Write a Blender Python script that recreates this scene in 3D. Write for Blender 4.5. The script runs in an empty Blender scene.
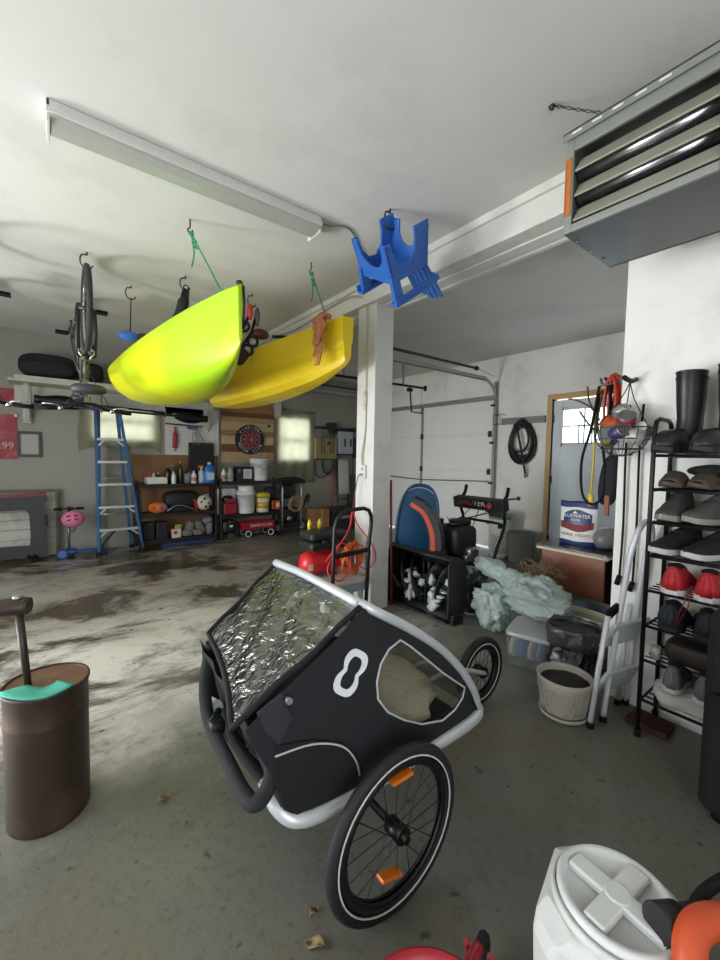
import bpy, bmesh, math, random
from mathutils import Matrix, Vector, Euler
random.seed(7)
PI = math.pi
R = math.radians
SC = bpy.context.scene
COL = SC.collection

# ------------------------------------------------------------------ camera, world, light, exposure
yaw, pit, rol = R(52.6), R(-3.2), R(1.05)
cy_, sy_ = math.cos(yaw), math.sin(yaw)
fw = Vector((cy_*math.cos(pit), sy_*math.cos(pit), math.sin(pit)))
rt = Vector((sy_, -cy_, 0)); up = rt.cross(fw)
rt2 = rt*math.cos(rol) + up*math.sin(rol); up2 = up*math.cos(rol) - rt*math.sin(rol)
cam = bpy.data.cameras.new('camera'); camo = bpy.data.objects.new('camera', cam); COL.objects.link(camo)
m = Matrix((rt2, up2, -fw)).transposed().to_4x4(); m.translation = (0, 0, 1.35)
camo.matrix_world = m
cam.sensor_fit = 'VERTICAL'; cam.sensor_height = 36; cam.lens = 408/960*36; cam.clip_start = 0.02
SC.camera = camo

w = bpy.data.worlds.new('daylight'); SC.world = w; w.use_nodes = True
bg = w.node_tree.nodes['Background']; bg.inputs[0].default_value = (0.86, 0.93, 1.0, 1); bg.inputs[1].default_value = 4.0

def area(name, loc, aim, sx, sy, power, col):
    l = bpy.data.lights.new(name, 'AREA'); l.shape = 'RECTANGLE'; l.size = sx; l.size_y = sy; l.energy = power; l.color = col
    o = bpy.data.objects.new(name, l); COL.objects.link(o); o.location = loc
    o.rotation_euler = Vector(aim).to_track_quat('-Z', 'Z').to_euler()
    return o
area('doorway_daylight', (-2.05, 2.7, 1.2), (1, 0.05, 0.03), 3.8, 2.1, 120, (0.95, 0.98, 1.0))
area('snow_bounce', (-3.7, 4.3, 0.1), (1, -0.1, 0.62), 0.9, 0.9, 200, (1.0, 0.99, 0.97))
area('window_daylight', (.875, 6.95, 1.79), (0, -1, 0), .83, .58, 9, (0.97, 0.99, 1.0))
area('window_daylight', (3.595, 6.95, 1.65), (0, -1, 0), .67, .82, 10, (0.97, 0.99, 1.0))
area('door_window_daylight', (5.44, 2.38, 1.78), (-1, 0.05, 0.12), .54, .42, 16, (0.95, 0.98, 1.0))
area('rear_fill_light', (-0.6, -1.15, 1.3), (0.4, 1, 0.1), 1.6, 1.8, 14, (0.97, 0.98, 1.0))  # added fill lamp behind the camera, stands for no known source

SC.view_settings.view_transform = 'Standard'; SC.view_settings.look = 'None'
SC.view_settings.exposure = -0.25; SC.view_settings.gamma = 1.0
SC.view_settings.use_curve_mapping = False
SC.cycles.max_bounces = 8; SC.cycles.transparent_max_bounces = 12; SC.cycles.caustics_reflective = False; SC.cycles.caustics_refractive = False

# ------------------------------------------------------------------ materials
def lin(h):
    h = h.lstrip('#'); c = [int(h[i:i+2], 16)/255 for i in (0, 2, 4)]
    return tuple(x/12.92 if x <= .04045 else ((x+.055)/1.055)**2.4 for x in c)
MATS = {}
def mt(hexc, rough=.6, metal=0., var=.12, sc=9., bump=0., name=None, spec=.5, dirt=None, dirt_amt=.0, dsc=3.):
    key = (hexc, rough, metal, var, sc, bump, spec, dirt, dirt_amt, dsc)
    if key in MATS: return MATS[key]
    M = bpy.data.materials.new(name or 'mat_'+hexc.strip('#')); M.use_nodes = True
    nt = M.node_tree; N = nt.nodes; L = nt.links; b = N['Principled BSDF']
    c = lin(hexc)
    tc = N.new('ShaderNodeTexCoord'); nz = N.new('ShaderNodeTexNoise'); nz.inputs['Scale'].default_value = sc; nz.inputs['Detail'].default_value = 4
    L.new(tc.outputs['Object'], nz.inputs['Vector'])
    mx = N.new('ShaderNodeMix'); mx.data_type = 'RGBA'
    mx.inputs[6].default_value = tuple(x*(1-var) for x in c)+(1,); mx.inputs[7].default_value = tuple(min(1, x*(1+var)) for x in c)+(1,)
    L.new(nz.outputs['Fac'], mx.inputs[0]); out = mx.outputs[2]
    if dirt:
        d = lin(dirt); n2 = N.new('ShaderNodeTexNoise'); n2.inputs['Scale'].default_value = dsc; n2.inputs['Detail'].default_value = 8; n2.inputs['Roughness'].default_value = .65
        L.new(tc.outputs['Object'], n2.inputs['Vector'])
        rp = N.new('ShaderNodeMapRange'); rp.inputs[1].default_value = .5; rp.inputs[2].default_value = .72; rp.inputs[3].default_value = 0; rp.inputs[4].default_value = dirt_amt
        L.new(n2.outputs['Fac'], rp.inputs[0])
        m2 = N.new('ShaderNodeMix'); m2.data_type = 'RGBA'; m2.inputs[7].default_value = d+(1,)
        L.new(rp.outputs[0], m2.inputs[0]); L.new(out, m2.inputs[6]); out = m2.outputs[2]
    L.new(out, b.inputs['Base Color'])
    b.inputs['Roughness'].default_value = rough; b.inputs['Metallic'].default_value = metal; b.inputs['Specular IOR Level'].default_value = spec
    if bump:
        bp = N.new('ShaderNodeBump'); bp.inputs['Strength'].default_value = bump; bp.inputs['Distance'].default_value = .01
        n3 = N.new('ShaderNodeTexNoise'); n3.inputs['Scale'].default_value = sc*4; n3.inputs['Detail'].default_value = 5
        L.new(tc.outputs['Object'], n3.inputs['Vector']); L.new(n3.outputs['Fac'], bp.inputs['Height']); L.new(bp.outputs[0], b.inputs['Normal'])
    MATS[key] = M
    return M
def clear(name, tint=(1, 1, 1), gloss=.25, rough=.05, bump=0., sc=20., milky=0., milk=(.8, .85, .83)):
    M = bpy.data.materials.new(name); M.use_nodes = True; nt = M.node_tree; N = nt.nodes; L = nt.links
    N.remove(N['Principled BSDF']); o = N['Material Output']
    tr = N.new('ShaderNodeBsdfTransparent'); tr.inputs[0].default_value = tint+(1,)
    gl = N.new('ShaderNodeBsdfGlossy'); gl.inputs['Roughness'].default_value = rough
    lw = N.new('ShaderNodeLayerWeight'); lw.inputs[0].default_value = .5
    mr = N.new('ShaderNodeMapRange'); mr.inputs[3].default_value = gloss*.35; mr.inputs[4].default_value = min(1, gloss*2.4)
    L.new(lw.outputs['Fresnel'], mr.inputs[0])
    mx = N.new('ShaderNodeMixShader'); L.new(mr.outputs[0], mx.inputs[0]); L.new(tr.outputs[0], mx.inputs[1]); L.new(gl.outputs[0], mx.inputs[2])
    last = mx.outputs[0]
    if bump:
        tc = N.new('ShaderNodeTexCoord'); n3 = N.new('ShaderNodeTexNoise'); n3.inputs['Scale'].default_value = sc; n3.inputs['Detail'].default_value = 3; n3.inputs['Distortion'].default_value = 1.5
        bp = N.new('ShaderNodeBump'); bp.inputs['Strength'].default_value = bump; bp.inputs['Distance'].default_value = .02
        L.new(tc.outputs['Object'], n3.inputs['Vector']); L.new(n3.outputs['Fac'], bp.inputs['Height'])
        L.new(bp.outputs[0], gl.inputs['Normal']); L.new(bp.outputs[0], lw.inputs['Normal'])
    if milky:
        df = N.new('ShaderNodeBsdfDiffuse'); df.inputs[0].default_value = milk+(1,)
        tl = N.new('ShaderNodeBsdfTranslucent'); tl.inputs[0].default_value = milk+(1,)
        a = N.new('ShaderNodeMixShader'); a.inputs[0].default_value = .4; L.new(df.outputs[0], a.inputs[1]); L.new(tl.outputs[0], a.inputs[2])
        b2 = N.new('ShaderNodeMixShader'); b2.inputs[0].default_value = milky; L.new(last, b2.inputs[1]); L.new(a.outputs[0], b2.inputs[2]); last = b2.outputs[0]
    L.new(last, o.inputs[0])
    return M
def cloth_mat(name, hexc, trans=.5, bump=.3, sc=14):
    M = bpy.data.materials.new(name); M.use_nodes = True; nt = M.node_tree; N = nt.nodes; L = nt.links
    N.remove(N['Principled BSDF']); o = N['Material Output']; c = lin(hexc)
    df = N.new('ShaderNodeBsdfDiffuse'); tl = N.new('ShaderNodeBsdfTranslucent')
    tc = N.new('ShaderNodeTexCoord'); nz = N.new('ShaderNodeTexNoise'); nz.inputs['Scale'].default_value = sc; nz.inputs['Detail'].default_value = 4
    L.new(tc.outputs['Object'], nz.inputs['Vector'])
    mx = N.new('ShaderNodeMix'); mx.data_type = 'RGBA'; mx.inputs[6].default_value = tuple(x*.85 for x in c)+(1,); mx.inputs[7].default_value = tuple(min(1, x*1.1) for x in c)+(1,)
    L.new(nz.outputs['Fac'], mx.inputs[0]); L.new(mx.outputs[2], df.inputs[0]); L.new(mx.outputs[2], tl.inputs[0])
    if bump:
        bp = N.new('ShaderNodeBump'); bp.inputs['Strength'].default_value = bump; bp.inputs['Distance'].default_value = .01
        L.new(nz.outputs['Fac'], bp.inputs['Height']); L.new(bp.outputs[0], df.inputs['Normal'])
    s = N.new('ShaderNodeMixShader'); s.inputs[0].default_value = trans; L.new(df.outputs[0], s.inputs[1]); L.new(tl.outputs[0], s.inputs[2]); L.new(s.outputs[0], o.inputs[0])
    return M

# ------------------------------------------------------------------ mesh builder
def V(*a): return Vector(a)
def catmull(pts, n=6, closed=False):
    P = [Vector(p) for p in pts]; out = []; k = len(P)
    rng = range(k) if closed else range(k-1)
    for i in rng:
        if closed: a, b, c, d = P[(i-1) % k], P[i], P[(i+1) % k], P[(i+2) % k]
        else: a, b, c, d = P[max(i-1, 0)], P[i], P[i+1], P[min(i+2, k-1)]
        for j in range(n):
            t = j/n
            out.append(.5*((2*b)+(c-a)*t+(2*a-5*b+4*c-d)*t*t+(3*b-a-3*c+d)*t**3))
    if not closed: out.append(P[-1])
    return out
class MB:
    def __init__(s): s.v = []; s.f = []; s.sm = []; s.X = Matrix()
    def _add(s, vs, fs, smooth):
        o = len(s.v); s.v += [s.X @ Vector(p) for p in vs]; s.f += [tuple(i+o for i in f) for f in fs]; s.sm += [smooth]*len(fs)
        return s
    def box(s, c, d, rot=None):
        c = Vector(c); hx, hy, hz = d[0]/2, d[1]/2, d[2]/2
        vs = [Vector((x*hx, y*hy, z*hz)) for z in (-1, 1) for x, y in ((-1, -1), (1, -1), (1, 1), (-1, 1))]
        if rot is not None:
            Rm = rot if isinstance(rot, Matrix) else Euler(rot).to_matrix()
            vs = [Rm @ v for v in vs]
        return s._add([v+c for v in vs], [(3, 2, 1, 0), (4, 5, 6, 7), (0, 1, 5, 4), (1, 2, 6, 5), (2, 3, 7, 6), (3, 0, 4, 7)], False)
    def b2(s, a, b): return s.box([(a[i]+b[i])/2 for i in range(3)], [abs(b[i]-a[i]) for i in range(3)])
    def bar(s, p0, p1, w, h, upv=(0, 0, 1)):
        p0, p1 = Vector(p0), Vector(p1); d = p1-p0; z = d.normalized(); u = Vector(upv)
        if abs(z.dot(u)) > .98: u = Vector((1, 0, 0))
        x = u.cross(z).normalized(); y = z.cross(x)
        return s.box((p0+p1)/2, (w, h, d.length), Matrix((x, y, z)).transposed())
    def tube(s, pts, r, n=8, sm=0, closed=False, flat=1.0):
        P = catmull(pts, sm, closed) if sm else [Vector(p) for p in pts]
        k = len(P)
        rs = [r]*k if not isinstance(r, (list, tuple)) else [r[min(len(r)-1, int(round(i/(k-1)*(len(r)-1))))] for i in range(k)]
        T = []
        for i in range(k):
            a = P[(i-1) % k] if closed or i > 0 else P[0]; b = P[(i+1) % k] if closed or i < k-1 else P[-1]
            T.append((b-a).normalized() if (b-a).length > 1e-9 else Vector((0, 0, 1)))
        u = Vector((0, 0, 1)) if abs(T[0].z) < .9 else Vector((1, 0, 0))
        x = u.cross(T[0]).normalized(); vs = []; fs = []
        for i in range(k):
            x = (x - T[i]*x.dot(T[i]));  x = x.normalized() if x.length > 1e-6 else Vector((1, 0, 0)); y = T[i].cross(x)
            for j in range(n):
                a = 2*PI*j/n; vs.append(P[i]+x*(math.cos(a)*rs[i]*flat)+y*(math.sin(a)*rs[i]))
        for i in range(k if closed else k-1):
            i2 = (i+1) % k
            for j in range(n): fs.append((i*n+j, i*n+(j+1) % n, i2*n+(j+1) % n, i2*n+j))
        s._add(vs, fs, True)
        if not closed:
            o = len(s.v)-len(vs)
            s.f += [tuple(o+j for j in reversed(range(n))), tuple(o+(k-1)*n+j for j in range(n))]; s.sm += [False, False]
        return s
    def cyl(s, p0, p1, r0, r1=None, n=16, caps=True):
        p0, p1 = Vector(p0), Vector(p1); r1 = r0 if r1 is None else r1; z = (p1-p0).normalized()
        u = Vector((0, 0, 1)) if abs(z.z) < .9 else Vector((1, 0, 0)); x = u.cross(z).normalized(); y = z.cross(x)
        vs = []
        for p, r in ((p0, r0), (p1, r1)):
            for j in range(n):
                a = 2*PI*j/n; vs.append(p+x*math.cos(a)*r+y*math.sin(a)*r)
        s._add(vs, [(j, (j+1) % n, n+(j+1) % n, n+j) for j in range(n)], True)
        if caps:
            o = len(s.v)-2*n; s.f += [tuple(o+j for j in reversed(range(n))), tuple(o+n+j for j in range(n))]; s.sm += [False, False]
        return s
    def lathe(s, prof, c=(0, 0, 0), n=24, M=None, sx=1., sy=1., caps=True):
        c = Vector(c); vs = []; fs = []; k = len(prof)
        for r, z in prof:
            for j in range(n):
                a = 2*PI*j/n; p = Vector((r*math.cos(a)*sx, r*math.sin(a)*sy, z))
                vs.append((M @ p if M else p)+c)
        for i in range(k-1):
            for j in range(n): fs.append((i*n+j, i*n+(j+1) % n, (i+1)*n+(j+1) % n, (i+1)*n+j))
        s._add(vs, fs, True)
        o = len(s.v)-len(vs)
        if caps and prof[0][0] > 1e-4: s.f.append(tuple(o+j for j in reversed(range(n)))); s.sm.append(False)
        if caps and prof[-1][0] > 1e-4: s.f.append(tuple(o+(k-1)*n+j for j in range(n))); s.sm.append(False)
        return s
    def prism(s, pts, vec):
        P = [Vector(p) for p in pts]; v = Vector(vec); k = len(P)
        return s._add(P+[p+v for p in P], [tuple(reversed(range(k))), tuple(range(k, 2*k))]+[(i, (i+1) % k, k+(i+1) % k, k+i) for i in range(k)], False)
    def ell(s, c, r, nu=16, nv=10, jit=0., M=None):
        c = Vector(c); vs = []; fs = []
        for i in range(nv+1):
            th = PI*i/nv
            for j in range(nu):
                a = 2*PI*j/nu; q = 1+(random.uniform(-jit, jit) if jit and 0 < i < nv else 0)
                p = Vector((r[0]*math.sin(th)*math.cos(a)*q, r[1]*math.sin(th)*math.sin(a)*q, r[2]*math.cos(th)*q))
                vs.append((M @ p if M else p)+c)
        for i in range(nv):
            for j in range(nu): fs.append((i*nu+j, (i+1)*nu+j, (i+1)*nu+(j+1) % nu, i*nu+(j+1) % nu))
        return s._add(vs, fs, True)
    def rbox(s, c, d, r=.3, n=20, M=None, e=4.):
        # superellipsoid: a box with soft rounded edges
        c = Vector(c); nv = n//2; vs = []; fs = []
        def sp(v, p): return math.copysign(abs(v)**p, v)
        for i in range(nv+1):
            th = PI*(i/nv)-PI/2
            for j in range(n):
                a = 2*PI*j/n-PI
                p = Vector((d[0]/2*sp(math.cos(th), 2/e)*sp(math.cos(a), 2/e), d[1]/2*sp(math.cos(th), 2/e)*sp(math.sin(a), 2/e), d[2]/2*sp(math.sin(th), 2/e)))
                vs.append((M @ p if M else p)+c)
        for i in range(nv):
            for j in range(n): fs.append((i*n+j, i*n+(j+1) % n, (i+1)*n+(j+1) % n, (i+1)*n+j))
        return s._add(vs, fs, True)
    def torus(s, c, ax, Rm, r, nu=32, nv=8, flat=1.):
        z = Vector(ax).normalized(); u = Vector((0, 0, 1)) if abs(z.z) < .9 else Vector((1, 0, 0)); x = u.cross(z).normalized(); y = z.cross(x); c = Vector(c)
        vs = []; fs = []
        for i in range(nu):
            a = 2*PI*i/nu; e = x*math.cos(a)+y*math.sin(a)
            for j in range(nv):
                b = 2*PI*j/nv; vs.append(c+e*(Rm+r*math.cos(b))+z*(r*flat*math.sin(b)))
        for i in range(nu):
            for j in range(nv): fs.append((i*nv+j, ((i+1) % nu)*nv+j, ((i+1) % nu)*nv+(j+1) % nv, i*nv+(j+1) % nv))
        return s._add(vs, fs, True)
    def grid(s, fn, nu, nv, smooth=True):
        vs = [fn(i/nu, j/nv) for j in range(nv+1) for i in range(nu+1)]
        return s._add(vs, [(j*(nu+1)+i, j*(nu+1)+i+1, (j+1)*(nu+1)+i+1, (j+1)*(nu+1)+i) for j in range(nv) for i in range(nu)], smooth)
    def loft(s, rings, closed=True, caps=True, smooth=True):
        n = len(rings[0]); vs = [p for r in rings for p in r]; fs = []
        for i in range(len(rings)-1):
            for j in range(n if closed else n-1): fs.append((i*n+j, i*n+(j+1) % n, (i+1)*n+(j+1) % n, (i+1)*n+j))
        s._add(vs, fs, smooth)
        if caps and closed:
            o = len(s.v)-len(vs); s.f += [tuple(o+j for j in reversed(range(n))), tuple(o+(len(rings)-1)*n+j for j in range(n))]; s.sm += [False]*2
        return s
    def fill(s, outer, holes, y, thick=0):
        # polygon with holes in a plane: outer/holes are (x,z) lists, placed by fn y(x,z)
        bm = bmesh.new(); E = []
        for loop in [outer]+holes:
            vv = [bm.verts.new((p[0], 0, p[1])) for p in loop]
            E += [bm.edges.new((vv[i], vv[(i+1) % len(vv)])) for i in range(len(vv))]
        bmesh.ops.triangle_fill(bm, use_beauty=True, edges=E)
        bm.verts.index_update()
        vs = [Vector((v.co.x, y(v.co.x, v.co.z), v.co.z)) for v in bm.verts]; fs = [tuple(v.index for v in f.verts) for f in bm.faces]
        bm.free(); return s._add(vs, fs, False)
    def wob(s, amp, sc=6., seed=0):
        from mathutils import noise
        s.v = [p+Vector(noise.noise_vector(p*sc+Vector((seed, seed*2, 0))))*amp for p in s.v]; return s
    def ridge(s, amp, sc=6., seed=0, an=(1, 1, 1)):
        # sharp creases along a noise field's zero lines, as in crumpled film
        from mathutils import noise
        c = sum(s.v, Vector())/len(s.v); out = []
        for p0 in s.v:
            p = Vector((p0.x*an[0], p0.y*an[1], p0.z*an[2]))
            n = abs(noise.noise(p*sc+Vector((seed, 0, 0))))+.6*abs(noise.noise(p*sc*2.1+Vector((0, seed, 3))))+.3*abs(noise.noise(p*sc*4.3+Vector((3, 0, seed))))
            out.append(p0-(p0-c).normalized()*amp*(n*2-.6))
        s.v = out; return s
    def mesh(s, name, mat, off=None):
        me = bpy.data.meshes.new(name)
        me.from_pydata([tuple(p-off) if off else tuple(p) for p in s.v], [], s.f)
        me.polygons.foreach_set('use_smooth', s.sm)
        bm = bmesh.new(); bm.from_mesh(me); bmesh.ops.recalc_face_normals(bm, faces=bm.faces); bm.to_mesh(me); bm.free()
        if mat: me.materials.append(mat)
        me.update(); return me
    def build(s, name, mat, parent=None, bevel=0, label=None, solid=0, sub=0, seg=2):
        off = None
        if parent is not None and WORLD.get(parent.name) is not None: off = WORLD[parent.name]
        o = bpy.data.objects.new(name, s.mesh(name, mat, off)); COL.objects.link(o)
        if parent is not None:
            o.parent = parent
            if off is not None: WORLD[o.name] = off
        if label: o['label'] = label
        if solid:
            q = o.modifiers.new('solid', 'SOLIDIFY'); q.thickness = solid; q.offset = 0
        if bevel:
            q = o.modifiers.new('bevel', 'BEVEL'); q.width = bevel; q.segments = seg; q.limit_method = 'ANGLE'; q.angle_limit = R(40)
        if sub:
            q = o.modifiers.new('sub', 'SUBSURF'); q.levels = sub; q.render_levels = sub
        return o
WORLD = {}
def tag(o, label, cat, group=None):
    o['label'] = label; o['category'] = cat
    if group: o['group'] = group
    return o
def thing(name, label, cat, loc=(0, 0, 0), rz=0., group=None, world=False):
    o = bpy.data.objects.new(name, None); COL.objects.link(o); o.location = loc; o.rotation_euler = (0, 0, rz); o.empty_display_size = .05
    tag(o, label, cat, group)
    if world: WORLD[o.name] = Vector(loc)
    return o
def solo(name, mb, mat, label, cat, group=None, **k):
    xs = [p.x for p in mb.v]; ys = [p.y for p in mb.v]; z = min(p.z for p in mb.v)
    off = Vector(((min(xs)+max(xs))/2, (min(ys)+max(ys))/2, z))
    mb.v = [p-off for p in mb.v]
    o = mb.build(name, mat, None, **k); o.location = off
    return tag(o, label, cat, group)
def struct(name, mb, mat, parent=None, **k):
    o = mb.build(name, mat, parent, **k)
    if parent is None: o['kind'] = 'structure'
    return o
def copy_tree(o, parent=None):
    c = o.copy(); COL.objects.link(c)
    if parent is not None: c.parent = parent; c.matrix_parent_inverse = o.matrix_parent_inverse
    for ch in list(o.children): copy_tree(ch, c)
    return c
def text(name, body, mat, parent, loc, size, right, upv, depth=.001, align='CENTER'):
    cu = bpy.data.curves.new('t', 'FONT'); cu.body = body; cu.size = size; cu.extrude = depth; cu.align_x = align; cu.align_y = 'CENTER'
    to = bpy.data.objects.new('t', cu); COL.objects.link(to)
    dg = bpy.context.evaluated_depsgraph_get(); dg.update()
    me = bpy.data.meshes.new_from_object(to.evaluated_get(dg)); bpy.data.objects.remove(to)
    me.name = name; me.materials.clear(); me.materials.append(mat)
    x = Vector(right).normalized(); y = Vector(upv); y = (y-x*y.dot(x)).normalized(); z = x.cross(y)
    off = WORLD.get(parent.name, Vector((0, 0, 0)))
    T = Matrix((x, y, z)).transposed().to_4x4(); T.translation = Vector(loc)-off
    me.transform(T)
    o = bpy.data.objects.new(name, me); COL.objects.link(o); o.parent = parent
    if parent.name in WORLD: WORLD[o.name] = off
    return o

BLACK = mt('#101112', .45, var=.2, spec=.35); BLACKR = mt('#0e0e10', .75, var=.2, spec=.25); BLACKM = mt('#151617', .35, .6, var=.15)
STEEL = mt('#9a9c9c', .35, .9); GALV = mt('#a3a6a6', .45, .45, var=.15); DKST = mt('#4a4a49', .4, .8)
WHITE = mt('#d9d8d2', .55, var=.05); WPL = mt('#d6d7d3', .4, var=.06)
RED = mt('#a8242a', .45); BLUE = mt('#2a5f9a', .45)
CHROME = mt('#b9bbbc', .18, 1., var=.05)
# ------------------------------------------------------------------ setting
def floor_mat():
    M = bpy.data.materials.new('stained_concrete'); M.use_nodes = True; nt = M.node_tree; N = nt.nodes; L = nt.links; b = N['Principled BSDF']
    tc = N.new('ShaderNodeTexCoord'); sx = N.new('ShaderNodeSeparateXYZ'); L.new(tc.outputs['Object'], sx.inputs[0])
    def noise(scale, vec=None, det=6, rough=.6, dist=0):
        n = N.new('ShaderNodeTexNoise'); n.inputs['Scale'].default_value = scale; n.inputs['Detail'].default_value = det; n.inputs['Roughness'].default_value = rough; n.inputs['Distortion'].default_value = dist
        L.new(vec or tc.outputs['Object'], n.inputs['Vector']); return n.outputs['Fac']
    def rng(x, a, b_, c=0., d=1., smooth=True):
        r = N.new('ShaderNodeMapRange'); r.interpolation_type = 'SMOOTHSTEP' if smooth else 'LINEAR'
        for i, v in zip((1, 2, 3, 4), (a, b_, c, d)): r.inputs[i].default_value = v
        L.new(x, r.inputs[0]); return r.outputs[0]
    def mth(op, a, b_):
        q = N.new('ShaderNodeMath'); q.operation = op
        for i, v in ((0, a), (1, b_)):
            if isinstance(v, (int, float)): q.inputs[i].default_value = v
            else: L.new(v, q.inputs[i])
        q.use_clamp = op == 'MULTIPLY'; return q.outputs[0]
    def mix(f, a, b_):
        q = N.new('ShaderNodeMix'); q.data_type = 'RGBA'; L.new(f, q.inputs[0])
        for i, v in ((6, a), (7, b_)):
            if isinstance(v, str): q.inputs[i].default_value = lin(v)+(1,)
            else: L.new(v, q.inputs[i])
        return q.outputs[2]
    mp = N.new('ShaderNodeMapping'); mp.inputs['Scale'].default_value = (.62, 1.0, 1); L.new(tc.outputs['Object'], mp.inputs[0])
    c = mix(noise(3.2, det=8), '#5f5f58', '#75746a')
    c = mix(rng(noise(1.3, det=7, rough=.65), .45, .62, 0, .6), c, '#6d6450')
    c = mix(rng(noise(26., det=9, rough=.75), .5, .68, 0, .55), c, '#4f4d43')
    # the parking bay nearer the doorway carries road salt and wet tyre streaks
    bay = mth('MULTIPLY', rng(mth('ADD', sx.outputs[1], mth('MULTIPLY', noise(1.4), 1.6)), 2.3, 3.6), rng(mth('ADD', sx.outputs[0], mth('MULTIPLY', noise(1.9), 1.0)), 4.2, 1.9))
    c = mix(mth('MULTIPLY', bay, rng(noise(2.6, mp.outputs[0], 10, .75, .4), .31, .56)), c, '#d6d0c5')
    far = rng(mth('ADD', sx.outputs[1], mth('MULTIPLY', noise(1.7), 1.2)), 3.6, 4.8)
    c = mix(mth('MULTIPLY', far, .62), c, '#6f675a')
    st = mth('MULTIPLY', bay, rng(mth('ADD', noise(1.1, mp.outputs[0], 10, .66, .5), mth('MULTIPLY', far, .035)), .50, .59))
    c = mix(st, c, '#4a4033')
    grit = mth('MULTIPLY', bay, rng(noise(9., det=10, rough=.75), .6, .7, 0, .8)); c = mix(grit, c, '#d8d5cc')
    spots = rng(noise(14., det=4, rough=.5), .655, .72, 0, .75); c = mix(spots, c, '#3d3b35')
    L.new(c, b.inputs['Base Color'])
    ro = mix(st, '#8a8a8a', '#4c4c4c'); L.new(ro, b.inputs['Roughness']); b.inputs['Specular IOR Level'].default_value = .4
    bp = N.new('ShaderNodeBump'); bp.inputs['Strength'].default_value = .25; bp.inputs['Distance'].default_value = .01; L.new(noise(30., det=8, rough=.7), bp.inputs['Height']); L.new(bp.outputs[0], b.inputs['Normal'])
    return M
PAINT = mt('#efede7', .7, var=.05, sc=2.5, bump=.06, dirt='#8f8b80', dirt_amt=.25, dsc=2.2)
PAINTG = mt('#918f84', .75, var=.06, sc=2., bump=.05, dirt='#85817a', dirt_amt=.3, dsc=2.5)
CEILM = mt('#d2d0ca', .8, var=.05, sc=1.6, bump=.07, dirt='#a9a69e', dirt_amt=.3, dsc=1.7)
TRIMW = mt('#dcdad2', .5, var=.05, sc=4, dirt='#9a968c', dirt_amt=.3, dsc=6)

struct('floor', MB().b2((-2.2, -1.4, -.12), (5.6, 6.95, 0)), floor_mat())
struct('snow_ground', MB().b2((-9, -4, -.2), (-2.2, 12, -.03)), mt('#eef1f4', .8, var=.04))
struct('ceiling', MB().b2((-2.2, -1.4, 2.85), (5.6, 6.95, 2.97)), CEILM)
H = 2.85
wl = MB(); wl.b2((-2.2, -1.4, 0), (-2.05, .7, H)).b2((-2.2, 4.7, 0), (-2.05, 6.85, H)).b2((-2.2, .7, 2.3), (-2.05, 4.7, H)); struct('wall_left', wl, PAINT)
wb = MB(); W1 = (.46, 1.29, 1.50, 2.08); W2 = (3.26, 3.93, 1.24, 2.06)
for a, b_, z0, z1 in ((-2.05, W1[0], 0, H), (W1[0], W1[1], 0, W1[2]), (W1[0], W1[1], W1[3], H), (W1[1], W2[0], 0, H), (W2[0], W2[1], 0, W2[2]), (W2[0], W2[1], W2[3], H), (W2[1], 5.45, 0, H)):
    wb.b2((a, 6.7, z0), (b_, 6.85, z1))
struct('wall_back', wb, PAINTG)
wr = MB()
for y0, y1, z0, z1 in ((.8, 1.87, 0, H), (1.87, 2.78, 2.16, H), (2.78, 3.66, 0, H), (3.66, 6.2, 2.3, H), (6.2, 6.7, 0, H)):
    wr.b2((5.3, y0, z0), (5.45, y1, z1))
struct('wall_right', wr, PAINT)
struct('wall_front', MB().b2((2.56, -1.4, 0), (2.72, .95, H)), PAINT)
struct('wall_alcove', MB().b2((2.72, .8, 0), (5.3, .95, H)), PAINT)
wn = MB(); wn.b2((-2.05, -1.4, 0), (-1.5, -1.25, H)).b2((.3, -1.4, 0), (2.56, -1.25, H)).b2((-1.5, -1.4, 2.2), (.3, -1.25, H)); struct('wall_near', wn, PAINT)
struct('ceiling_beam', MB().b2((2.18, .95, 2.655), (2.42, 6.7, H)), TRIMW, bevel=.004)
tr = MB(); tr.b2((2.155, .95, 2.80), (2.18, 6.7, H)); struct('trim_1', tr, TRIMW, bevel=.003)
tr = MB(); tr.b2((2.42, .95, 2.64), (2.455, 6.7, 2.70)).b2((2.30, .95, 2.643), (2.40, 6.7, 2.655)); struct('trim_2', tr, TRIMW, bevel=.003)
post = MB(); post.b2((2.22, 2.72, 0), (2.42, 2.97, 2.655)); struct('support_pillar', post, mt('#d4d3cd', .5, var=.05, sc=3, dirt='#9a978e', dirt_amt=.3, dsc=5), bevel=.006)
# windows
def window(name, W, muntin_z):
    x0, x1, z0, z1 = W; f = MB(); t = .045
    f.b2((x0, 6.72, z0), (x0+t, 6.8, z1)).b2((x1-t, 6.72, z0), (x1, 6.8, z1)).b2((x0, 6.72, z0), (x1, 6.8, z0+t)).b2((x0, 6.72, z1-t), (x1, 6.8, z1)).b2((x0, 6.73, muntin_z-.02), (x1, 6.79, muntin_z+.02))
    o = struct(name, f, WHITE, bevel=.003)
    MB().b2((x0+.02, 6.755, z0+.02), (x1-.02, 6.76, z1-.02)).build('window_glass', clear('glass_'+name, (.95, .97, .97), .12), o)
    return o
window('window_1', W1, 1.80); window('window_2', W2, 1.63)
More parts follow.
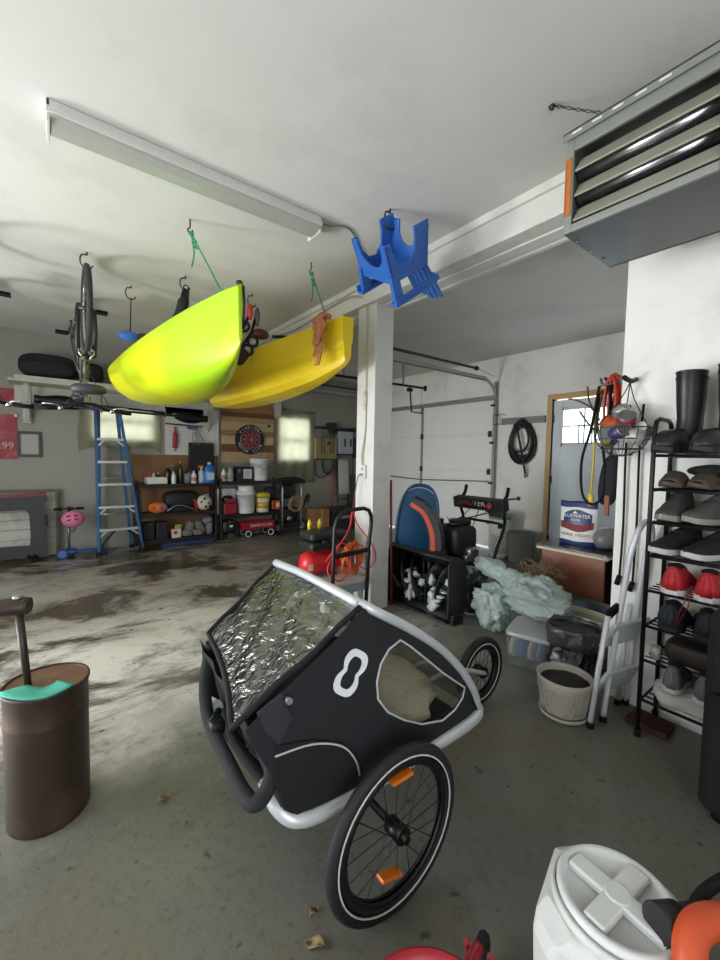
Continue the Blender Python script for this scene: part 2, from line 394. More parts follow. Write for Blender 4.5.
# entry door with a four-pane light
WOOD0 = mt('#c9a877', .6, var=.15, sc=6)
d = MB(); y0, y1 = 1.87, 2.78; wy0, wy1, wz0, wz1 = 2.10, 2.66, 1.57, 2.02; X0, X1 = 5.33, 5.37
d.b2((X0, y0, .01), (X1, wy0, 2.14)).b2((X0, wy1, .01), (X1, y1, 2.14)).b2((X0, wy0, .01), (X1, wy1, wz0)).b2((X0, wy0, wz1), (X1, wy1, 2.14))
for a, b_ in ((1.97, 2.28), (2.37, 2.68)):
    for z0, z1 in ((.2, .72), (.82, 1.42)):
        d.b2((5.322, a, z0), (5.335, b_, z1)).b2((5.316, a+.05, z0+.05), (5.33, b_-.05, z1-.05))
DOORM = mt('#d8e0e8', .5, var=.04)
door = struct('door_1', d, DOORM, bevel=.004)
MB().b2((5.345, wy0, wz0), (5.35, wy1, wz1)).build('door_glass', clear('door_glass', (.9, .97, 1), .15), door)
q = MB(); q.b2((5.325, wy0-.03, wz0-.03), (5.372, wy0+.015, wz1+.03)).b2((5.325, wy1-.015, wz0-.03), (5.372, wy1+.03, wz1+.03)).b2((5.325, wy0, wz0-.03), (5.372, wy1, wz0+.015)).b2((5.325, wy0, wz1-.015), (5.372, wy1, wz1+.03)).b2((5.33, wy0, 1.785), (5.365, wy1, 1.805)).b2((5.33, 2.37, wz0), (5.365, 2.39, wz1))
q.build('window_grid', WHITE, door)
h = MB(); h.cyl((5.33, 1.94, .98), (5.27, 1.94, .98), .014).ell((5.255, 1.94, .98), (.03, .032, .032)); h.build('door_knob', STEEL, door)
for z in (.3, 1.1, 1.9): MB().b2((5.3, 2.765, z-.05), (5.335, 2.785, z+.05)).build('hinge', DKST, door)
f = MB(); f.b2((5.275, 2.78, 0), (5.42, 2.84, 2.22)).b2((5.275, 1.81, 0), (5.42, 1.87, 2.22)).b2((5.275, 1.87, 2.155), (5.42, 2.78, 2.22)); struct('trim_3', f, WOOD0, bevel=.003)
# sectional garage door
GD = mt('#ecece8', .5, var=.04, sc=3)
gd = bpy.data.objects.new('door_2', None); COL.objects.link(gd); gd['kind'] = 'structure'; gd.location = (5.33, 4.93, 0); WORLD[gd.name] = Vector(gd.location)
zs = [.02, .60, 1.17, 1.74, 2.31]
for z0, z1 in zip(zs, zs[1:]):
    p = MB(); p.b2((5.33, 3.67, z0), (5.37, 6.19, z1)).b2((5.325, 3.67, z0), (5.372, 6.19, z0+.02)).b2((5.325, 3.67, z1-.035), (5.372, 6.19, z1-.004))
    p.build('door_section', GD, gd, bevel=.004)
p = MB(); p.b2((5.295, 3.68, 2.24), (5.325, 6.18, 2.31)); p.b2((5.275, 3.68, 2.265), (5.3, 6.18, 2.275)); p.build('strut', GALV, gd)
p = MB(); p.b2((5.305, 5.13, .3), (5.325, 5.17, 2.28)); p.build('center_stile', GALV, gd)
for z in zs[1:4]:
    for y in (5.15, 3.74):
        p = MB(); p.b2((5.30, y-.025, z-.05), (5.325, y+.025, z+.04)); p.cyl((5.30, y-.03, z-.006), (5.30, y+.03, z-.006), .008, n=8); p.build('hinge', DKST, gd)
p = MB(); p.tube([(5.29, 3.72, 1.02), (5.29, 5.15, .97), (5.29, 6.15, 1.0)], .008, 6); p.build('lock_bar', DKST, gd)
# tracks and hardware
def track(y, label, pick):
    t = thing('garage_door_track', label, 'track', (5.25, y, 0), world=True)
    p = MB(); p.b2((5.24, y-.03, .02), (5.275, y-.022, 2.2)).b2((5.24, y-.03, .02), (5.246, y+.02, 2.2)).b2((5.27, y-.03, .02), (5.276, y+.02, 2.2)); p.build('vertical_rail', GALV, t)
    p = MB(); arc = [(5.258-.30*(1-math.cos(a)), y, 2.2+.30*math.sin(a)) for a in [i*PI/2/8 for i in range(9)]]
    p.tube(arc, .026, 6, flat=.6); p.build('curved_rail', GALV, t)
    p = MB(); p.b2((2.9, y-.025, 2.475), (4.97, y-.018, 2.525)).b2((2.9, y-.025, 2.475), (4.97, y+.02, 2.482)).b2((2.9, y-.025, 2.52), (4.97, y+.02, 2.526)); p.b2((2.9, y-.025, 2.5), (2.93, y+.02, 2.85)); p.build('horizontal_rail', GALV, t)
    p = MB(); p.b2((5.276, y-.02, .02), (5.298, y+.05, 2.5)); p.build('mounting_angle', GALV, t, bevel=.002)
    for z in (.4, 1.0, 1.6, 2.15): MB().cyl((5.235, y-.005, z), (5.235, y+.06, z), .018, n=10).build('roller', DKST, t)
    p = MB(); zz = 2.62
    p.tube([(3.0+i*.006, y, zz) for i in range(292)], [.019, .015]*146, 8); p.cyl((4.75, y, zz), (4.80, y, zz), .03, n=12); p.build('extension_spring', DKST, t)
    p = MB(); p.tube([(4.8, y, zz), (5.2, y, 2.56)], .004, 5); p.build('cable', DKST, t)
    return t
track(3.62, 'galvanized garage door track beside the black coiled hose', 0)
track(6.24, 'galvanized garage door track hanging beyond the pillar, near the window wall', 1)
t = thing('garage_door_opener_rail', 'black garage door opener rail with hanging bracket under the ceiling', 'rail', (3.9, 4.6, 2.45), world=True)
p = MB(); p.bar((2.5, 4.6, 2.43), (4.80, 4.6, 2.46), .03, .03); p.cyl((4.79, 4.6, 2.42), (4.79, 4.6, 2.50), .025, n=10); p.build('rail', BLACKM, t)
p = MB(); p.tube([(4.45, 4.6, 2.44), (4.50, 4.6, 2.07), (4.72, 4.6, 2.06), (4.74, 4.6, 2.15)], .012, 6); p.box((4.45, 4.6, 2.40), (.09, .04, .05)); p.build('release_arm', BLACKM, t)
p = MB(); p.tube([(4.7, 4.6, 2.08), (4.72, 4.6, 2.46)], .003, 5); p.build('pull_cord', mt('#8c8c88', .7), t)
for x in (3.2, 4.3): MB().b2((x, 4.585, 2.45), (x+.02, 4.615, 2.85)).build('ceiling_strap', GALV, t)
# board on the wall for tools, beside the tall track
wbm = MB(); wbm.b2((5.265, 2.86, 1.86), (5.299, 3.52, 1.95)); solo('wall_board', wbm, mt('#8d8b84', .7, dirt='#4d4a45', dirt_amt=.6, dsc=9), 'short grey board on the wall above the black coiled hose', 'board', bevel=.003)
# ------------------------------------------------------------------ bicycle trailer in the foreground
FAB = mt('#14151a', .8, var=.12, sc=40, bump=.15); FABD = mt('#0a0b0d', .85, var=.15, sc=40, bump=.15); FABG = mt('#202227', .75, var=.12, sc=40, bump=.15)
SILV = mt('#c9ccce', .35, .35, var=.04); RUB = mt('#151516', .7, var=.2, sc=30, bump=.2); ORANGE = mt('#c9691a', .3, var=.15, sc=40); PIPE = mt('#b9babb', .5)
def wheel(parent, c, Rr, tw, hub, spokes=20, ax=(0, 1, 0), stripe=True, deep=.03, name='wheel', tread=False):
    c = Vector(c); a = Vector(ax).normalized()
    wobj = MB().torus(c, a, Rr-tw*.5, tw*.5, 48, 10).build(name, RUB, parent)
    m_ = MB()
    for s in (-1, 1): m_.torus(c+a*s*tw*.22, a, Rr-tw-deep*.45, deep*.5, 40, 6, flat=.45)
    m_.build('rim', mt('#1a1a1b', .4, .4), wobj)
    if stripe:
        m_ = MB()
        for s in (-1, 1): m_.torus(c+a*s*tw*.40, a, Rr-tw*.86, .0026, 48, 5)
        m_.build('reflective_stripe', mt('#d8d8d4', .4), wobj)
    m_ = MB(); u = Vector((0, 0, 1)); x = u.cross(a).normalized()
    for i in range(spokes):
        t0 = 2*PI*i/spokes; t1 = t0+(.5 if i % 2 else -.5); s = 1 if i % 4 < 2 else -1
        p0 = c+a*s*.018+(x*math.cos(t1)+u*math.sin(t1))*hub; p1 = c+(x*math.cos(t0)+u*math.sin(t0))*(Rr-tw-deep*.6)
        m_.cyl(p0, p1, .0016, n=4, caps=False)
    m_.build('spokes', mt('#2a2a2b', .35, .7), wobj)
    m_ = MB(); m_.cyl(c-a*.03, c+a*.03, hub, n=14); m_.cyl(c-a*.045, c+a*.045, hub*.5, n=10); m_.build('hub', BLACKM, wobj)
    return wobj
t = thing('bicycle_trailer', 'black child bicycle trailer with clear window flap and white frame on the floor', 'bicycle trailer', (.86, 1.31, 0), world=True)
YN, YF = .945, 1.56
wn = wheel(t, (.80, .835, .25), .25, .036, .026)
for ang, rr0 in ((90, .172), (-106, .118)):
    a = R(ang); c = Vector((.80+rr0*math.cos(a), .826, .25+rr0*math.sin(a)))
    e = Vector((-math.sin(a), 0, math.cos(a)))
    MB().bar(c-e*.040, c+e*.040, .012, .034, (0, 1, 0)).build('reflector', ORANGE, wn, bevel=.004, label='orange reflector')
wf = wheel(t, (.80, 1.67, .25), .25, .036, .026)
wj = wheel(t, (1.865, 1.32, .19), .19, .044, .03)
m_ = MB()
for s in (-.035, .035): m_.tube([(1.30, 1.30+s*2, .33), (1.55, 1.31+s*1.6, .32), (1.865, 1.32+s, .19)], .012, 8, sm=5)
m_.build('jogger_arm', SILV, t)
# frame
for y, nm in ((YN-.012, 'near'), (YF+.012, 'far')):
    k = 1 if nm == 'near' else -1
    m_ = MB(); m_.tube([(.475, y+k*.11, .425), (.485, y+k*.04, .385), (.54, y, .355), (.7, y-k*.004, .342), (1.0, y, .338), (1.26, y, .345), (1.335, y+k*.02, .365), (1.35, y+k*.10, .375)], .023, 10, sm=5)
    m_.build('lower_rail', SILV, t)
    m_ = MB(); m_.tube([(.745, y+k*.06, .905), (.76, y+k*.02, .898), (.80, y, .872), (.90, y, .812), (1.0, y, .745), (1.10, y, .668), (1.20, y, .57), (1.28, y, .465), (1.325, y+k*.01, .375)], .0155, 8, sm=5)
    m_.build('upper_rail', SILV, t)
MB().tube([(.745, YN+.02, .905), (.742, 1.3, .915), (.745, YF-.02, .905)], .0155, 8, sm=5).build('crossbar', SILV, t)
MB().cyl((.80, .80, .25), (.80, 1.70, .25), .012, n=10).build('axle', BLACKM, t)
m_ = MB(); m_.b2((.55, .98, .31), (1.3, 1.53, .335)); m_.tube([(.49, 1.0, .40), (.475, 1.25, .40), (.50, 1.46, .40)], .02, 8, sm=4); m_.build('floor_tray', FABD, t, bevel=.01)
win = [(.885, .768), (.93, .735), (1.0, .675), (1.1, .59), (1.225, .495), (1.215, .46), (1.17, .43), (1.10, .418), (.99, .45), (.90, .502), (.83, .555), (.79, .61), (.785, .665), (.80, .715), (.835, .752)]
outl = [(.745, .897), (.80, .862), (.90, .80), (1.0, .732), (1.10, .655), (1.20, .557), (1.275, .455), (1.325, .37), (1.25, .345), (1.05, .335), (.8, .338), (.62, .35), (.53, .362), (.48, .41), (.455, .50), (.405, .60), (.375, .665), (.48, .735), (.64, .825)]
def bul(y0, s):
    return lambda x, z: y0-s*.02*max(0, 1-((x-.85)/.5)**2)*max(0, 1-((z-.55)/.35)**2)
for y0, s in ((YN, 1), (YF, -1)):
    far = s < 0; O = [(x+.075*max(0, (.72-x)/.34), z+.05*max(0, (.72-x)/.34)*(z > .5)) for x, z in outl] if far else outl
    p = MB(); p.fill(O, [win], (lambda x, z: YF-.13*max(0, (.72-x)/.34)) if far else bul(y0, s)); p.build('side_panel', FAB, t, solid=.006)
    p = MB(); p.fill(win, [], bul(y0+s*.004, s)); p.build('side_window', clear('trailer_window_%d' % s, (.82, .82, .80), .10, .08, .2, 9), t)
    p = MB(); f = bul(y0-s*.004, s); p.tube([(x, f(x, z), z) for x, z in win], .0035, 6, closed=True); p.build('window_piping', PIPE, t, label='light grey window piping')
    p = MB(); g = bul(y0-s*.006, s)
    pk = [(.455, .60), (.56, .575), (.66, .525), (.72, .46), (.745, .38), (.74, .342), (.62, .35), (.535, .364), (.485, .41), (.46, .5)]
    p.fill(pk, [], g); p.build('side_pocket', FABD, t, solid=.004)
    p = MB(); p.tube([(x, g(x, z)-s*.004, z) for x, z in ((.45, .575), (.56, .565), (.655, .52), (.705, .455), (.722, .40))], .0028, 6, sm=5); p.build('pocket_piping', PIPE, t, label='light grey pocket piping')
# the white outline emblem on the side, shaped like an 8
def emblem(sc):
    out = []
    for i in range(48):
        a = 2*PI*i/48
        ca, sa = math.cos(a), math.sin(a)
        lobe = .040*(1+.0*sa); d = .040
        # two rounded squares with a pinched waist
        y = sa*.086; wdt = .046*(1-.30*math.exp(-(y/.020)**2))
        e = 3.2; x = math.copysign(abs(ca)**(2/e), ca)*wdt; y = math.copysign(abs(sa)**(2/e), sa)*.066
        wdt = .046*(1-.30*math.exp(-(y/.016)**2)); x = math.copysign(abs(ca)**(2/e), ca)*wdt
        out.append((x*sc[0], y*sc[1]))
    return out
lo, li = emblem((1, 1)), emblem((.56, .70)); ang = R(-36); cx, cz = .688, .724; fb = bul(YN, 1)
def pl(p): x = cx+p[0]*math.cos(ang)-p[1]*math.sin(ang); z = cz+p[0]*math.sin(ang)+p[1]*math.cos(ang); return (x, fb(x, z)-.0065, z)
m_ = MB(); vo = [pl(p) for p in lo]; vi = [pl(p) for p in li]; n = len(vo)
m_._add(vo+vi, [(i, (i+1) % n, n+(i+1) % n, n+i) for i in range(n)], False); m_.build('emblem', mt('#dfe3e8', .5), t, solid=.002, label='white outline emblem shaped like an 8')
# front mesh and rear panel
prof = [(.76, .895), (.90, .803), (1.0, .735), (1.10, .658), (1.20, .56), (1.275, .458), (1.32, .375)]
m_ = MB(); m_.grid(lambda u, v: (lambda i, f: (prof[i][0]*(1-f)+prof[i+1][0]*f, YN+.015+(YF-YN-.03)*v, prof[i][1]*(1-f)+prof[i+1][1]*f-.01))(min(int(u*6), 5), u*6-min(int(u*6), 5)), 18, 6); m_.build('front_cover', clear('mesh_cover', (.55, .55, .52), .06, .3), t)
m_ = MB(); m_.tube([(.78, YN-.004, .872), (.90, YN-.006, .798), (1.0, YN-.006, .73), (1.10, YN-.006, .653), (1.20, YN-.006, .555), (1.275, YN-.006, .455), (1.315, YN-.006, .375)], .014, 8, sm=4, flat=.5); m_.build('edge_binding', FABD, t)
def rear(u, v):
    z = .67-(.67-.385)*v; x = .385+.04*u+.035*math.sin(v*PI)*.5+.10*v+.012*math.sin(u*21+v*3)*(.4+.6*math.sin(v*PI)); return (x, YN+.01+(YF-.06-YN+.05*v)*u, z)
m_ = MB(); m_.grid(rear, 40, 12); m_.build('rear_panel', FAB, t, solid=.004)
m_ = MB()
m_.prism([(.405, YN-.004, .70), (.47, YN-.014, .735), (.50, YN-.02, .66), (.46, YN-.02, .60), (.43, YN-.012, .64)], (0, .006, 0)); m_.build('side_flap', FABG, t, bevel=.002)
m_ = MB(); m_.cyl((.485, YN-.03, .715), (.485, YN-.012, .715), .009, n=10); m_.build('snap_button', mt('#8c8e90', .3, .6), t)
# clear rear flap
def flap(u, v):
    s = .05*math.sin(v*PI)*math.sin(u*PI); a = Vector((.742, YN+.012, .898)); b = Vector((.755, YF-.012, .902)); c = Vector((.348, YN+.018, .672)); d = Vector((.435, 1.43, .722))
    p = (a.lerp(b, u)).lerp(c.lerp(d, u), v); p.z += s*.35+.006*math.sin(u*17+v*11)*math.sin(v*PI)-.03*(u*(1-u))*v*v; p.x -= s*.2-.02*math.sin(u*PI)*v; return p
m_ = MB(); m_.grid(flap, 36, 28); m_.build('clear_flap', clear('clear_vinyl', (.74, .75, .72), .48, .10, .85, 22), t)
m_ = MB(); m_.tube([flap(0, i/10) for i in range(11)]+[flap(i/10, 1) for i in range(1, 11)]+[flap(1, 1-i/10) for i in range(1, 11)], .009, 8); m_.build('flap_binding', FABD, t)
m_ = MB(); m_.grid(lambda u, v: (.70-.24*v, YN+.05+(YF-YN-.16)*u, .80-.20*v-.04*math.sin(u*PI)), 10, 8); m_.build('inner_mesh', mt('#1d1f1e', .9, var=.2), t, solid=.004)
m_ = MB(); m_.tube([(.45, 1.44, .68), (.43, 1.45, .54), (.415, 1.36, .455), (.405, 1.15, .445), (.40, 1.0, .445), (.415, .955, .45), (.455, .962, .49), (.475, .985, .60)], .021, 10, sm=6); m_.build('handlebar', mt('#151617', .85, var=.2, sc=60, bump=.2), t)
m_ = MB(); m_.rbox((.42, 1.30, .465), (.05, .06, .05)); m_.cyl((.405, 1.30, .48), (.445, 1.35, .48), .012, n=8); m_.build('handle_joint', BLACK, t)
MB().box((.525, 1.05, .325), (.05, .03, .03)).build('tail_reflector', mt('#8c1f16', .3), t, bevel=.006, label='red tail reflector')
# sheepskin inside
m_ = MB(); m_.ell((1.02, 1.25, .415), (.25, .27, .075), 34, 18, jit=.07); m_.wob(.012, 20)
fl = solo('sheepskin', m_, mt('#cfc3ad', .95, var=.2, sc=30, bump=.7), 'cream sheepskin lying inside the black bicycle trailer', 'sheepskin')

# ------------------------------------------------------------------ kayaks
def hull_mat(name, c1, c2, c3, sc=1.2, grad=False):
    M = bpy.data.materials.new(name); M.use_nodes = True; nt = M.node_tree; N = nt.nodes; L = nt.links; p = N['Principled BSDF']
    tc = N.new('ShaderNodeTexCoord'); nz = N.new('ShaderNodeTexNoise'); nz.inputs['Scale'].default_value = sc; nz.inputs['Detail'].default_value = 2
    L.new(tc.outputs['Object'], nz.inputs['Vector'])
    fac = nz.outputs['Fac']
    if grad:
        sp = N.new('ShaderNodeSeparateXYZ'); L.new(tc.outputs['Object'], sp.inputs[0])
        gr = N.new('ShaderNodeMapRange'); gr.inputs[1].default_value = -1.2; gr.inputs[2].default_value = .25; gr.inputs[3].default_value = -.22; gr.inputs[4].default_value = .16; L.new(sp.outputs[1], gr.inputs[0])
        ad = N.new('ShaderNodeMath'); ad.operation = 'ADD'; L.new(fac, ad.inputs[0]); L.new(gr.outputs[0], ad.inputs[1]); fac = ad.outputs[0]
    r = N.new('ShaderNodeValToRGB'); r.color_ramp.elements[0].position = .30; r.color_ramp.elements[1].position = .62
    r.color_ramp.elements[0].color = lin(c1)+(1,); r.color_ramp.elements[1].color = lin(c2)+(1,)
    L.new(fac, r.inputs[0])
    n2 = N.new('ShaderNodeTexNoise'); n2.inputs['Scale'].default_value = 30; n2.inputs['Detail'].default_value = 6
    L.new(tc.outputs['Object'], n2.inputs['Vector'])
    mr = N.new('ShaderNodeMapRange'); mr.inputs[1].default_value = .6; mr.inputs[2].default_value = .8; mr.inputs[4].default_value = .35; L.new(n2.outputs['Fac'], mr.inputs[0])
    mx = N.new('ShaderNodeMix'); mx.data_type = 'RGBA'; mx.inputs[7].default_value = lin(c3)+(1,); L.new(mr.outputs[0], mx.inputs[0]); L.new(r.outputs[0], mx.inputs[6]); L.new(mx.outputs[2], p.inputs['Base Color'])
    p.inputs['Roughness'].default_value = .38
    return M
def hull(cx, st, ribs=False, cxs=None):
    rings = []
    for i, (y, wd, zk, zs, zd) in enumerate(st):
        c = cx if cxs is None else cxs[i]
        h = zs-zk
        if ribs: pr = [(0, zk), (.40, zk+.005), (.62, zk+.05*h/.4), (.70, zk+.16*h/.4), (.93, zk+.20*h/.4), (.97, zk+.30*h/.4), (1.02, zs)]
        else: pr = [(0, zk), (.35, zk+.03*h), (.66, zk+.13*h), (.88, zk+.36*h), (.99, zk+.7*h), (1.03, zs)]
        dk = [(.98, zs+.012), (.8, zs+(zd-zs)*.5), (.45, zs+(zd-zs)*.9)]
        ring = [(c-a*wd, y, z) for a, z in pr]+[(c-a*wd, y, z) for a, z in dk]+[(c, y, zd)]+[(c+a*wd, y, z) for a, z in reversed(dk)]+[(c+a*wd, y, z) for a, z in reversed(pr[1:])]
        rings.append([Vector(p) for p in ring])
    # smooth along the length
    n = len(rings[0]); fine = []
    cols = [catmull([r[j] for r in rings], 5) for j in range(n)]
    for k in range(len(cols[0])): fine.append([cols[j][k] for j in range(n)])
    return MB().loft(fine, smooth=not ribs)
GK = hull_mat('green_yellow_plastic', '#acd91f', '#dfe010', '#b9cf14', 1.2, True)
t = thing('kayak', 'lime green and yellow kayak hanging bow first from the ceiling', 'kayak', (.95, 4.0, 1.8), world=True)
hull(.95, [(2.47, .014, 2.03, 2.37, 2.39), (2.62, .07, 1.94, 2.36, 2.39), (3.0, .20, 1.865, 2.31, 2.40), (3.5, .34, 1.835, 2.24, 2.38), (4.1, .45, 1.84, 2.16, 2.32), (4.6, .47, 1.86, 2.12, 2.28), (5.1, .30, 1.90, 2.17, 2.28), (5.5, .03, 2.02, 2.24, 2.28)]).build('hull', GK, t)
m_ = MB(); m_.tube([(.955, 2.445, 2.37), (.965, 2.455, 2.27), (.965, 2.475, 2.12)], .009, 6); m_.tube([(.93, 2.47, 2.39), (.96, 2.50, 2.41), (.99, 2.55, 2.39)], .012, 6, sm=4); m_.build('grab_handle', BLACK, t, label='black grab handle')
YK = hull_mat('yellow_plastic', '#e0bd1c', '#edcf2c', '#caa510', 1.4)
t = thing('kayak', 'bright yellow kayak with square end hanging beside the white pillar', 'kayak', (1.82, 4.2, 1.88), world=True)
hull(1.86, [(2.62, .052, 2.09, 2.42, 2.43), (2.72, .075, 2.05, 2.41, 2.43), (3.1, .17, 1.98, 2.38, 2.42), (3.6, .27, 1.94, 2.35, 2.38), (4.1, .335, 1.925, 2.32, 2.35), (4.7, .36, 1.925, 2.31, 2.33), (5.4, .28, 1.96, 2.33, 2.36), (5.9, .06, 2.06, 2.38, 2.40)], True).build('hull', YK, t)
m_ = MB(); m_.tube([(1.60, 3.4, 2.40), (1.82, 3.45, 2.44), (2.04, 3.4, 2.40)], .015, 6, sm=4); m_.tube([(1.55, 4.6, 2.36), (1.82, 4.6, 2.42), (2.1, 4.6, 2.36)], .015, 6, sm=4); m_.build('deck_bar', BLACK, t)
GR = mt('#2f8a63', .8, var=.3, sc=60)
def rope(x, y, x1, y1, z1, label):
    t = thing('hanging_rope', label, 'rope', (x, y, 2.85), world=True)
    m_ = MB(); m_.tube([(x, y, 2.85), (x, y, 2.80), (x-.012, y, 2.785), (x-.012, y, 2.77), (x+.01, y, 2.765), (x+.016, y, 2.785)], .005, 6, sm=3); m_.build('ceiling_hook', DKST, t)
    m_ = MB(); m_.tube([(x, y, 2.775), (x+.3*(x1-x), y+.3*(y1-y), 2.775+.3*(z1-2.775)), (x1, y1, z1)], .0055, 6); m_.tube([(x+.004, y, 2.77), (x+.03, y+.02, 2.66), (x+.012, y+.01, 2.56)], .005, 6, sm=3); m_.build('rope', GR, t)
    m_ = MB()
    for z in (2.76, 2.72, 2.69): m_.torus((x+(2.775-z)*(x1-x)/(2.775-z1), y, z), (.3, .2, 1), .012, .006, 12, 6)
    m_.torus((x1, y1, z1+.02), (.2, .5, 1), .018, .006, 12, 6); m_.build('knot', GR, t)
    return t
rope(.75, 2.82, .93, 2.72, 2.39, 'green rope from a ceiling hook down to the lime green kayak')
rope(1.65, 2.83, 1.77, 2.78, 2.43, 'green rope from a ceiling hook down to the yellow kayak')
# rag over the yellow kayak
m_ = MB()
for k, (dx, zt, zb, ph) in enumerate(((0, 2.44, 2.06, 0), (.03, 2.44, 2.14, 1.3), (-.03, 2.43, 2.20, 2.6))):
    m_.grid(lambda u, v, dx=dx, zt=zt, zb=zb, ph=ph: (1.69+dx*.5+.012*math.sin(v*9+ph)-.02*v+.012*math.sin(u*14+ph), 2.765+dx+.15*(u-.5)*(1.15-.85*v)*(1+.4*math.sin(v*13+ph))+.015*math.sin(v*7+ph), zt+(zb-zt)*v), 8, 14)
m_.tube([(1.69, 2.765, 2.43), (1.73, 2.765, 2.455), (1.79, 2.77, 2.45)], .02, 8, sm=3)
solo('rag', m_, mt('#c27a52', .9, var=.25, sc=25, bump=.4), 'torn orange brown rag draped over the yellow kayak', 'rag', solid=.004)

# ------------------------------------------------------------------ bicycles hung upside down from the ceiling
FL = Matrix(((1, 0, 0), (0, -1, 0), (0, 0, -1)))
def F(): q = MB(); q.X = FL.to_4x4(); return q
def bike(X, label, frame_mat, group, acc):
    t = thing('bicycle', label, 'bicycle', (X, 3.90, 2.80), group=group)
    def bw(c, nm):
        q = F(); q.torus(c, (1, 0, 0), .308, .021, 40, 8); wo = q.build(nm, mt('#2c2c2d', .8, var=.2, sc=40, bump=.3), t)
        q = F(); q.torus(c, (1, 0, 0), .283, .010, 36, 6); q.build('rim', CHROME, wo)
        q = F()
        for i in range(20):
            a = 2*PI*i/20; b = a+(.4 if i % 2 else -.4); s = .025 if i % 4 < 2 else -.025
            q.cyl((s, c[1]+.02*math.cos(b), c[2]+.02*math.sin(b)), (0, c[1]+.28*math.cos(a), c[2]+.28*math.sin(a)), .0015, n=4, caps=False)
        q.build('spokes', STEEL, wo)
        q = F(); q.cyl((-.05, c[1], c[2]), (.05, c[1], c[2]), .018, n=10); q.build('hub', DKST, wo)
    bw((0, 0, .33), 'front_wheel'); bw((0, -1.03, .33), 'rear_wheel')
    q = F()
    HT, HB, BB, ST = (0, -.19, .84), (0, -.14, .70), (0, -.60, .29), (0, -.76, .78)
    q.cyl(HT, HB, .022, n=12); q.cyl(HT, ST, .016, n=10); q.cyl(HB, BB, .019, n=10); q.cyl(ST, BB, .016, n=10)
    for s in (-1, 1):
        q.tube([(0, -.75, .74), (s*.045, -.82, .6), (s*.06, -1.03, .33)], .009, 6); q.tube([(0, -.62, .29), (s*.05, -.75, .3), (s*.06, -1.03, .33)], .010, 6)
    q.build('frame', frame_mat, t)
    q = F()
    for s in (-1, 1): q.tube([(s*.02, -.135, .69), (s*.055, -.12, .67), (s*.06, -.06, .5), (s*.055, 0, .33)], [.013, .02, .018, .012], 8); 
    q.cyl((0, -.14, .70), (0, -.12, .66), .022, n=10); q.build('fork', mt('#2b2c2e', .35, .5), t)
    q = F()
    for s in (-1, 1):
        q.tube([(s*.055, -.10, .60), (s*.05, -.075, .66), (s*.02, -.075, .705)], .008, 6); q.box((s*.036, -.09, .635), (.014, .05, .02))
    q.tube([(-.04, -.07, .70), (0, -.06, .72), (.04, -.07, .70)], .003, 5, sm=3); q.build('brake', CHROME, t)
    q = F(); q.cyl((0, -.19, .84), (0, -.20, .96), .018, n=10); q.tube([(0, -.20, .95), (0, -.16, 1.02), (0, -.11, 1.06)], .019, 8); q.build('stem', mt('#8b8c8e', .3, .9), t)
    q = F(); q.tube([(-.31, -.16, 1.11), (-.15, -.13, 1.10), (-.06, -.11, 1.06), (.06, -.11, 1.06), (.15, -.13, 1.10), (.31, -.16, 1.11)], .012, 8, sm=3); q.build('handlebar', BLACKM, t)
    for s in (-1, 1):
        q = F(); q.cyl((s*.20, -.14, 1.105), (s*.32, -.162, 1.11), .017, n=10); q.build('grip', BLACKR, t)
        q = F(); q.tube([(s*.17, -.12, 1.10), (s*.20, -.07, 1.085), (s*.29, -.075, 1.08)], .006, 6, sm=3); q.cyl((s*.16, -.14, 1.10), (s*.19, -.14, 1.105), .02, n=10); q.build('brake_lever', CHROME, t)
        q = F(); q.tube([(s*.17, -.10, 1.1), (s*.12, .03, 1.04), (s*.03, .0, .86), (0, -.07, .72)], .003, 5, sm=5); q.build('cable', BLACK, t)
    q = F(); q.lathe([(0, -.035), (.085, -.035), (.115, -.02), (.12, .0), (.115, .02), (.085, .035), (0, .035)], (0, .10, .965), 24, sy=.55); q.cyl((0, .08, .965), (0, -.20, .94), .012, n=8); q.build('handlebar_tray', mt('#333335', .45), t)
    q = F(); q.rbox((0, -.82, .94), (.15, .11, .06), e=3); q.rbox((0, -.70, .945), (.06, .18, .045), e=3); q.build('saddle', mt('#232325', .5), t)
    q = F(); q.cyl((0, -.76, .76), (0, -.80, .91), .013, n=10); q.build('seat_post', CHROME, t)
    q = F(); q.torus((.045, -.60, .29), (1, 0, 0), .085, .006, 28, 6); q.torus((.06, -.60, .29), (1, 0, 0), .065, .005, 28, 6); q.cyl((-.06, -.60, .29), (.07, -.60, .29), .02, n=10)
    q.cyl((.075, -.60, .29), (.09, -.46, .21), .011, n=8); q.cyl((-.075, -.60, .29), (-.09, -.74, .37), .011, n=8); co = q.build('crankset', DKST, t)
    for x, y, z in ((.14, -.46, .21), (-.14, -.74, .37)):
        q = F(); q.box((x, y, z), (.095, .07, .012)); q.box((x, y-.03, z), (.095, .01, .024)); q.box((x, y+.03, z), (.095, .01, .024)); q.build('pedal', BLACK, co)
    q = F(); q.tube([(.05, -.60, .375), (.05, -1.03, .365)], .005, 5); q.tube([(.05, -.60, .205), (.05, -1.0, .28)], .005, 5); q.torus((.05, -1.03, .33), (1, 0, 0), .035, .012, 20, 6); q.build('chain', DKST, t)
    return t
bike(.26, 'grey and black bicycle hung upside down left of the lime green kayak', mt('#5c6052', .35, .3), 'bicycles hung from the ceiling', 0)
bike(-.40, 'bicycle hung at the left edge, only its handlebar end and pedal in sight', mt('#3a3b40', .35, .3), 'bicycles hung from the ceiling', 1)
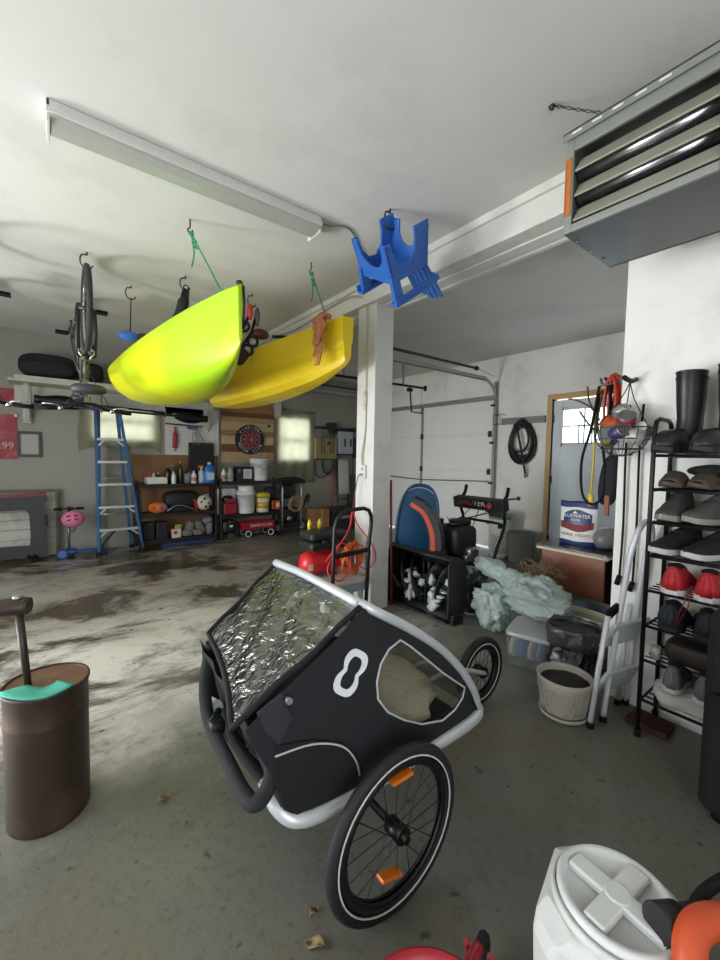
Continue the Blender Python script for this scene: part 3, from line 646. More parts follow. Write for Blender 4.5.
def hook(x, y, label, dx=1.):
    m_ = MB(); m_.cyl((x, y, 2.85), (x, y, 2.825), .006, n=8); m_.tube([(x, y, 2.83), (x-.035*dx, y, 2.82), (x-.042*dx, y, 2.77), (x-.02*dx, y, 2.735), (x+.02*dx, y, 2.735), (x+.036*dx, y, 2.76)], .0055, 7, sm=4)
    return solo('ceiling_hook', m_, DKST, label, 'hook', 'screw hooks in the ceiling')
hook(.26, 3.77, 'bent steel ceiling hook holding the grey bicycle by its wheel')
hook(.95, 3.72, 'steel ceiling hook holding the black folded chair bag')
hook(1.54, 3.72, 'steel ceiling hook holding the red and black trolley between the kayaks')
hook(.62, 4.25, 'small dark ceiling hook above the blue and purple bag')
# black folded chair bag
t = thing('folded_camp_chair', 'black folded camp chair hanging from a ceiling hook above the green kayak', 'camp chair', (.93, 3.74, 2.3), world=True)
m_ = MB(); m_.tube([(.955, 3.72, 2.74), (.93, 3.74, 2.6), (.89, 3.78, 2.4), (.87, 3.80, 2.28)], [.02, .045, .055, .05], 10, sm=4); m_.build('seat_fabric', mt('#1b1c1e', .8, bump=.3), t)
m_ = MB()
for s in (-.035, .03): m_.tube([(.955+s*.5, 3.71, 2.745), (.91+s*1.6, 3.74, 2.42), (.89+s*1.8, 3.76, 2.26)], .011, 6)
m_.build('pole', mt('#3b3c3e', .35, .5), t)
m_ = MB(); m_.torus((.955, 3.72, 2.755), (0, 1, 0), .02, .005, 14, 6); m_.build('strap_loop', BLACKR, t)
# blue and purple bag
t = thing('dry_bag', 'small blue and purple bag hung beside the lime green kayak', 'bag', (.66, 4.25, 2.35), world=True)
m_ = MB(); m_.ell((.60, 4.25, 2.40), (.085, .05, .045), 14, 8); m_.build('blue_end', mt('#3f78d8', .5, bump=.3), t, label='blue end')
m_ = MB(); m_.ell((.74, 4.26, 2.405), (.10, .055, .045), 14, 8); m_.build('purple_body', mt('#4a2347', .6, bump=.3), t, label='purple body')
m_ = MB(); m_.tube([(.62, 4.25, 2.745), (.61, 4.25, 2.44)], .005, 6); m_.build('cord', BLACKR, t)
# red and black folding trolley between the kayaks
t = thing('folding_trolley', 'red and black folded trolley hanging between the two kayaks', 'trolley', (1.48, 3.75, 2.2), world=True)
m_ = MB(); m_.tube([(1.54, 3.72, 2.74), (1.50, 3.73, 2.62), (1.42, 3.75, 2.42), (1.30, 3.78, 2.2)], .014, 8); m_.tube([(1.58, 3.72, 2.66), (1.54, 3.73, 2.5), (1.44, 3.75, 2.34), (1.34, 3.8, 2.15)], .014, 8); m_.build('frame_tube', BLACKM, t)
m_ = MB(); m_.ell((1.52, 3.72, 2.68), (.03, .03, .075), 12, 8); m_.build('red_grip', mt('#c23a34', .5), t, label='red grip')
m_ = MB(); m_.ell((1.59, 3.72, 2.65), (.025, .03, .09), 12, 8); m_.build('grey_grip', mt('#5a5357', .5), t, label='grey grip')
m_ = MB(); m_.ell((1.63, 3.73, 2.50), (.085, .05, .05), 14, 8); m_.build('dark_red_pad', mt('#5a1c24', .5), t, label='dark red pad')
for c in ((1.46, 3.72, 2.54), (1.55, 3.73, 2.42), (1.50, 3.73, 2.33)):
    MB().torus(c, (.3, 1, .1), .045, .014, 20, 8).build('ring_handle', BLACK, t)
m_ = MB(); m_.rbox((1.43, 3.76, 2.28), (.16, .08, .16), M=Euler((0, .6, 0)).to_matrix()); m_.build('bag', mt('#26181f', .7), t)
# ------------------------------------------------------------------ ceiling: light fitting, heater, child's chair
t = thing('fluorescent_light', 'long grey fluorescent light fitting, switched off, on the ceiling', 'light', (.70, 2.34, 2.76), world=True)
LITE = mt('#cfcfca', .45, var=.05)
m_ = MB(); m_.b2((.02, 2.275, 2.80), (1.40, 2.43, 2.849)); m_.b2((.02, 2.265, 2.815), (1.40, 2.285, 2.849)); m_.b2((.02, 2.262, 2.795), (1.40, 2.275, 2.82)); m_.build('housing', LITE, t, bevel=.003)
m_ = MB(); m_.prism([(.035, 2.265, 2.80), (.035, 2.275, 2.785), (.035, 2.31, 2.768), (.035, 2.38, 2.765), (.035, 2.425, 2.80)], (1.35, 0, 0)); m_.build('diffuser', mt('#a9a9a0', .35, var=.1, sc=3, spec=.4), t, bevel=.004)
for x in (.022, 1.388):
    m_ = MB(); m_.prism([(x, 2.265, 2.80), (x, 2.28, 2.80), (x, 2.28, 2.762), (x, 2.435, 2.762), (x, 2.435, 2.849), (x, 2.265, 2.849)], (.012, 0, 0)); m_.build('end_cap', LITE, t, bevel=.002)
m_ = MB(); m_.tube([(1.40, 2.3, 2.83), (1.46, 2.3, 2.835), (1.6, 2.25, 2.84), (1.85, 2.45, 2.84), (2.15, 2.6, 2.845)], .006, 6, sm=4)
solo('light_wire', m_, mt('#77756f', .6), 'thin grey wire along the ceiling from the fluorescent light to the beam', 'wire')
t = thing('power_cable', 'white power cable along the beam and down the pillar to an outlet', 'cable', (2.2, 2.9, 1.3), world=True)
m_ = MB(); m_.tube([(2.165, 5.4, 2.74), (2.165, 4.6, 2.76), (2.16, 4.0, 2.72), (2.16, 3.4, 2.765), (2.155, 3.05, 2.77), (2.185, 2.86, 2.72), (2.21, 2.83, 2.6), (2.212, 2.83, 2.0), (2.212, 2.83, 1.6), (2.20, 2.86, 1.35), (2.212, 2.84, 1.2)], .008, 7, sm=5); m_.build('cord', mt('#b9b1a2', .6), t)
m_ = MB(); m_.cyl((2.205, 2.83, 1.92), (2.205, 2.83, 1.80), .016, n=10); m_.cyl((2.205, 2.83, 1.80), (2.205, 2.83, 1.76), .01, n=8); m_.build('connector', mt('#c8bfa9', .5), t)
t = thing('power_outlet', 'white outlet box with dark cord on the face of the pillar', 'outlet', (2.21, 2.84, 1.2), world=True)
m_ = MB(); m_.b2((2.195, 2.805, 1.16), (2.22, 2.875, 1.28)); m_.build('box', WPL, t, bevel=.003)
m_ = MB()
for z in (1.195, 1.245): m_.b2((2.19, 2.825, z-.015), (2.2, 2.855, z+.015))
m_.build('socket', mt('#a9a8a2', .5), t)
m_ = MB(); m_.tube([(2.19, 2.84, 1.2), (2.165, 2.86, 1.18), (2.16, 2.90, 1.0), (2.15, 2.93, .75), (2.1, 2.95, .5), (2.1, 2.97, .4)], .005, 6, sm=4); m_.build('cord', mt('#6b3034', .6), t)

# unit heater
HG = mt('#8f918b', .45, .35, var=.06, sc=3); HD = mt('#5d5f5f', .4, .6, var=.15, sc=3)
t = thing('unit_heater', 'grey louvered unit heater hanging under the ceiling beside the beam', 'heater', (1.98, .62, 2.3), world=True)
X0, X1, Y0, Y1, Z0, Z1 = 1.75, 2.22, .33, .905, 2.305, 2.705
m_ = MB(); m_.b2((X0+.01, Y0, Z0), (X1, Y1, Z0+.008)); m_.build('bottom_panel', HD, t)
m_ = MB(); m_.b2((X0+.01, Y0, Z1-.008), (X1, Y1, Z1)); m_.build('top_panel', HG, t)
m_ = MB(); m_.b2((X0+.01, Y1-.008, Z0+.008), (X1, Y1, Z1-.008)); m_.b2((X0+.01, Y0, Z0+.008), (X1, Y0+.008, Z1-.008)); m_.b2((X1-.01, Y0, Z0), (X1, Y1, Z1)); m_.build('casing', HG, t)
m_ = MB(); m_.b2((X0, Y1-.03, Z0), (X0+.015, Y1, Z1)).b2((X0, Y0, Z0), (X0+.015, .40, Z1)).b2((X0, .40, Z1-.075), (X0+.015, Y1-.03, Z1)).b2((X0, .40, Z0), (X0+.015, Y1-.03, Z0+.03)); m_.build('front_frame', HG, t, bevel=.002)
m_ = MB(); m_.b2((X0-.012, Y0, Z1-.003), (X0+.06, Y1+.012, Z1+.004)); m_.b2((X0-.012, Y0, Z1-.03), (X0-.008, Y1+.012, Z1+.002)); m_.build('top_flange', HG, t)
for i in range(5):
    m_ = MB(); y = .86-.075*i; m_.b2((X0-.0135, y-.018, Z1-.017), (X0-.011, y+.018, Z1-.009)); m_.build('slot', WPL, t)
m_ = MB(); m_.b2((X0-.004, Y1-.024, Z0+.07), (X0+.002, Y1-.006, Z1-.10)); m_.b2((X0+.0, Y1-.005, Z0+.07), (X0+.05, Y1+.003, Z1-.10)); m_.build('warning_label', mt('#b5672c', .5), t, label='orange label strip')
for z in (.063, .162, .262):
    m_ = MB(); m_.box((X0+.03, (.40+Y1-.03)/2, Z0+z+.012), (.008, Y1-.03-.405, .075), Euler((0, R(34), 0)).to_matrix()); m_.build('louver', mt('#a5a293', .45, .3), t, bevel=.002)
for z in (.172, .270):
    m_ = MB(); m_.cyl((X0+.085, .36, Z0+z), (X0+.085, Y1-.02, Z0+z), .034, n=18); m_.build('heat_tube', mt('#c4c6c8', .22, .95), t)
m_ = MB(); m_.b2((X0+.2, Y0+.01, Z0+.01), (X0+.21, Y1-.01, Z1-.01)); m_.build('baffle', mt('#2b2b2a', .7), t)
m_ = MB()
for i in range(3): m_.ell((X0+.1+.13*i, Y1-.012, Z0-.001), (.006, .006, .004), 8, 6)
m_.build('screws', STEEL, t)
a, b_ = Vector((1.72, .96, 2.845)), Vector((1.745, .775, 2.712))
m_ = MB(); n = 10
for i in range(n):
    c = a.lerp(b_, (i+.5)/n); d = (b_-a).normalized(); e = Vector((0, 0, 1)) if i % 2 else d.cross(Vector((0, 0, 1)))
    nm = d.cross(e).normalized(); ring = [c+d*.011*math.cos(q)+e.normalized()*.006*math.sin(q) for q in [2*PI*k/10 for k in range(10)]]
    m_.tube(ring, .002, 5, closed=True)
m_.cyl((1.72, .96, 2.85), (1.72, .96, 2.83), .008, n=8); m_.tube([(1.72, .97, 2.835), (1.70, .965, 2.835), (1.70, .95, 2.835), (1.72, .945, 2.835)], .003, 6)
m_.build('hanging_chain', DKST, t)
m_ = MB()
for x, y in ((1.80, .36), (2.15, .40), (2.15, .86)): m_.cyl((x, y, 2.70), (x, y, 2.85), .005, n=6)
m_.build('hanger_rod', DKST, t)

# child's slatted chair hung upside down
BL = mt('#2b5fae', .42, var=.08, sc=12)
t = thing('child_chair', "child's blue plastic slatted chair hanging upside down from a ceiling hook", 'chair', (1.571, 1.829, 2.64))
CH = Matrix(((0, 1, 0, 0), (1, 0, 0, 0), (0, 0, -1, 0), (0, 0, 0, 1)))
CH = Matrix(((-.0924, .797, .5968, 0), (.8811, -.2138, .4219, 0), (.4639, .5648, -.6825, 0), (0, 0, 0, 1))) @ Matrix.Scale(.844, 4)
def CB(): q = MB(); q.X = CH; return q
def archpanel(w, lw, h, ah, flare=0.):
    # outline in (s, z): two legs joined by an arch
    pts = [(-w-flare, 0), (-w+lw-flare, 0)]+[(-(w-lw)*math.cos(PI*i/10)*(1 if i else 1), ah*.35+ah*.65*math.sin(PI*i/10)) for i in range(11)]+[(w-lw+flare, 0), (w+flare, 0), (w, h), (-w, h)]
    return pts
q = CB(); q.prism([(x, -.19+.03*(z/.25), z) for x, z in archpanel(.185, .065, .25, .17)], (0, .018, 0)); q.build('front_panel', BL, t, bevel=.004)
q = CB(); q.prism([(x, .20-.06*(z/.25), z) for x, z in archpanel(.185, .085, .25, .15)], (0, -.018, 0)); q.build('rear_panel', BL, t, bevel=.004)
for s in (-1, 1):
    q = CB(); q.prism([(s*.185, y, z) for y, z in [(-.19, 0), (-.14, 0), (-.12, .10), (-.07, .16), (-.01, .17), (.05, .12), (.07, .03), (.07, -.03), (.20, -.03), (.16, .25), (-.16, .25)]], (-s*.018, 0, 0)); q.build('side_panel', BL, t, bevel=.004)
    q = CB(); q.prism([(s*.19, -.18, .20), (s*.19, -.11, .20), (s*.205, -.10, .37), (s*.205, -.18, .37)], (-s*.035, 0, 0)); q.prism([(s*.16, -.20, .37), (s*.235, -.20, .37), (s*.235, -.06, .37), (s*.21, .22, .37), (s*.17, .22, .37), (s*.165, -.06, .37)], (0, 0, .02)); q.prism([(s*.215, -.20, .37), (s*.235, -.20, .37), (s*.212, .22, .37), (s*.195, .22, .37)], (0, 0, -.035)); q.build('armrest', BL, t, bevel=.004)
q = CB()
for i in range(5): q.box((0, -.135+.065*i, .25-.008*i), (.35, .056, .014), (R(-7), 0, 0))
q.build('seat', BL, t, bevel=.003)
q = CB()
for i in range(5):
    k = i-2; h = .44-.02*abs(k)**1.5
    q.box((k*.066, .15+.5*h*math.sin(R(24)), .20+.5*h*math.cos(R(24))), (.056, .016, h), (R(-24), 0, R(-k*2)))
q.box((0, .235, .36), (.40, .02, .045), (R(-24), 0, 0)); q.build('backrest', BL, t, bevel=.003)
hook(1.672, 1.935, "ceiling hook holding the child's blue chair")

# ------------------------------------------------------------------ snow blower and what stands beyond the pillar
SB = mt('#191a1b', .45, var=.2); SNOW = mt('#b9bdc0', .8, var=.1, sc=20)
t = thing('snow_blower', 'black two-stage snow blower with orange striped chute standing behind the pillar', 'snow blower', (3.0, 2.47, 0), world=True)
A, B = 2.12, 2.83
prof = [(2.535, .53), (2.60, .545), (2.69, .52), (2.74, .42), (2.755, .28), (2.74, .14), (2.68, .05), (2.57, .035)]
m_ = MB(); m_.loft([[Vector((x, y, z)) for x, z in prof] for y in (A, B)], closed=False, caps=False); m_.build('auger_housing', SB, t, solid=.012)
for y in (A, B):
    m_ = MB(); m_.prism([(2.52, y, .50), (2.57, y, .55), (2.64, y, .555), (2.74, y, .46), (2.765, y, .25), (2.73, y, .06), (2.57, y, .03), (2.525, y, .08)], (0, .014 if y == B else -.014, 0)); m_.build('side_plate', SB, t, bevel=.003)
    m_ = MB(); s = -.03 if y == A else .03; m_.b2((2.55, y+s*.5, .005), (2.68, y+s*1.4, .09)); m_.build('skid_shoe', mt('#2b2b2c', .4, .5), t, bevel=.006)
m_ = MB(); m_.cyl((2.645, A, .27), (2.645, B, .27), .022, n=10); m_.cyl((2.645, 2.475, .27), (2.9, 2.475, .27), .06, n=12)
for s, y0 in ((1, A+.02), (-1, B-.02)):
    def hel(u, v, s=s, y0=y0, ph=0):
        a = u*2*PI*1.25+ph; r = .06+.13*v; return (2.645+r*.5*math.cos(a), y0+s*u*.31, .27+r*math.sin(a))
    m_.grid(lambda u, v: hel(u, v), 40, 2); m_.grid(lambda u, v: hel(u, v, ph=PI), 40, 2)
m_.build('auger', mt('#242425', .4, .4), t, solid=.008)
m_ = MB()
for i in range(36):
    y = A+.05+random.random()*(B-A-.1); z = .07+random.random()*.28; x = 2.58+random.random()*.12
    m_.ell((x, y, z), (.015+.03*random.random(), .015+.045*random.random(), .01+.04*random.random()), 9, 6, jit=.42)
sn = m_.build('snow_clumps', SNOW, t, label='packed snow clumps'); sn['kind'] = 'stuff'
MB().b2((2.51, A, .02), (2.56, B, .035)).build('scraper_bar', DKST, t)
# chute
path = [Vector(p) for p in ((2.70, 2.40, .50), (2.71, 2.42, .66), (2.70, 2.46, .78), (2.67, 2.53, .89), (2.61, 2.62, .96))]
P5 = catmull(path, 5); rings = []; st1 = []; st2 = []
for i, p in enumerate(P5):
    f = i/(len(P5)-1); T = (P5[min(i+1, len(P5)-1)]-P5[max(i-1, 0)]).normalized()
    sd = T.cross(Vector((-.6, .75, .0))).normalized(); fr = sd.cross(T).normalized(); r = .070-.012*f
    ring = [p+sd*r+fr*r*.9, p+sd*r-fr*r*.6, p+sd*r*.4-fr*r, p-sd*r*.4-fr*r, p-sd*r-fr*r*.6, p-sd*r+fr*r*.9]
    rings.append(ring); st1.append((p+sd*(r+.010)+fr*r*.75, p+sd*(r+.010)+fr*r*.15)); st2.append((p-sd*(r+.010)+fr*r*.75, p-sd*(r+.010)+fr*r*.15))
m_ = MB(); m_.loft(rings, closed=False, caps=False, smooth=False); m_.build('chute', SB, t, solid=.008)
m_ = MB()
for st in (st1, st2): m_.grid(lambda u, v: st[min(int(round(v*20)), len(st)-1)][0].lerp(st[min(int(round(v*20)), len(st)-1)][1], u), 1, 20)
m_.build('chute_stripe', mt('#b8431f', .5), t, label='orange red chute stripe')
m_ = MB(); m_.cyl((2.68, 2.40, .50), (2.68, 2.40, .555), .10, n=18); m_.build('chute_base', SB, t)
m_ = MB(); m_.box((2.66, 2.58, .965), (.14, .16, .02), (0, R(20), R(-40))); m_.build('chute_deflector', mt('#232733', .4), t, bevel=.004)
# engine
m_ = MB(); m_.rbox((3.00, 2.46, .60), (.32, .32, .28), e=6); m_.b2((2.88, 2.33, .30), (3.2, 2.62, .50)); m_.build('engine', mt('#161617', .5), t)
m_ = MB(); m_.rbox((3.02, 2.28, .50), (.12, .08, .12), e=4); m_.cyl((3.08, 2.26, .44), (3.08, 2.33, .44), .05, n=14); m_.rbox((2.95, 2.28, .46), (.06, .06, .08), e=4); m_.build('muffler', mt('#8f9092', .3, .85), t)
m_ = MB(); m_.cyl((3.08, 2.46, .74), (3.08, 2.46, .78), .10, n=18); m_.cyl((2.92, 2.56, .735), (2.92, 2.56, .79), .03, n=12); m_.b2((2.88, 2.36, .70), (2.97, 2.45, .76)); m_.build('fuel_cap', BLACK, t)
m_ = MB(); m_.b2((2.76, 2.30, .18), (3.34, 2.62, .33)); m_.build('gearbox', SB, t, bevel=.01)
for y, s in ((2.20, -1), (2.75, 1)):
    m_ = MB(); m_.torus((2.93, y, .20), (0, 1, 0), .135, .065, 32, 10, flat=1.0); wo = m_.build('wheel', mt('#2a2a2a', .8, dirt='#b9bcbd', dirt_amt=.8, dsc=12), t)
    m_ = MB()
    for i in range(16):
        a = 2*PI*i/16
        for k in (-1, 1):
            aa = a+k*.1; c = Vector((2.93+.198*math.cos(aa), y+k*.032, .20+.198*math.sin(aa))); m_.box(c, (.022, .05, .034), Matrix.Rotation(-aa, 3, 'Y') @ Matrix.Rotation(k*.6, 3, 'X'))
    m_.build('tread', mt('#a3a4a4', .8, dirt='#d0d2d3', dirt_amt=.6, dsc=11), wo)
    m_ = MB(); m_.cyl((2.93, y-.03, .20), (2.93, y+.03, .20), .085, n=20); m_.build('rim', mt('#2f2f30', .5), wo)
HB = mt('#151516', .4, .3)
for y in (2.26, 2.76):
    m_ = MB(); m_.tube([(3.28, y, .26), (3.38, y, .48), (3.50, y, .72), (3.45, y-.01, .84), (3.47, y, .96)], .0155, 8, sm=4); m_.build('handle_tube', HB, t)
    m_ = MB(); m_.tube([(3.46, y, .94), (3.52, y, 1.0), (3.54, y, 1.08)], .017, 8, sm=3); m_.build('grip', BLACKR, t)
m_ = MB(); m_.tube([(3.49, 2.26, .70), (3.44, 2.30, .735), (3.44, 2.72, .735), (3.49, 2.76, .70)], .0135, 8, sm=4); m_.build('cross_brace', HB, t)
m_ = MB(); m_.box((3.44, 2.51, .91), (.10, .60, .115), (0, R(-12), 0)); m_.b2((3.40, 2.22, .80), (3.47, 2.38, .90)); co = m_.build('control_panel', mt('#171718', .5), t, bevel=.012)
rt_ = (0, -1, 0); uu = (math.sin(R(-12))*-1*0-.2, 0, 1)
text('lettering', 'SNO', mt('#a3262b', .5), co, (3.383, 2.635, .915), .085, rt_, (.2, 0, 1)); text('lettering', 'TEK', mt('#c9c9c9', .5), co, (3.383, 2.475, .915), .085, rt_, (.2, 0, 1))
m_ = MB(); m_.box((3.384, 2.36, .90), (.006, .05, .05), Euler((R(45), 0, 0)).to_matrix()); m_.build('emblem', mt('#a3262b', .5), co, label='red diamond emblem')
m_ = MB(); m_.tube([(3.42, 2.50, .86), (3.30, 2.48, .70), (3.2, 2.5, .55)], .005, 6); m_.tube([(3.43, 2.36, .84), (3.1, 2.55, .75), (2.87, 2.53, .62)], .006, 6); m_.tube([(3.40, 2.60, .85), (3.2, 2.64, .70), (3.0, 2.55, .80)], .004, 6, sm=3); m_.build('control_rod', BLACK, t)
m_ = MB(); m_.cyl((3.42, 2.24, .97), (3.48, 2.14, .985), .008, n=8); m_.ell((3.49, 2.12, .99), (.02, .02, .02)); m_.build('shift_lever', BLACK, t)

m_ = MB(); out = []
for i in range(60):
    a = 2*PI*i/60; e = 2.6; x = math.copysign(abs(math.cos(a))**(2/e), math.cos(a))*.225; z = math.copysign(abs(math.sin(a))**(2/e), math.sin(a))*.53
    if z < 0: x *= 1.0+.10*z
    out.append((x, z))
SLM = Matrix.Translation((3.18, 3.13, .535)) @ Matrix.Rotation(R(-36), 4, 'Z') @ Matrix.Rotation(R(-5), 4, 'X') @ Matrix.Rotation(R(6), 4, 'Y')
t = thing('plastic_sled', 'blue plastic sled standing upright behind the snow blower', 'sled', (3.18, 3.13, 0), world=True)
m_.X = SLM; m_.prism([(x, 0, z) for x, z in out], (0, .012, 0)); m_.X = SLM; m_.tube([(x, -.005, z) for x, z in out], .016, 6, closed=True); m_.build('body', mt('#174f74', .4, var=.1), t)
m_ = MB(); m_.X = SLM; m_.tube([(-.15, -.012, .44), (-.06, -.014, .49), (.06, -.014, .49), (.15, -.012, .44)], .004, 6, sm=5); m_.build('rope', WPL, t, label='thin white rope arc')
m_ = MB(); m_.X = SLM; m_.rbox((0, -.01, .33), (.16, .02, .05)); m_.build('hand_slot', BLACKR, t)
m_ = MB(); m_.cyl((2.45, 2.70, .02), (2.44, 2.735, 1.15), .011, n=8)
solo('red_pole', m_, mt('#6d161d', .5), 'thin dark red pole leaning on the far edge of the pillar', 'pole')
# bins by the garage door
t = thing('mesh_bin', 'tall white perforated bin with green lid beside the garage door track', 'bin', (5.0, 3.30, 0))
def meshwall(r, z0, z1, n, rows):
    q = MB()
    for i in range(n):
        a = 2*PI*i/n
        for s in (1, -1):
            q.tube([(r*math.cos(a+s*u*.9), r*math.sin(a+s*u*.9), z0+(z1-z0)*u) for u in (0, .25, .5, .75, 1)], .006, 5)
    for k in (0, 1): q.torus((0, 0, z0+(z1-z0)*k), (0, 0, 1), r, .009, 30, 6)
    return q
WB = mt('#d3d3cc', .5, var=.05)
MB().lathe([(.128, .0), (.133, .06), (.136, .06)], n=28).build('base', WB, t)
meshwall(.137, .04, .32, 22, 4).build('perforated_wall', WB, t)
MB().lathe([(.12, .03), (.127, .31)], n=24).build('liner', mt('#8b8b86', .8), t)
MB().lathe([(.138, .31), (.146, .36), (.15, .54), (.152, .56)], n=30).build('upper_body', WB, t)
MB().lathe([(.154, .535), (.156, .575), (.15, .60), (.05, .625), (0, .628)], n=30).build('lid', mt('#6f9a5c', .5), t, label='green lid')
m_ = MB(); m_.X = Matrix.Rotation(R(213), 4, 'Z'); m_.cyl((.147, 0, .44), (.155, 0, .44), .032, n=18); m_.build('emblem', BLACK, t, label='round black emblem')
m_ = MB(); m_.lathe([(.155, .0), (.165, .02), (.172, .36), (.176, .385), (.165, .39), (.16, .36), (.15, .05), (0, .04)], n=30); m_.v = [p+Vector((5.0, 2.97, 0)) for p in m_.v]; m_.wob(.008, 9)
solo('laundry_bin', m_, mt('#7b7b77', .85, var=.2, sc=14, bump=.3), 'round grey fabric bin standing between the perforated bin and the entry door', 'bin')
m_ = MB(); m_.lathe([(.04, 0), (.042, .10), (.03, .13), (.012, .15), (.012, .17)], (4.85, 3.62, 0), 14); solo('spray_can', m_, mt('#b9444a', .4), 'small red and white container on the floor below the garage door track', 'container')
# coiled hose on the wall
t = thing('garden_hose', 'black coiled garden hose hanging on the wall between garage door and entry door', 'hose', (5.24, 3.18, 1.25), world=True)
pts = []
for k in range(10):
    ry = .165+random.uniform(-.035, .045); rz = .255+random.uniform(-.06, .06); cz = 1.63+random.uniform(-.04, .03); cyy = 3.18+random.uniform(-.02, .02); xx = 5.285-.0075*k
    for i in range(14):
        a = PI/2+2*PI*i/14; pts.append((xx-.004*i/14, cyy+ry*math.cos(a)*(1-.15*math.sin(a)), cz+rz*math.sin(a)))
pts.append((5.23, 3.12, 1.3)); pts.append((5.25, 3.10, 1.16))
MB().tube(pts, .0155, 7, sm=2).build('coil', mt('#1a1b1d', .5, var=.2), t)
MB().cyl((5.25, 3.10, 1.17), (5.25, 3.098, 1.11), .017, n=10).build('coupling', STEEL, t)
m_ = MB(); m_.cyl((5.30, 3.18, 1.88), (5.20, 3.18, 1.87), .012, n=8); m_.build('hook', DKST, t)
t = thing('wire_bracket', 'small dark wire bracket on the wall left of the black coiled hose', 'bracket', (5.25, 3.5, 1.85), world=True)
m_ = MB(); m_.tube([(5.29, 3.58, 2.0), (5.15, 3.58, 2.0), (5.15, 3.58, 1.86), (5.29, 3.58, 1.86)], .004, 5); m_.tube([(5.29, 3.46, 2.0), (5.15, 3.46, 2.0), (5.15, 3.46, 1.86), (5.29, 3.46, 1.86)], .004, 5); m_.tube([(5.15, 3.58, 2.0), (5.15, 3.46, 2.0)], .004, 5); m_.tube([(5.15, 3.58, 1.86), (5.15, 3.46, 1.86)], .004, 5); m_.build('wire', DKST, t)
# ------------------------------------------------------------------ things hanging at the wall end beside the entry door
def coil(c, ry, rz, n, r, ax, mat, seed, jit=.02):
    rr = random.Random(seed); pts = []
    for k in range(n):
        a0 = rr.uniform(-jit, jit); b0 = rr.uniform(-jit, jit); dx = rr.uniform(-.03, .03)
        for i in range(10):
            a = PI/2+2*PI*i/10; pts.append(Vector(c)+Vector(ax)*(ry+a0)*math.cos(a)+Vector((0, 0, 1))*(rz+b0)*math.sin(a)+Vector((ax[1], -ax[0], 0))*dx)
    return MB().tube(pts, r, 6, sm=3)
def cordhook(y, z): pass
AX = (.6, .8, 0)
t = thing('cord_hook', 'black metal hook rail on the wall end carrying the cords', 'hook', (2.6, .99, 1.8), world=True)
m_ = MB(); m_.b2((2.57, .95, 1.79), (2.71, .965, 1.83)); m_.build('plate', DKST, t)
for x in (2.60, 2.68): MB().tube([(x, .96, 1.81), (x, 1.06, 1.80), (x, 1.08, 1.84)], .007, 6, sm=3).build('prong', DKST, t)
solo('extension_lead', coil((2.62, 1.01, 1.69), .05, .15, 7, .0075, AX, None, 3), mt('#b2392b', .5), 'red extension cord looped on the wall end above the wire basket', 'extension cord')
solo('extension_lead', coil((2.66, 1.06, 1.66), .055, .17, 4, .007, AX, None, 5), BLACKR, 'bundle of black cord hanging behind the red extension cord', 'cord')
m_ = MB(); m_.tube([(2.63, 1.10, 1.80), (2.62, 1.13, 1.55), (2.62, 1.175, 1.36), (2.62, 1.165, 1.16), (2.62, 1.11, 1.09), (2.62, 1.05, 1.14), (2.62, 1.04, 1.3), (2.62, 1.07, 1.5)], .008, 7, sm=6)
solo('cable_loop', m_, BLACKR, 'long black cable loop hanging in front of the entry door', 'cable')
t = thing('extension_cable', 'yellow cord hanging straight down in front of the entry door', 'cord', (2.64, 1.12, 1.1), world=True)
MB().tube([(2.64, 1.09, 1.80), (2.64, 1.12, 1.70), (2.64, 1.115, 1.45), (2.64, 1.12, 1.14)], .0065, 7, sm=4).build('cable', mt('#c9a63a', .5), t)
m_ = MB(); m_.cyl((2.64, 1.12, 1.15), (2.64, 1.12, 1.08), .017, n=10); m_.build('plug', mt('#d8b73c', .5), t)
t = thing('twig_hook', 'thin dark twisted hook with pink tips hanging before the door window', 'hook', (2.66, 1.18, 1.5), world=True)
for pts in ([(2.66, 1.10, 1.60), (2.68, 1.16, 1.68), (2.70, 1.24, 1.73), (2.70, 1.31, 1.755)], [(2.66, 1.12, 1.64), (2.67, 1.17, 1.72), (2.68, 1.19, 1.82)], [(2.66, 1.10, 1.52), (2.68, 1.17, 1.58), (2.69, 1.23, 1.66)]):
    MB().tube(pts, .0055, 6, sm=3).build('twig', mt('#4b443c', .7), t)
    MB().ell(pts[-1], (.009, .011, .009), 8, 6).build('tip', mt('#d79a98', .6), t, label='pink tip')
m_ = MB(); m_.tube([(2.66, 1.09, 1.78), (2.65, 1.11, 1.6), (2.655, 1.12, 1.45)], .007, 6, sm=3); m_.tube([(2.66, 1.22, 1.58), (2.66, 1.22, 1.46), (2.66, 1.14, 1.46), (2.66, 1.14, 1.55)], .004, 5); m_.build('stem', mt('#4b443c', .7), t)
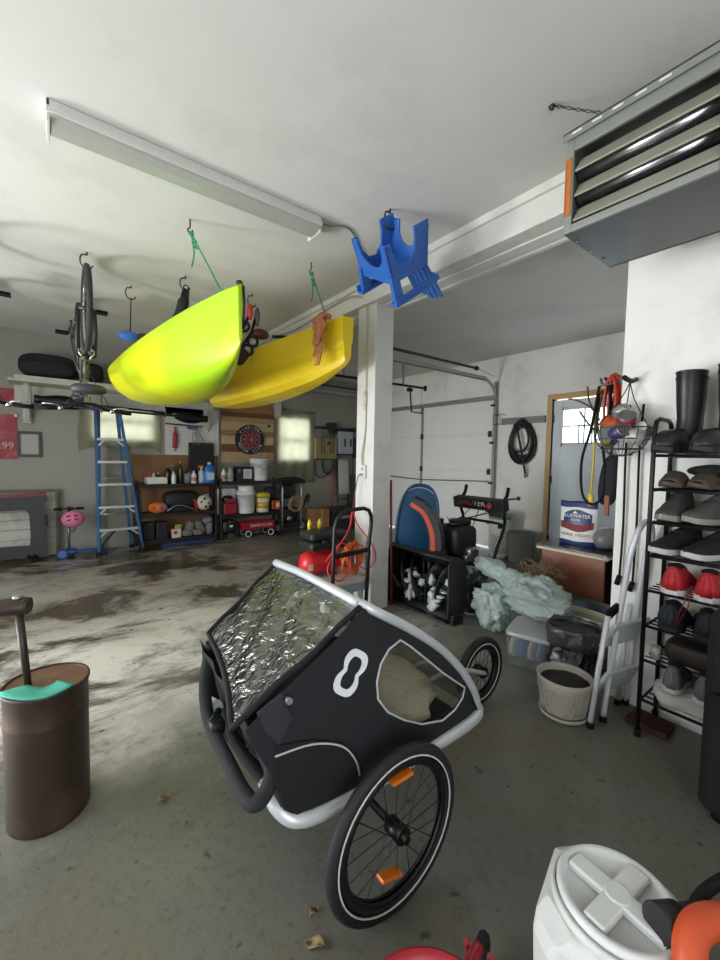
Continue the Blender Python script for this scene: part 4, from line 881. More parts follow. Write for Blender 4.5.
# wire basket with cans
t = thing('wire_basket', 'hanging wire basket full of cans at the wall end', 'basket', (2.45, .90, 1.38), world=True)
BC = Vector((2.45, .90, 1.53))
m_ = MB(); m_.torus(BC, (0, 0, 1), .135, .0035, 36, 6); m_.torus(BC-Vector((0, 0, .06)), (0, 0, 1), .128, .0025, 36, 5); m_.torus(BC-Vector((0, 0, .11)), (0, 0, 1), .10, .0025, 32, 5); m_.torus(BC-Vector((0, 0, .143)), (0, 0, 1), .055, .0025, 24, 5)
for i in range(14):
    a = 2*PI*i/14; m_.tube([BC+Vector((math.cos(a)*.135*math.cos(q), math.sin(a)*.135*math.cos(q), -.15*math.sin(q))) for q in (0, .3, .6, .9, 1.2, 1.5)], .002, 4)
m_.build('wire_bowl', DKST, t)
m_ = MB()
for a in (.3, 2.4, 4.5): m_.tube([BC+Vector((.135*math.cos(a), .135*math.sin(a), 0)), BC+Vector((.04*math.cos(a)+.05, .04*math.sin(a), .15)), Vector((2.50, .89, 1.78))], .003, 5, sm=3)
m_.build('hanger', DKST, t)
m_ = MB(); m_.tube([(2.55, .88, 1.80), (2.50, .885, 1.785), (2.44, .90, 1.80)], .013, 8, sm=3); m_.build('hook_arm', BLACK, t)
def can(c, ax, r, h, body, lid, label, name='can'):
    c = Vector(c); a = Vector(ax).normalized()
    t = thing(name, label, 'can', c-Vector((0, 0, r)), world=True, group='cans in the wire basket')
    MB().cyl(c-a*h/2, c+a*h/2, r, n=20).build('body', body, t)
    q = MB()
    for s in (-1, 1): q.cyl(c+a*s*h/2, c+a*s*(h/2+.003), r*.97, n=20); q.torus(c+a*s*(h/2+.002), a, r*.97, .003, 20, 6)
    q.build('lid', lid, t); return t
can((2.41, .95, 1.485), (-.9, -.2, .4), .043, .085, mt('#a99c4c', .4, .3), STEEL, 'olive can with bright lid at the left of the wire basket')
can((2.385, .895, 1.50), (-.45, -.6, .3), .040, .11, mt('#3b3566', .4), STEEL, 'dark blue can lying across the middle of the wire basket')
can((2.40, .835, 1.485), (.3, -.9, -.25), .038, .105, mt('#c9c8c2', .4, .3), STEEL, 'pale silver can lying at the right of the wire basket')
can((2.41, .865, 1.565), (-.7, -.25, .7), .042, .08, mt('#8d2f3a', .4, .3), STEEL, 'dark red can with bright lid on top of the basket pile')
can((2.46, .945, 1.55), (.25, .8, .35), .040, .10, mt('#c4552f', .5), STEEL, 'orange can at the upper left of the wire basket')
can((2.47, .80, 1.52), (-.9, .2, .3), .03, .07, mt('#8b8c8a', .4, .5), WPL, 'small grey can with white lid at the right rim of the basket')
m_ = MB(); m_.ell((2.47, .91, 1.62), (.045, .05, .045), 12, 8, jit=.15); solo('clear_bag', m_, clear('clear_bag', (.9, .9, .9), .5, .1, .8, 30, .25), 'crumpled clear plastic bag on top of the wire basket', 'bag')
m_ = MB(); m_.rbox((2.66, 1.025, 1.24), (.09, .11, .31), e=3, M=Euler((R(6), 0, 0)).to_matrix()); m_.wob(.008, 8)
t = thing('black_pouch', 'black fabric pouch hanging below the wire basket at the wall end', 'pouch', (2.66, 1.06, 1.1), world=True)
m_.build('body', mt('#161719', .85, bump=.2), t)
MB().tube([(2.66, 1.025, 1.38), (2.67, 1.03, 1.6), (2.66, 1.05, 1.78)], .012, 6, sm=3, flat=.4).build('strap', BLACKR, t)
m_ = MB(); m_.box((2.62, 1.02, 1.09), (.02, .025, .12)); solo('wood_handle', m_, mt('#7d4a30', .6), 'short brown wooden handle hanging beside the black pouch', 'handle', bevel=.003)
for y, zb, nm in ((.905, .70, 'black cable hanging down the white wall end, farther from the shoe rack'), (.84, .68, 'black cable with plug hanging down the white wall near the shoe rack')):
    t = thing('hanging_cable', nm, 'cable', (2.54, y, zb), world=True)
    MB().tube([(2.53, y-.01, 1.66), (2.535, y, 1.4), (2.54, y-.005, 1.0), (2.54, y, zb)], .006, 6, sm=4).build('cord', BLACKR, t)
    MB().cyl((2.54, y, zb+.01), (2.54, y+.012, zb-.04), .014, n=10).build('plug', BLACKR, t)

# ------------------------------------------------------------------ the heap by the wall end
WDK = mt('#7d472e', .45, var=.2, sc=5)
t = thing('side_table', 'brown wooden side table with dark top holding the treat bag', 'table', (3.5, 1.52, 0), world=True)
m_ = MB(); m_.b2((3.30, 1.28, .07), (3.325, 1.77, .625)); m_.build('end_panel', WDK, t, bevel=.002)
m_ = MB(); m_.b2((3.325, 1.74, .07), (3.85, 1.765, .625)).b2((3.325, 1.285, .07), (3.34, 1.30, .625)); m_.b2((3.325, 1.29, .07), (3.85, 1.31, .2)); m_.b2((3.825, 1.28, .07), (3.85, 1.77, .625)); m_.build('carcass', mt('#3a2417', .5), t)
m_ = MB(); m_.b2((3.27, 1.25, .635), (3.88, 1.80, .655)); m_.build('top', mt('#241b18', .25), t, bevel=.003)
m_ = MB(); m_.b2((3.268, 1.25, .615), (3.29, 1.80, .635)); m_.b2((3.29, 1.25, .615), (3.88, 1.262, .635)); m_.ell((3.275, 1.262, .625), (.022, .022, .02), 10, 8); m_.build('edge_moulding', mt('#c0b39c', .5), t, label='pale edge moulding')
for x, y in ((3.32, 1.30), (3.32, 1.75), (3.83, 1.30), (3.83, 1.75)): MB().b2((x-.02, y-.02, 0), (x+.02, y+.02, .08)).build('foot', WDK, t)
# bag of horse treats
NAVY = mt('#1d2f66', .35, var=.1)
t = thing('treat_bag', 'white and navy bag of horse treats standing on the brown side table', 'bag', (3.48, 1.565, .655), rz=R(4))
W_, H_ = .29, .365
def bagpt(s):
    def f(u, v): 
        th = .052*math.sin(max(0.02, min(1, 1-v))*PI*.62+.25)*(math.sin(u*PI)**.45 if 0 < u < 1 else 0) if v < .98 else 0
        return (s*th, (u-.5)*W_*(1-.03*math.sin(v*PI)), H_*v+.004*math.sin(u*9+v*4))
    return f
m_ = MB()
for s in (-1, 1): m_.grid(bagpt(s), 18, 20)
m_.build('pouch', mt('#dfe0dd', .35, var=.04, bump=.1), t)
f = bagpt(-1)
def patch(nm, u0, u1, v0, v1, mat, parent=t, lift=.004, shape=None, label=None):
    q = MB(); q.grid(lambda u, v: (lambda P: (P[0]-lift, P[1], P[2]))(f(u0+(u1-u0)*u, (v0 if not shape else shape(u)[0])+((v1-v0) if not shape else (shape(u)[1]-shape(u)[0]))*v)), 16, 6); return q.build(nm, mat, parent, label=label)
patch('header_band', .0, 1, .86, 1.0, NAVY, lift=.003, label='navy blue header band'); patch('footer_band', .0, 1, 0, .11, NAVY, lift=.003, label='navy blue footer band')
patch('badge', .86, .10, .5, .8, NAVY, shape=lambda u: (.53-.045*math.sin(u*PI), .72+.085*math.sin(u*PI)**.7), label='navy name badge')
patch('treat_picture', .95, .05, .3, .5, mt('#7a2a26', .6, var=.55, sc=70), lift=.0035, shape=lambda u: (.40-.075*math.sin(u*PI), .55-.02*math.sin(u*PI)))
TW = mt('#e8e8e6', .5); rt_ = (0, -1, 0)
def wrap(o, lift):
    for v in o.data.vertices:
        P = f(min(.99, max(.01, v.co.y/W_+.5)), min(.97, max(.01, v.co.z/H_))); v.co.x = P[0]-lift
wrap(text('lettering', 'BLUEWATER', TW, t, (-.060, .004, .245), .0385, rt_, (0, 0, 1), 0), .006); wrap(text('lettering', 'FARMS', TW, t, (-.062, .004, .212), .024, rt_, (0, 0, 1), 0), .006)
wrap(text('lettering', 'HORSE TREATS', mt('#b1453d', .5), t, (-.060, .004, .088), .0345, rt_, (0, 0, 1), 0), .005)
m_ = MB(); m_.prism([(-.060, .025, .268), (-.060, .004, .290), (-.060, -.017, .268)], (-.002, 0, 0)); m_.build('barn_mark', TW, t)
m_ = MB(); m_.X = Matrix.Translation((0, 0, H_*.945)); m_.ell((-.006, .01, 0), (.002, .032, .014), 14, 8); m_.build('hang_hole', mt('#aab0b4', .5), t)
m_ = MB(); m_.ell((3.55, 1.37, .735), (.13, .10, .085), 20, 12, jit=.05); m_.wob(.012, 12); solo('grey_plastic_bag', m_, mt('#77767a', .35, var=.2, bump=.4), 'grey plastic bag on the side table behind the treat bag', 'bag')
# flat boxes leaning on the side table
t = thing('dark_picture_frame', 'dark blue framed panel leaning on the brown side table', 'frame', (3.16, 1.38, 0), world=True)
q = Matrix.Translation((3.15, 1.36, .165)) @ Euler((0, R(14), R(0))).to_matrix().to_4x4()
m_ = MB(); m_.X = q; m_.box((0, 0, 0), (.03, .40, .33)); m_.build('frame', mt('#191b20', .4), t, bevel=.004)
m_ = MB(); m_.X = q; m_.box((-.012, 0, 0), (.014, .33, .26)); m_.build('panel', mt('#2b3a50', .25, var=.2), t)
t = thing('cream_storage_box', 'cream open box standing before the dark framed panel', 'box', (2.98, 1.28, 0), world=True)
m_ = MB(); m_.b2((2.84, 1.07, 0), (2.86, 1.36, .28)).b2((3.00, 1.07, 0), (3.02, 1.36, .28)).b2((2.86, 1.07, 0), (3.00, 1.09, .28)).b2((2.86, 1.34, 0), (3.00, 1.36, .28)).b2((2.86, 1.09, 0), (3.00, 1.34, .02)); m_.build('body', mt('#a9a493', .6), t, bevel=.004)
m_ = MB(); m_.b2((2.825, 1.055, .25), (3.035, 1.075, .30)).b2((2.825, 1.355, .25), (3.035, 1.375, .30)).b2((2.825, 1.075, .27), (2.845, 1.355, .30)).b2((3.015, 1.075, .27), (3.035, 1.355, .30)); m_.build('rim', mt('#bdb7a4', .6), t, bevel=.004)
# clear tote with towels, pale green bag over it
TOTE = clear('tote_plastic', (.92, .94, .94), .16, .2, 0, 10, .06)
t = thing('clear_storage_tote', 'clear plastic storage tote on the floor under the pale green plastic bag', 'tote', (2.60, 1.48, 0), world=True)
TR = Matrix.Translation((2.59, 1.42, 0)) @ Matrix.Rotation(R(18), 4, 'Z')
m_ = MB(); m_.X = TR
for i in range(1):
    m_.loft([[Vector((sx*(.155+.015*z/.2), sy*(.125+.015*z/.2), z)) for sx, sy in ((-1, -.9), (-.9, -1), (.9, -1), (1, -.9), (1, .9), (.9, 1), (-.9, 1), (-1, .9))] for z in (.004, .20)], caps=False, smooth=False)
m_.build('tub', TOTE, t, solid=.003)
m_ = MB(); m_.X = TR; m_.box((0, 0, .004), (.30, .24, .006)); m_.build('base', TOTE, t)
m_ = MB(); m_.X = TR; m_.rbox((0, 0, .208), (.36, .30, .03), e=8); m_.build('lid', clear('tote_lid', (.92, .93, .93), .25, .2, 0, 10, .45, (.9, .9, .9)), t)
for k in range(4):
    m_ = MB(); y = -.087+.058*k; c = TR @ Vector((-.02, y, .095)); m_.ell(c, (.115, .027, .085), 14, 10); m_.wob(.006, 20, k)
    solo('folded_towel', m_, mt(['#5f86c4', '#e0d6c6', '#5a80c0', '#d6cdc0'][k], .9, bump=.4), ['rolled blue towel nearest in the clear tote', 'cream towel between the two blue ones in the tote', 'blue towel farther back in the clear tote', 'cream towel deepest in the clear tote'][k], 'towel', 'towels in the clear tote')
PB = clear('green_bag_plastic', (.86, .98, .93), .40, .10, .8, 34, .36, (.86, 1.0, .95))
t = thing('plastic_bag', 'large pale green crumpled plastic bag heaped on the clear storage tote', 'plastic bag', (2.8, 1.68, 0), world=True)
def blob(c, r, seed, amp=.05, n=84):
    q = MB(); q.ell(c, r, n, n//2); q.wob(amp, 6, seed); q.ridge(amp*1.0, 8, seed, (1, .45, 1.6)); q.ridge(amp*.4, 19, seed+1, (1.2, .5, 1.5)); return q
m_ = blob((2.83, 1.54, .34), (.20, .25, .16), 2, .045); m_.build('main_bulge', PB, t)
m_ = blob((2.79, 1.88, .19), (.14, .15, .20), 5, .045); m_.build('side_bulge', PB, t)
m_ = MB(); m_.tube([(2.85, 1.62, .40), (2.86, 1.78, .42), (2.87, 1.90, .46), (2.88, 2.02, .47), (2.88, 2.07, .44)], [.10, .085, .07, .075, .08, .03], 48, sm=12); m_.wob(.02, 12); m_.ridge(.022, 14, 2, (1, .4, 1.5)); m_.build('twisted_neck', PB, t)
m_ = MB()
rr = random.Random(4)
for i in range(180):
    a = rr.uniform(0, 2*PI); r0 = rr.uniform(0, .12); x, y = 3.02+r0*math.cos(a), 1.62+r0*math.sin(a)*1.4; L_ = rr.uniform(.06, .16); d = Vector((rr.uniform(-1, 1), rr.uniform(-1, 1), rr.uniform(.1, 1))).normalized()
    p = Vector((x, y, .47)); m_.tube([p, p+d*L_*.5+Vector((rr.uniform(-.02, .02), rr.uniform(-.02, .02), .01)), p+d*L_+Vector((0, 0, -.03))], .0022, 4)
m_.ell((3.02, 1.62, .43), (.09, .13, .035), 14, 8, jit=.2)
o = solo('dried_plants', m_, mt('#7d6b50', .9, var=.4, sc=30), 'tangle of dry brown stems lying on the pale green plastic bag', 'dried plants'); o['kind'] = 'stuff'
# black trash bag lined bin
t = thing('trash_bag', 'black open trash bag standing behind the flower pot', 'trash bag', (2.53, 1.13, 0), world=True)
m_ = MB(); m_.lathe([(.12, 0)]+[(.128+.018*math.sin(i*.5)+.002*i/12, .03+.025*i) for i in range(13)], (2.53, 1.13, .0), 64); m_.wob(.014, 9); m_.ridge(.022, 10, 3); m_.build('bag', mt('#121214', .22, var=.2, sc=12, bump=.5), t)
m_ = MB(); m_.lathe([(.150, .24), (.157, .27), (.162, .30), (.160, .33), (.156, .355), (.146, .36), (.138, .33), (.13, .28), (.10, .24), (0, .22)], (2.53, 1.13, 0), 64); m_.wob(.016, 9); m_.ridge(.018, 12, 5); m_.build('folded_rim', mt('#3d3d40', .18, var=.3, sc=10, bump=.6), t, label='grey folded rim')
# flower pot
t = thing('flower_pot', 'cream basketweave flower pot filled with soil on a saucer', 'pot', (2.165, 1.005, 0))
PC = mt('#a8a296', .65, var=.1, sc=14, bump=.2)
MB().lathe([(.10, 0), (.118, .012), (.122, .028), (.112, .028), (.105, .015), (0, .014)], n=32).build('saucer', PC, t)
MB().lathe([(.095, .015), (.105, .04), (.128, .17), (.136, .19), (.138, .212), (.132, .216), (.126, .20), (.122, .175), (0, .175)], n=36).build('body', PC, t)
m_ = MB()
for row in range(4):
    for i in range(14):
        a = 2*PI*(i+.0)/14+(.0 if row % 2 else PI/14*1.0); z = .05+.035*row; r = .105+.024*(z-.04)/.13
        if (i+row) % 2:
            for k in (-1, 0, 1): m_.box((r*math.cos(a+.0), r*math.sin(a), z+.009*k), (.011, .05, .0055), Matrix.Rotation(a, 3, 'Z'))
        else:
            for k in (-1, 0, 1): m_.box((r*math.cos(a+k*.1), r*math.sin(a+k*.1), z), (.011, .0075, .030), Matrix.Rotation(a+k*.1, 3, 'Z'))
m_.build('weave_relief', PC, t)
m_ = MB(); m_.lathe([(.124, .178), (.09, .190), (0, .196)], n=28); m_.wob(.008, 40); m_.build('soil', mt('#2a2420', .95, var=.4, sc=60, bump=.8), t)
# folded white step stool leaning on the wall
WM = mt('#cfd2d4', .35, .2, var=.04)
t = thing('step_stool', 'white folded metal step stool leaning against the wall by the shoe rack', 'step stool', (2.3, .66, 0), world=True)
m_ = MB(); m_.tube([(2.27, .85, .02), (2.285, .825, .35), (2.295, .785, .80), (2.305, .765, .95), (2.34, .755, 1.02), (2.41, .75, 1.05), (2.48, .75, 1.02), (2.515, .755, .95), (2.525, .785, .80), (2.53, .82, .35), (2.535, .84, .02)], .0145, 10, sm=5); m_.build('handle_frame', WM, t)
for x0, x1 in ((2.16, 2.225), (2.50, 2.515)):
    m_ = MB(); m_.tube([(x0, .865, .02), ((x0+x1)/2, .852, .30), (x1, .835, .575)], .0135, 10); m_.build('leg', WM, t)
for x, y in ((2.27, .85), (2.535, .84), (2.16, .865), (2.50, .865)): MB().cyl((x, y, .0), (x+.004, y, .03), .018, n=10).build('foot_cap', BLACKR, t)
for z0, y0 in ((.14, .85), (.40, .825)):
    TRD = Matrix.Translation((2.385, y0-.015, z0+.06)) @ Matrix.Rotation(R(-14), 4, 'Z') @ Matrix.Rotation(R(-62), 4, 'X')
    m_ = MB(); m_.X = TRD; m_.box((0, 0, 0), (.275, .17, .02)); m_.build('tread', WM, t, bevel=.005)
m_ = MB(); m_.bar((2.225, .84, .57), (2.29, .81, .62), .02, .035); m_.build('bracket', BLACK, t)

# ------------------------------------------------------------------ shoe rack
t = thing('shoe_rack', 'tall black metal shoe rack against the white wall', 'shoe rack', (2.41, .29, 0), world=True)
RK = mt('#141415', .4, .3)
FX, BX, RY, EY = 2.29, 2.535, .70, -.12
LV = [.20, .40, .57, .745, .915, 1.075, 1.235, 1.395]
for y in (RY, EY):
    m_ = MB(); m_.tube([(FX, y, .0), (FX, y, 1.50), (FX+.02, y, 1.545), (FX+.06, y, 1.56), (BX-.06, y, 1.56), (BX-.02, y, 1.545), (BX, y, 1.50), (BX, y, .0)], .0105, 8); m_.build('end_frame', RK, t)
    m_ = MB()
    for z in LV[::2]: m_.cyl((FX, y, z-.02), (BX, y, z-.02), .006, n=8)
    m_.build('rung', RK, t)
for z in LV:
    m_ = MB(); m_.cyl((FX, EY, z-.012), (FX, RY, z-.012), .0075, n=8); m_.cyl((BX, EY, z-.012), (BX, RY, z-.012), .0075, n=8)
    for k in range(1, 5): m_.cyl((FX+(BX-FX)*k/5, EY, z-.010), (FX+(BX-FX)*k/5, RY, z-.010), .004, n=6)
    m_.build('shelf', RK, t)
for y in (RY, EY):
    for x in (FX, BX): MB().cyl((x, y, 0), (x, y, .035), .015, n=10).build('foot', BLACKR, t)
def shoe(name, label, cat, loc, rz, up_m, sole_m, h=.10, L_=.27, Wd=.095, group=None, open_=True, lace=None, boot=0., sandal=False):
    t = thing(name, label, cat, loc, rz, group)
    n = 16
    def outline(s, g=0.):   # s 0 heel .. 1 toe -> half width
        return Wd/2*(.72+.12*math.sin(s*PI)+.22*math.exp(-((s-.70)/.22)**2)-.10*math.exp(-((s-.42)/.14)**2))*min(1, (max(0, s)*9+.15))**.4*min(1, ((1-s)*6+.02))**.5+g
    sth = .028 if not sandal else .02
    rings = []
    prof = [(i/18) for i in range(19)]
    m_ = MB()
    left = [Vector((outline(s, .003), -L_/2+s*L_, 0)) for s in prof]; right = [Vector((-outline(s, .003), -L_/2+s*L_, 0)) for s in reversed(prof)]
    ring = left+right
    lift = lambda p: Vector((p.x, p.y, .012*max(0, (p.y/L_-.28)/.22)**2))
    m_.loft([[lift(p) for p in ring], [lift(p*1.0)+Vector((0, 0, sth)) for p in ring]], smooth=False); m_.build('sole', sole_m, t, bevel=.004)
    hh = lambda s: (h*(1.0 if s < .34 else max(.0, 1-(s-.34)/.42))**.85*.62+h*.38*(1-max(0, (s-.74)/.26)**2.2)) if not sandal else h*max(0, math.exp(-((s-.66)/.2)**2))
    if boot: hh = lambda s: h*(1-.25*max(0, (s-.3)/.7))*(1-max(0, (s-.72)/.28)**2.4)
    rings = []
    for s in prof:
        y = -L_/2+s*L_; w_ = max(outline(s), .004); top = max(hh(s), .012); rg = []
        for k in range(13):
            a = PI*k/12; e = .62; px = math.copysign(abs(math.cos(a))**e, math.cos(a))*w_*(1-.30*math.sin(a)*(1 if s < .5 else .5)); rg.append(lift(Vector((px, y, 0)))+Vector((0, 0, sth*.8+top*math.sin(a)**.75)))
        rings.append(rg)
    rings[0] = [Vector((p.x*.9, p.y, p.z)) for p in rings[0]]
    if sandal:
        m_ = MB(); m_.loft(rings[8:17], closed=False, caps=False); m_.build('strap_upper', up_m, t, solid=.005)
    else:
        m_ = MB(); m_.loft(rings, closed=False, caps=False); m_._add(rings[0], [tuple(range(len(rings[0])))], True); m_.build('upper', up_m, t, solid=.004)
        if open_ and not boot:
            m_ = MB(); m_.ell((0, -L_/2+.22*L_, sth*.8+h*.985), (Wd*.27, L_*.15, .012), 14, 8); m_.build('opening', mt('#0d0d0e', .9), t)
            m_ = MB(); m_.ell((0, -L_/2+.44*L_, sth*.8+h*.84), (Wd*.22, L_*.13, .016), 12, 8, M=Euler((R(-28), 0, 0)).to_matrix()); m_.build('tongue', up_m, t)
        if lace:
            m_ = MB()
            for k in range(4):
                s = .42+.07*k; z = sth*.8+hh(s)+.006; y = -L_/2+s*L_; m_.tube([(-Wd*.22, y-.008, z-.006), (0, y, z+.004), (Wd*.22, y+.008, z-.006)], .0025, 5, sm=3)
            m_.build('laces', lace, t)
    if boot:
        rg = []
        for z, sx, sy, yc in ((.06, .046, .075, -.055), (.11, .044, .062, -.068), (.17, .046, .060, -.070), (.26, .053, .066, -.068), (boot-.004, .056, .070, -.064), (boot, .059, .073, -.064), (boot+.004, .055, .069, -.064), (boot-.05, .052, .064, -.066)):
            rg.append([Vector((sx*math.cos(2*PI*k/20), yc+sy*math.sin(2*PI*k/20), z)) for k in range(20)])
        m_ = MB(); m_.loft(rg, caps=False); m_.build('shaft', up_m, t)
        MB().loft([[Vector((.0585*math.cos(2*PI*k/20), -.066+.0725*math.sin(2*PI*k/20), boot-.035+d)) for k in range(20)] for d in (0, .008)], caps=False).build('band', mt('#0f0f10', .3), t)
    return t
BOOT = mt('#1b1c1d', .38, var=.2, sc=6)
DK = R(52)
shoe('rubber_boot', 'tall black rubber boot on the top shelf next to the rack end', 'boot', (2.37, .63, 1.395), R(68), BOOT, mt('#121213', .5), h=.10, L_=.29, Wd=.105, group='rubber boots on the top shelf', boot=.385, open_=False)
shoe('rubber_boot', 'second tall black rubber boot on the top shelf, at the photo edge', 'boot', (2.38, .48, 1.395), R(62), BOOT, mt('#121213', .5), h=.10, L_=.29, Wd=.105, group='rubber boots on the top shelf', boot=.40, open_=False)
BRN = mt('#3d332b', .7, var=.25, sc=12); BRS = mt('#4b4034', .7)
shoe('sandal', 'brown slide sandal below the boots, nearer the rack end', 'sandal', (2.39, .615, 1.235), R(78), BRN, BRS, h=.06, L_=.26, Wd=.10, group='slide sandals', sandal=True)
shoe('sandal', 'brown slide sandal below the boots, farther along the shelf', 'sandal', (2.39, .495, 1.235), R(66), BRN, BRS, h=.06, L_=.26, Wd=.10, group='slide sandals', sandal=True)
m_ = MB(); m_.rbox((2.46, .40, 1.315), (.16, .42, .06), e=2.6); m_.wob(.01, 9); solo('folded_cloth', m_, mt('#1a1a1b', .8, bump=.3), 'flat black cloth lying across the brown sandals', 'cloth')
GRY = mt('#454642', .85, var=.2, sc=30, bump=.3)
shoe('grey_shoe', 'grey suede ankle shoe on the third shelf, nearer the rack end', 'shoe', (2.40, .63, 1.075), R(80), GRY, mt('#8c8a80', .6), h=.115, L_=.26, group='grey suede shoes', lace=mt('#2c2c2b', .8))
shoe('grey_shoe', 'grey suede ankle shoe on the third shelf, farther along', 'shoe', (2.40, .49, 1.075), R(48), GRY, mt('#8c8a80', .6), h=.115, L_=.26, group='grey suede shoes', lace=mt('#2c2c2b', .8))
BS = mt('#17181a', .8, var=.2, sc=40, bump=.2)
shoe('black_shoe', 'black running shoe with white sole above the red shoes, nearer the rack end', 'shoe', (2.40, .625, .915), R(62), BS, mt('#c4c5c1', .5), h=.095, L_=.28, group='black running shoes with white soles', lace=BLACKR)
shoe('black_shoe', 'black running shoe with white sole above the red shoes, farther along', 'shoe', (2.40, .49, .915), R(58), BS, mt('#c4c5c1', .5), h=.095, L_=.28, group='black running shoes with white soles', lace=BLACKR)
RS = mt('#b8242a', .6, var=.15, sc=30, bump=.2)
shoe('red_shoe', 'red running shoe with white sole, nearer the rack end', 'shoe', (2.40, .60, .745), R(-86), RS, mt('#cfd3d0', .5), h=.105, L_=.29, Wd=.118, group='red running shoes', lace=RED)
shoe('red_shoe', 'red running shoe with white sole, farther along the shelf', 'shoe', (2.40, .475, .745), R(-86), RS, mt('#cfd3d0', .5), h=.105, L_=.29, Wd=.118, group='red running shoes', lace=RED)
m_ = MB(); m_.tube([(2.285, .525, .79), (2.27, .55, .70), (2.268, .575, .60)], .006, 5, flat=.3); m_.tube([(2.30, .52, .80), (2.275, .53, .70), (2.27, .56, .62)], .006, 5, flat=.3); solo('red_strap', m_, mt('#a5242c', .6), 'red strap hanging down between the red running shoes', 'strap')
NV = mt('#1b222b', .7, var=.25, sc=20)
shoe('dark_clog', 'dark navy clog under the red shoes, nearer the rack end', 'shoe', (2.40, .61, .57), R(-80), NV, mt('#17191c', .7), h=.10, L_=.28, Wd=.128, group='dark navy clogs')
shoe('dark_clog', 'dark navy clog under the red shoes, farther along', 'shoe', (2.40, .48, .57), R(-80), NV, mt('#17191c', .7), h=.10, L_=.28, Wd=.12, group='dark navy clogs')
shoe('purple_shoe', 'dull purple shoe on the dark clog shelf at the photo edge', 'shoe', (2.40, .31, .57), R(-80), mt('#5a4a60', .7), mt('#8b8890', .6), h=.085, L_=.26)
m_ = MB(); m_.rbox((2.41, .50, .455), (.18, .26, .10), e=5); solo('dark_brown_bag', m_, mt('#2b211c', .6, var=.2), 'dark brown leather bag on the low shelf of the rack', 'bag')
shoe('grey_sneaker', 'grey and white sneaker on the white cloth bag, nearer the rack end', 'shoe', (2.37, .575, .295), R(-86), mt('#6b6a6c', .7), mt('#c9c7bf', .6), h=.10, L_=.26, group='grey and white sneakers', lace=BLACKR)
shoe('grey_sneaker', 'grey and white sneaker on the white cloth bag, beside the black case', 'shoe', (2.37, .46, .295), R(-86), mt('#6b6a6c', .7), mt('#c9c7bf', .6), h=.10, L_=.26, group='grey and white sneakers', lace=BLACKR)
m_ = MB(); m_.rbox((2.39, .47, .25), (.26, .40, .10), e=3.2, n=60); m_.wob(.014, 9); m_.ridge(.016, 11, 2); solo('white_cloth_bag', m_, mt('#b7b6b1', .8, bump=.4), 'crumpled white cloth bag on the bottom shelf of the shoe rack', 'bag')
m_ = MB(); m_.cyl((2.33, .655, .40), (2.33, .655, .46), .022, n=12); solo('small_jar', m_, mt('#9a9a92', .4), 'small grey jar at the rack end beside the brown bag', 'jar')
m_ = MB(); m_.b2((2.36, .60, 0), (2.5, .78, .03)); solo('red_tray', m_, mt('#3a1010', .7), 'dark red tray on the floor beside the shoe rack', 'tray', bevel=.006)
# black upright case at the photo edge
t = thing('black_case', 'tall black upright case on the floor in front of the shoe rack', 'case', (2.09, .12, 0), world=True)
m_ = MB(); m_.b2((1.95, -.22, .03), (2.25, .395, .80)); m_.build('shell', mt('#101113', .9, var=.2, sc=80, bump=.3), t, bevel=.04, seg=5)
m_ = MB(); m_.tube([(1.945, -.17, .5), (1.945, .36, .5)], .006, 6); m_.build('zip', BLACKM, t)
for y in (-.14, .33):
    for x in (2.0, 2.18): MB().cyl((x, y, 0), (x, y, .045), .025, n=12).build('foot', BLACKR, t)

# ------------------------------------------------------------------ near floor: pet food bin, orange tool, red toy, metal can
t = thing('pet_food_bin', 'white square plastic bin with round screw lid on the floor', 'bin', (.955, .31, 0), rz=R(15)); t.scale = (.95, .95, 1.02)
WB2 = mt('#c4c5c1', .5, var=.06, sc=20, bump=.08)
def sq(h, z, c=.28): return [Vector((x*h, y*h, z)) for x, y in ((-1, -1+c), (-1+c, -1), (1-c, -1), (1, -1+c), (1, 1-c), (1-c, 1), (-1+c, 1), (-1, 1-c))]
m_ = MB(); m_.loft([sq(.125, 0), sq(.14, .02), sq(.152, .33), sq(.150, .36, .36), sq(.132, .385, .5)], smooth=False); m_.build('body', WB2, t, bevel=.008)
m_ = MB(); m_.lathe([(.136, .375), (.137, .398), (.128, .402), (.128, .39), (.0, .389)], n=40); m_.build('collar', WB2, t)
m_ = MB(); m_.lathe([(.125, .385), (.125, .410), (.120, .4145), (.110, .4145), (.106, .408), (.103, .398), (0, .396)], n=40); ld = m_.build('lid', mt('#cbccc9', .45, var=.05), t)
m_ = MB(); m_.box((0, 0, .407), (.206, .046, .020)); m_.box((0, 0, .407), (.046, .206, .020)); m_.cyl((0, 0, .397), (0, 0, .4195), .030, n=20); m_.build('lid_grip', mt('#cbccc9', .45, var=.05), ld, bevel=.005); ld.rotation_euler = (0, 0, R(-20))
t = thing('garden_blower', 'orange and black handled garden tool beside the white pet food bin', 'garden tool', (.98, .10, 0), world=True)
m_ = MB(); m_.tube([(.89, .07, .22), (.875, .10, .33), (.895, .165, .42), (.95, .182, .466), (1.03, .15, .463), (1.08, .10, .40)], .027, 14, sm=6); m_.build('handle', mt('#c04a26', .45), t, label='orange curved handle')
m_ = MB(); m_.cyl((.935, .235, .445), (.985, .212, .44), .032, .029, n=20); m_.cyl((.98, .215, .44), (1.03, .195, .435), .021, n=14); m_.build('nozzle', mt('#111112', .5), t, label='black nozzle')
m_ = MB(); m_.tube([(1.02, .20, .435), (1.07, .195, .45), (1.15, .165, .465), (1.22, .12, .47), (1.25, .05, .40)], .012, 9, sm=5); m_.build('hose', BLACKR, t)
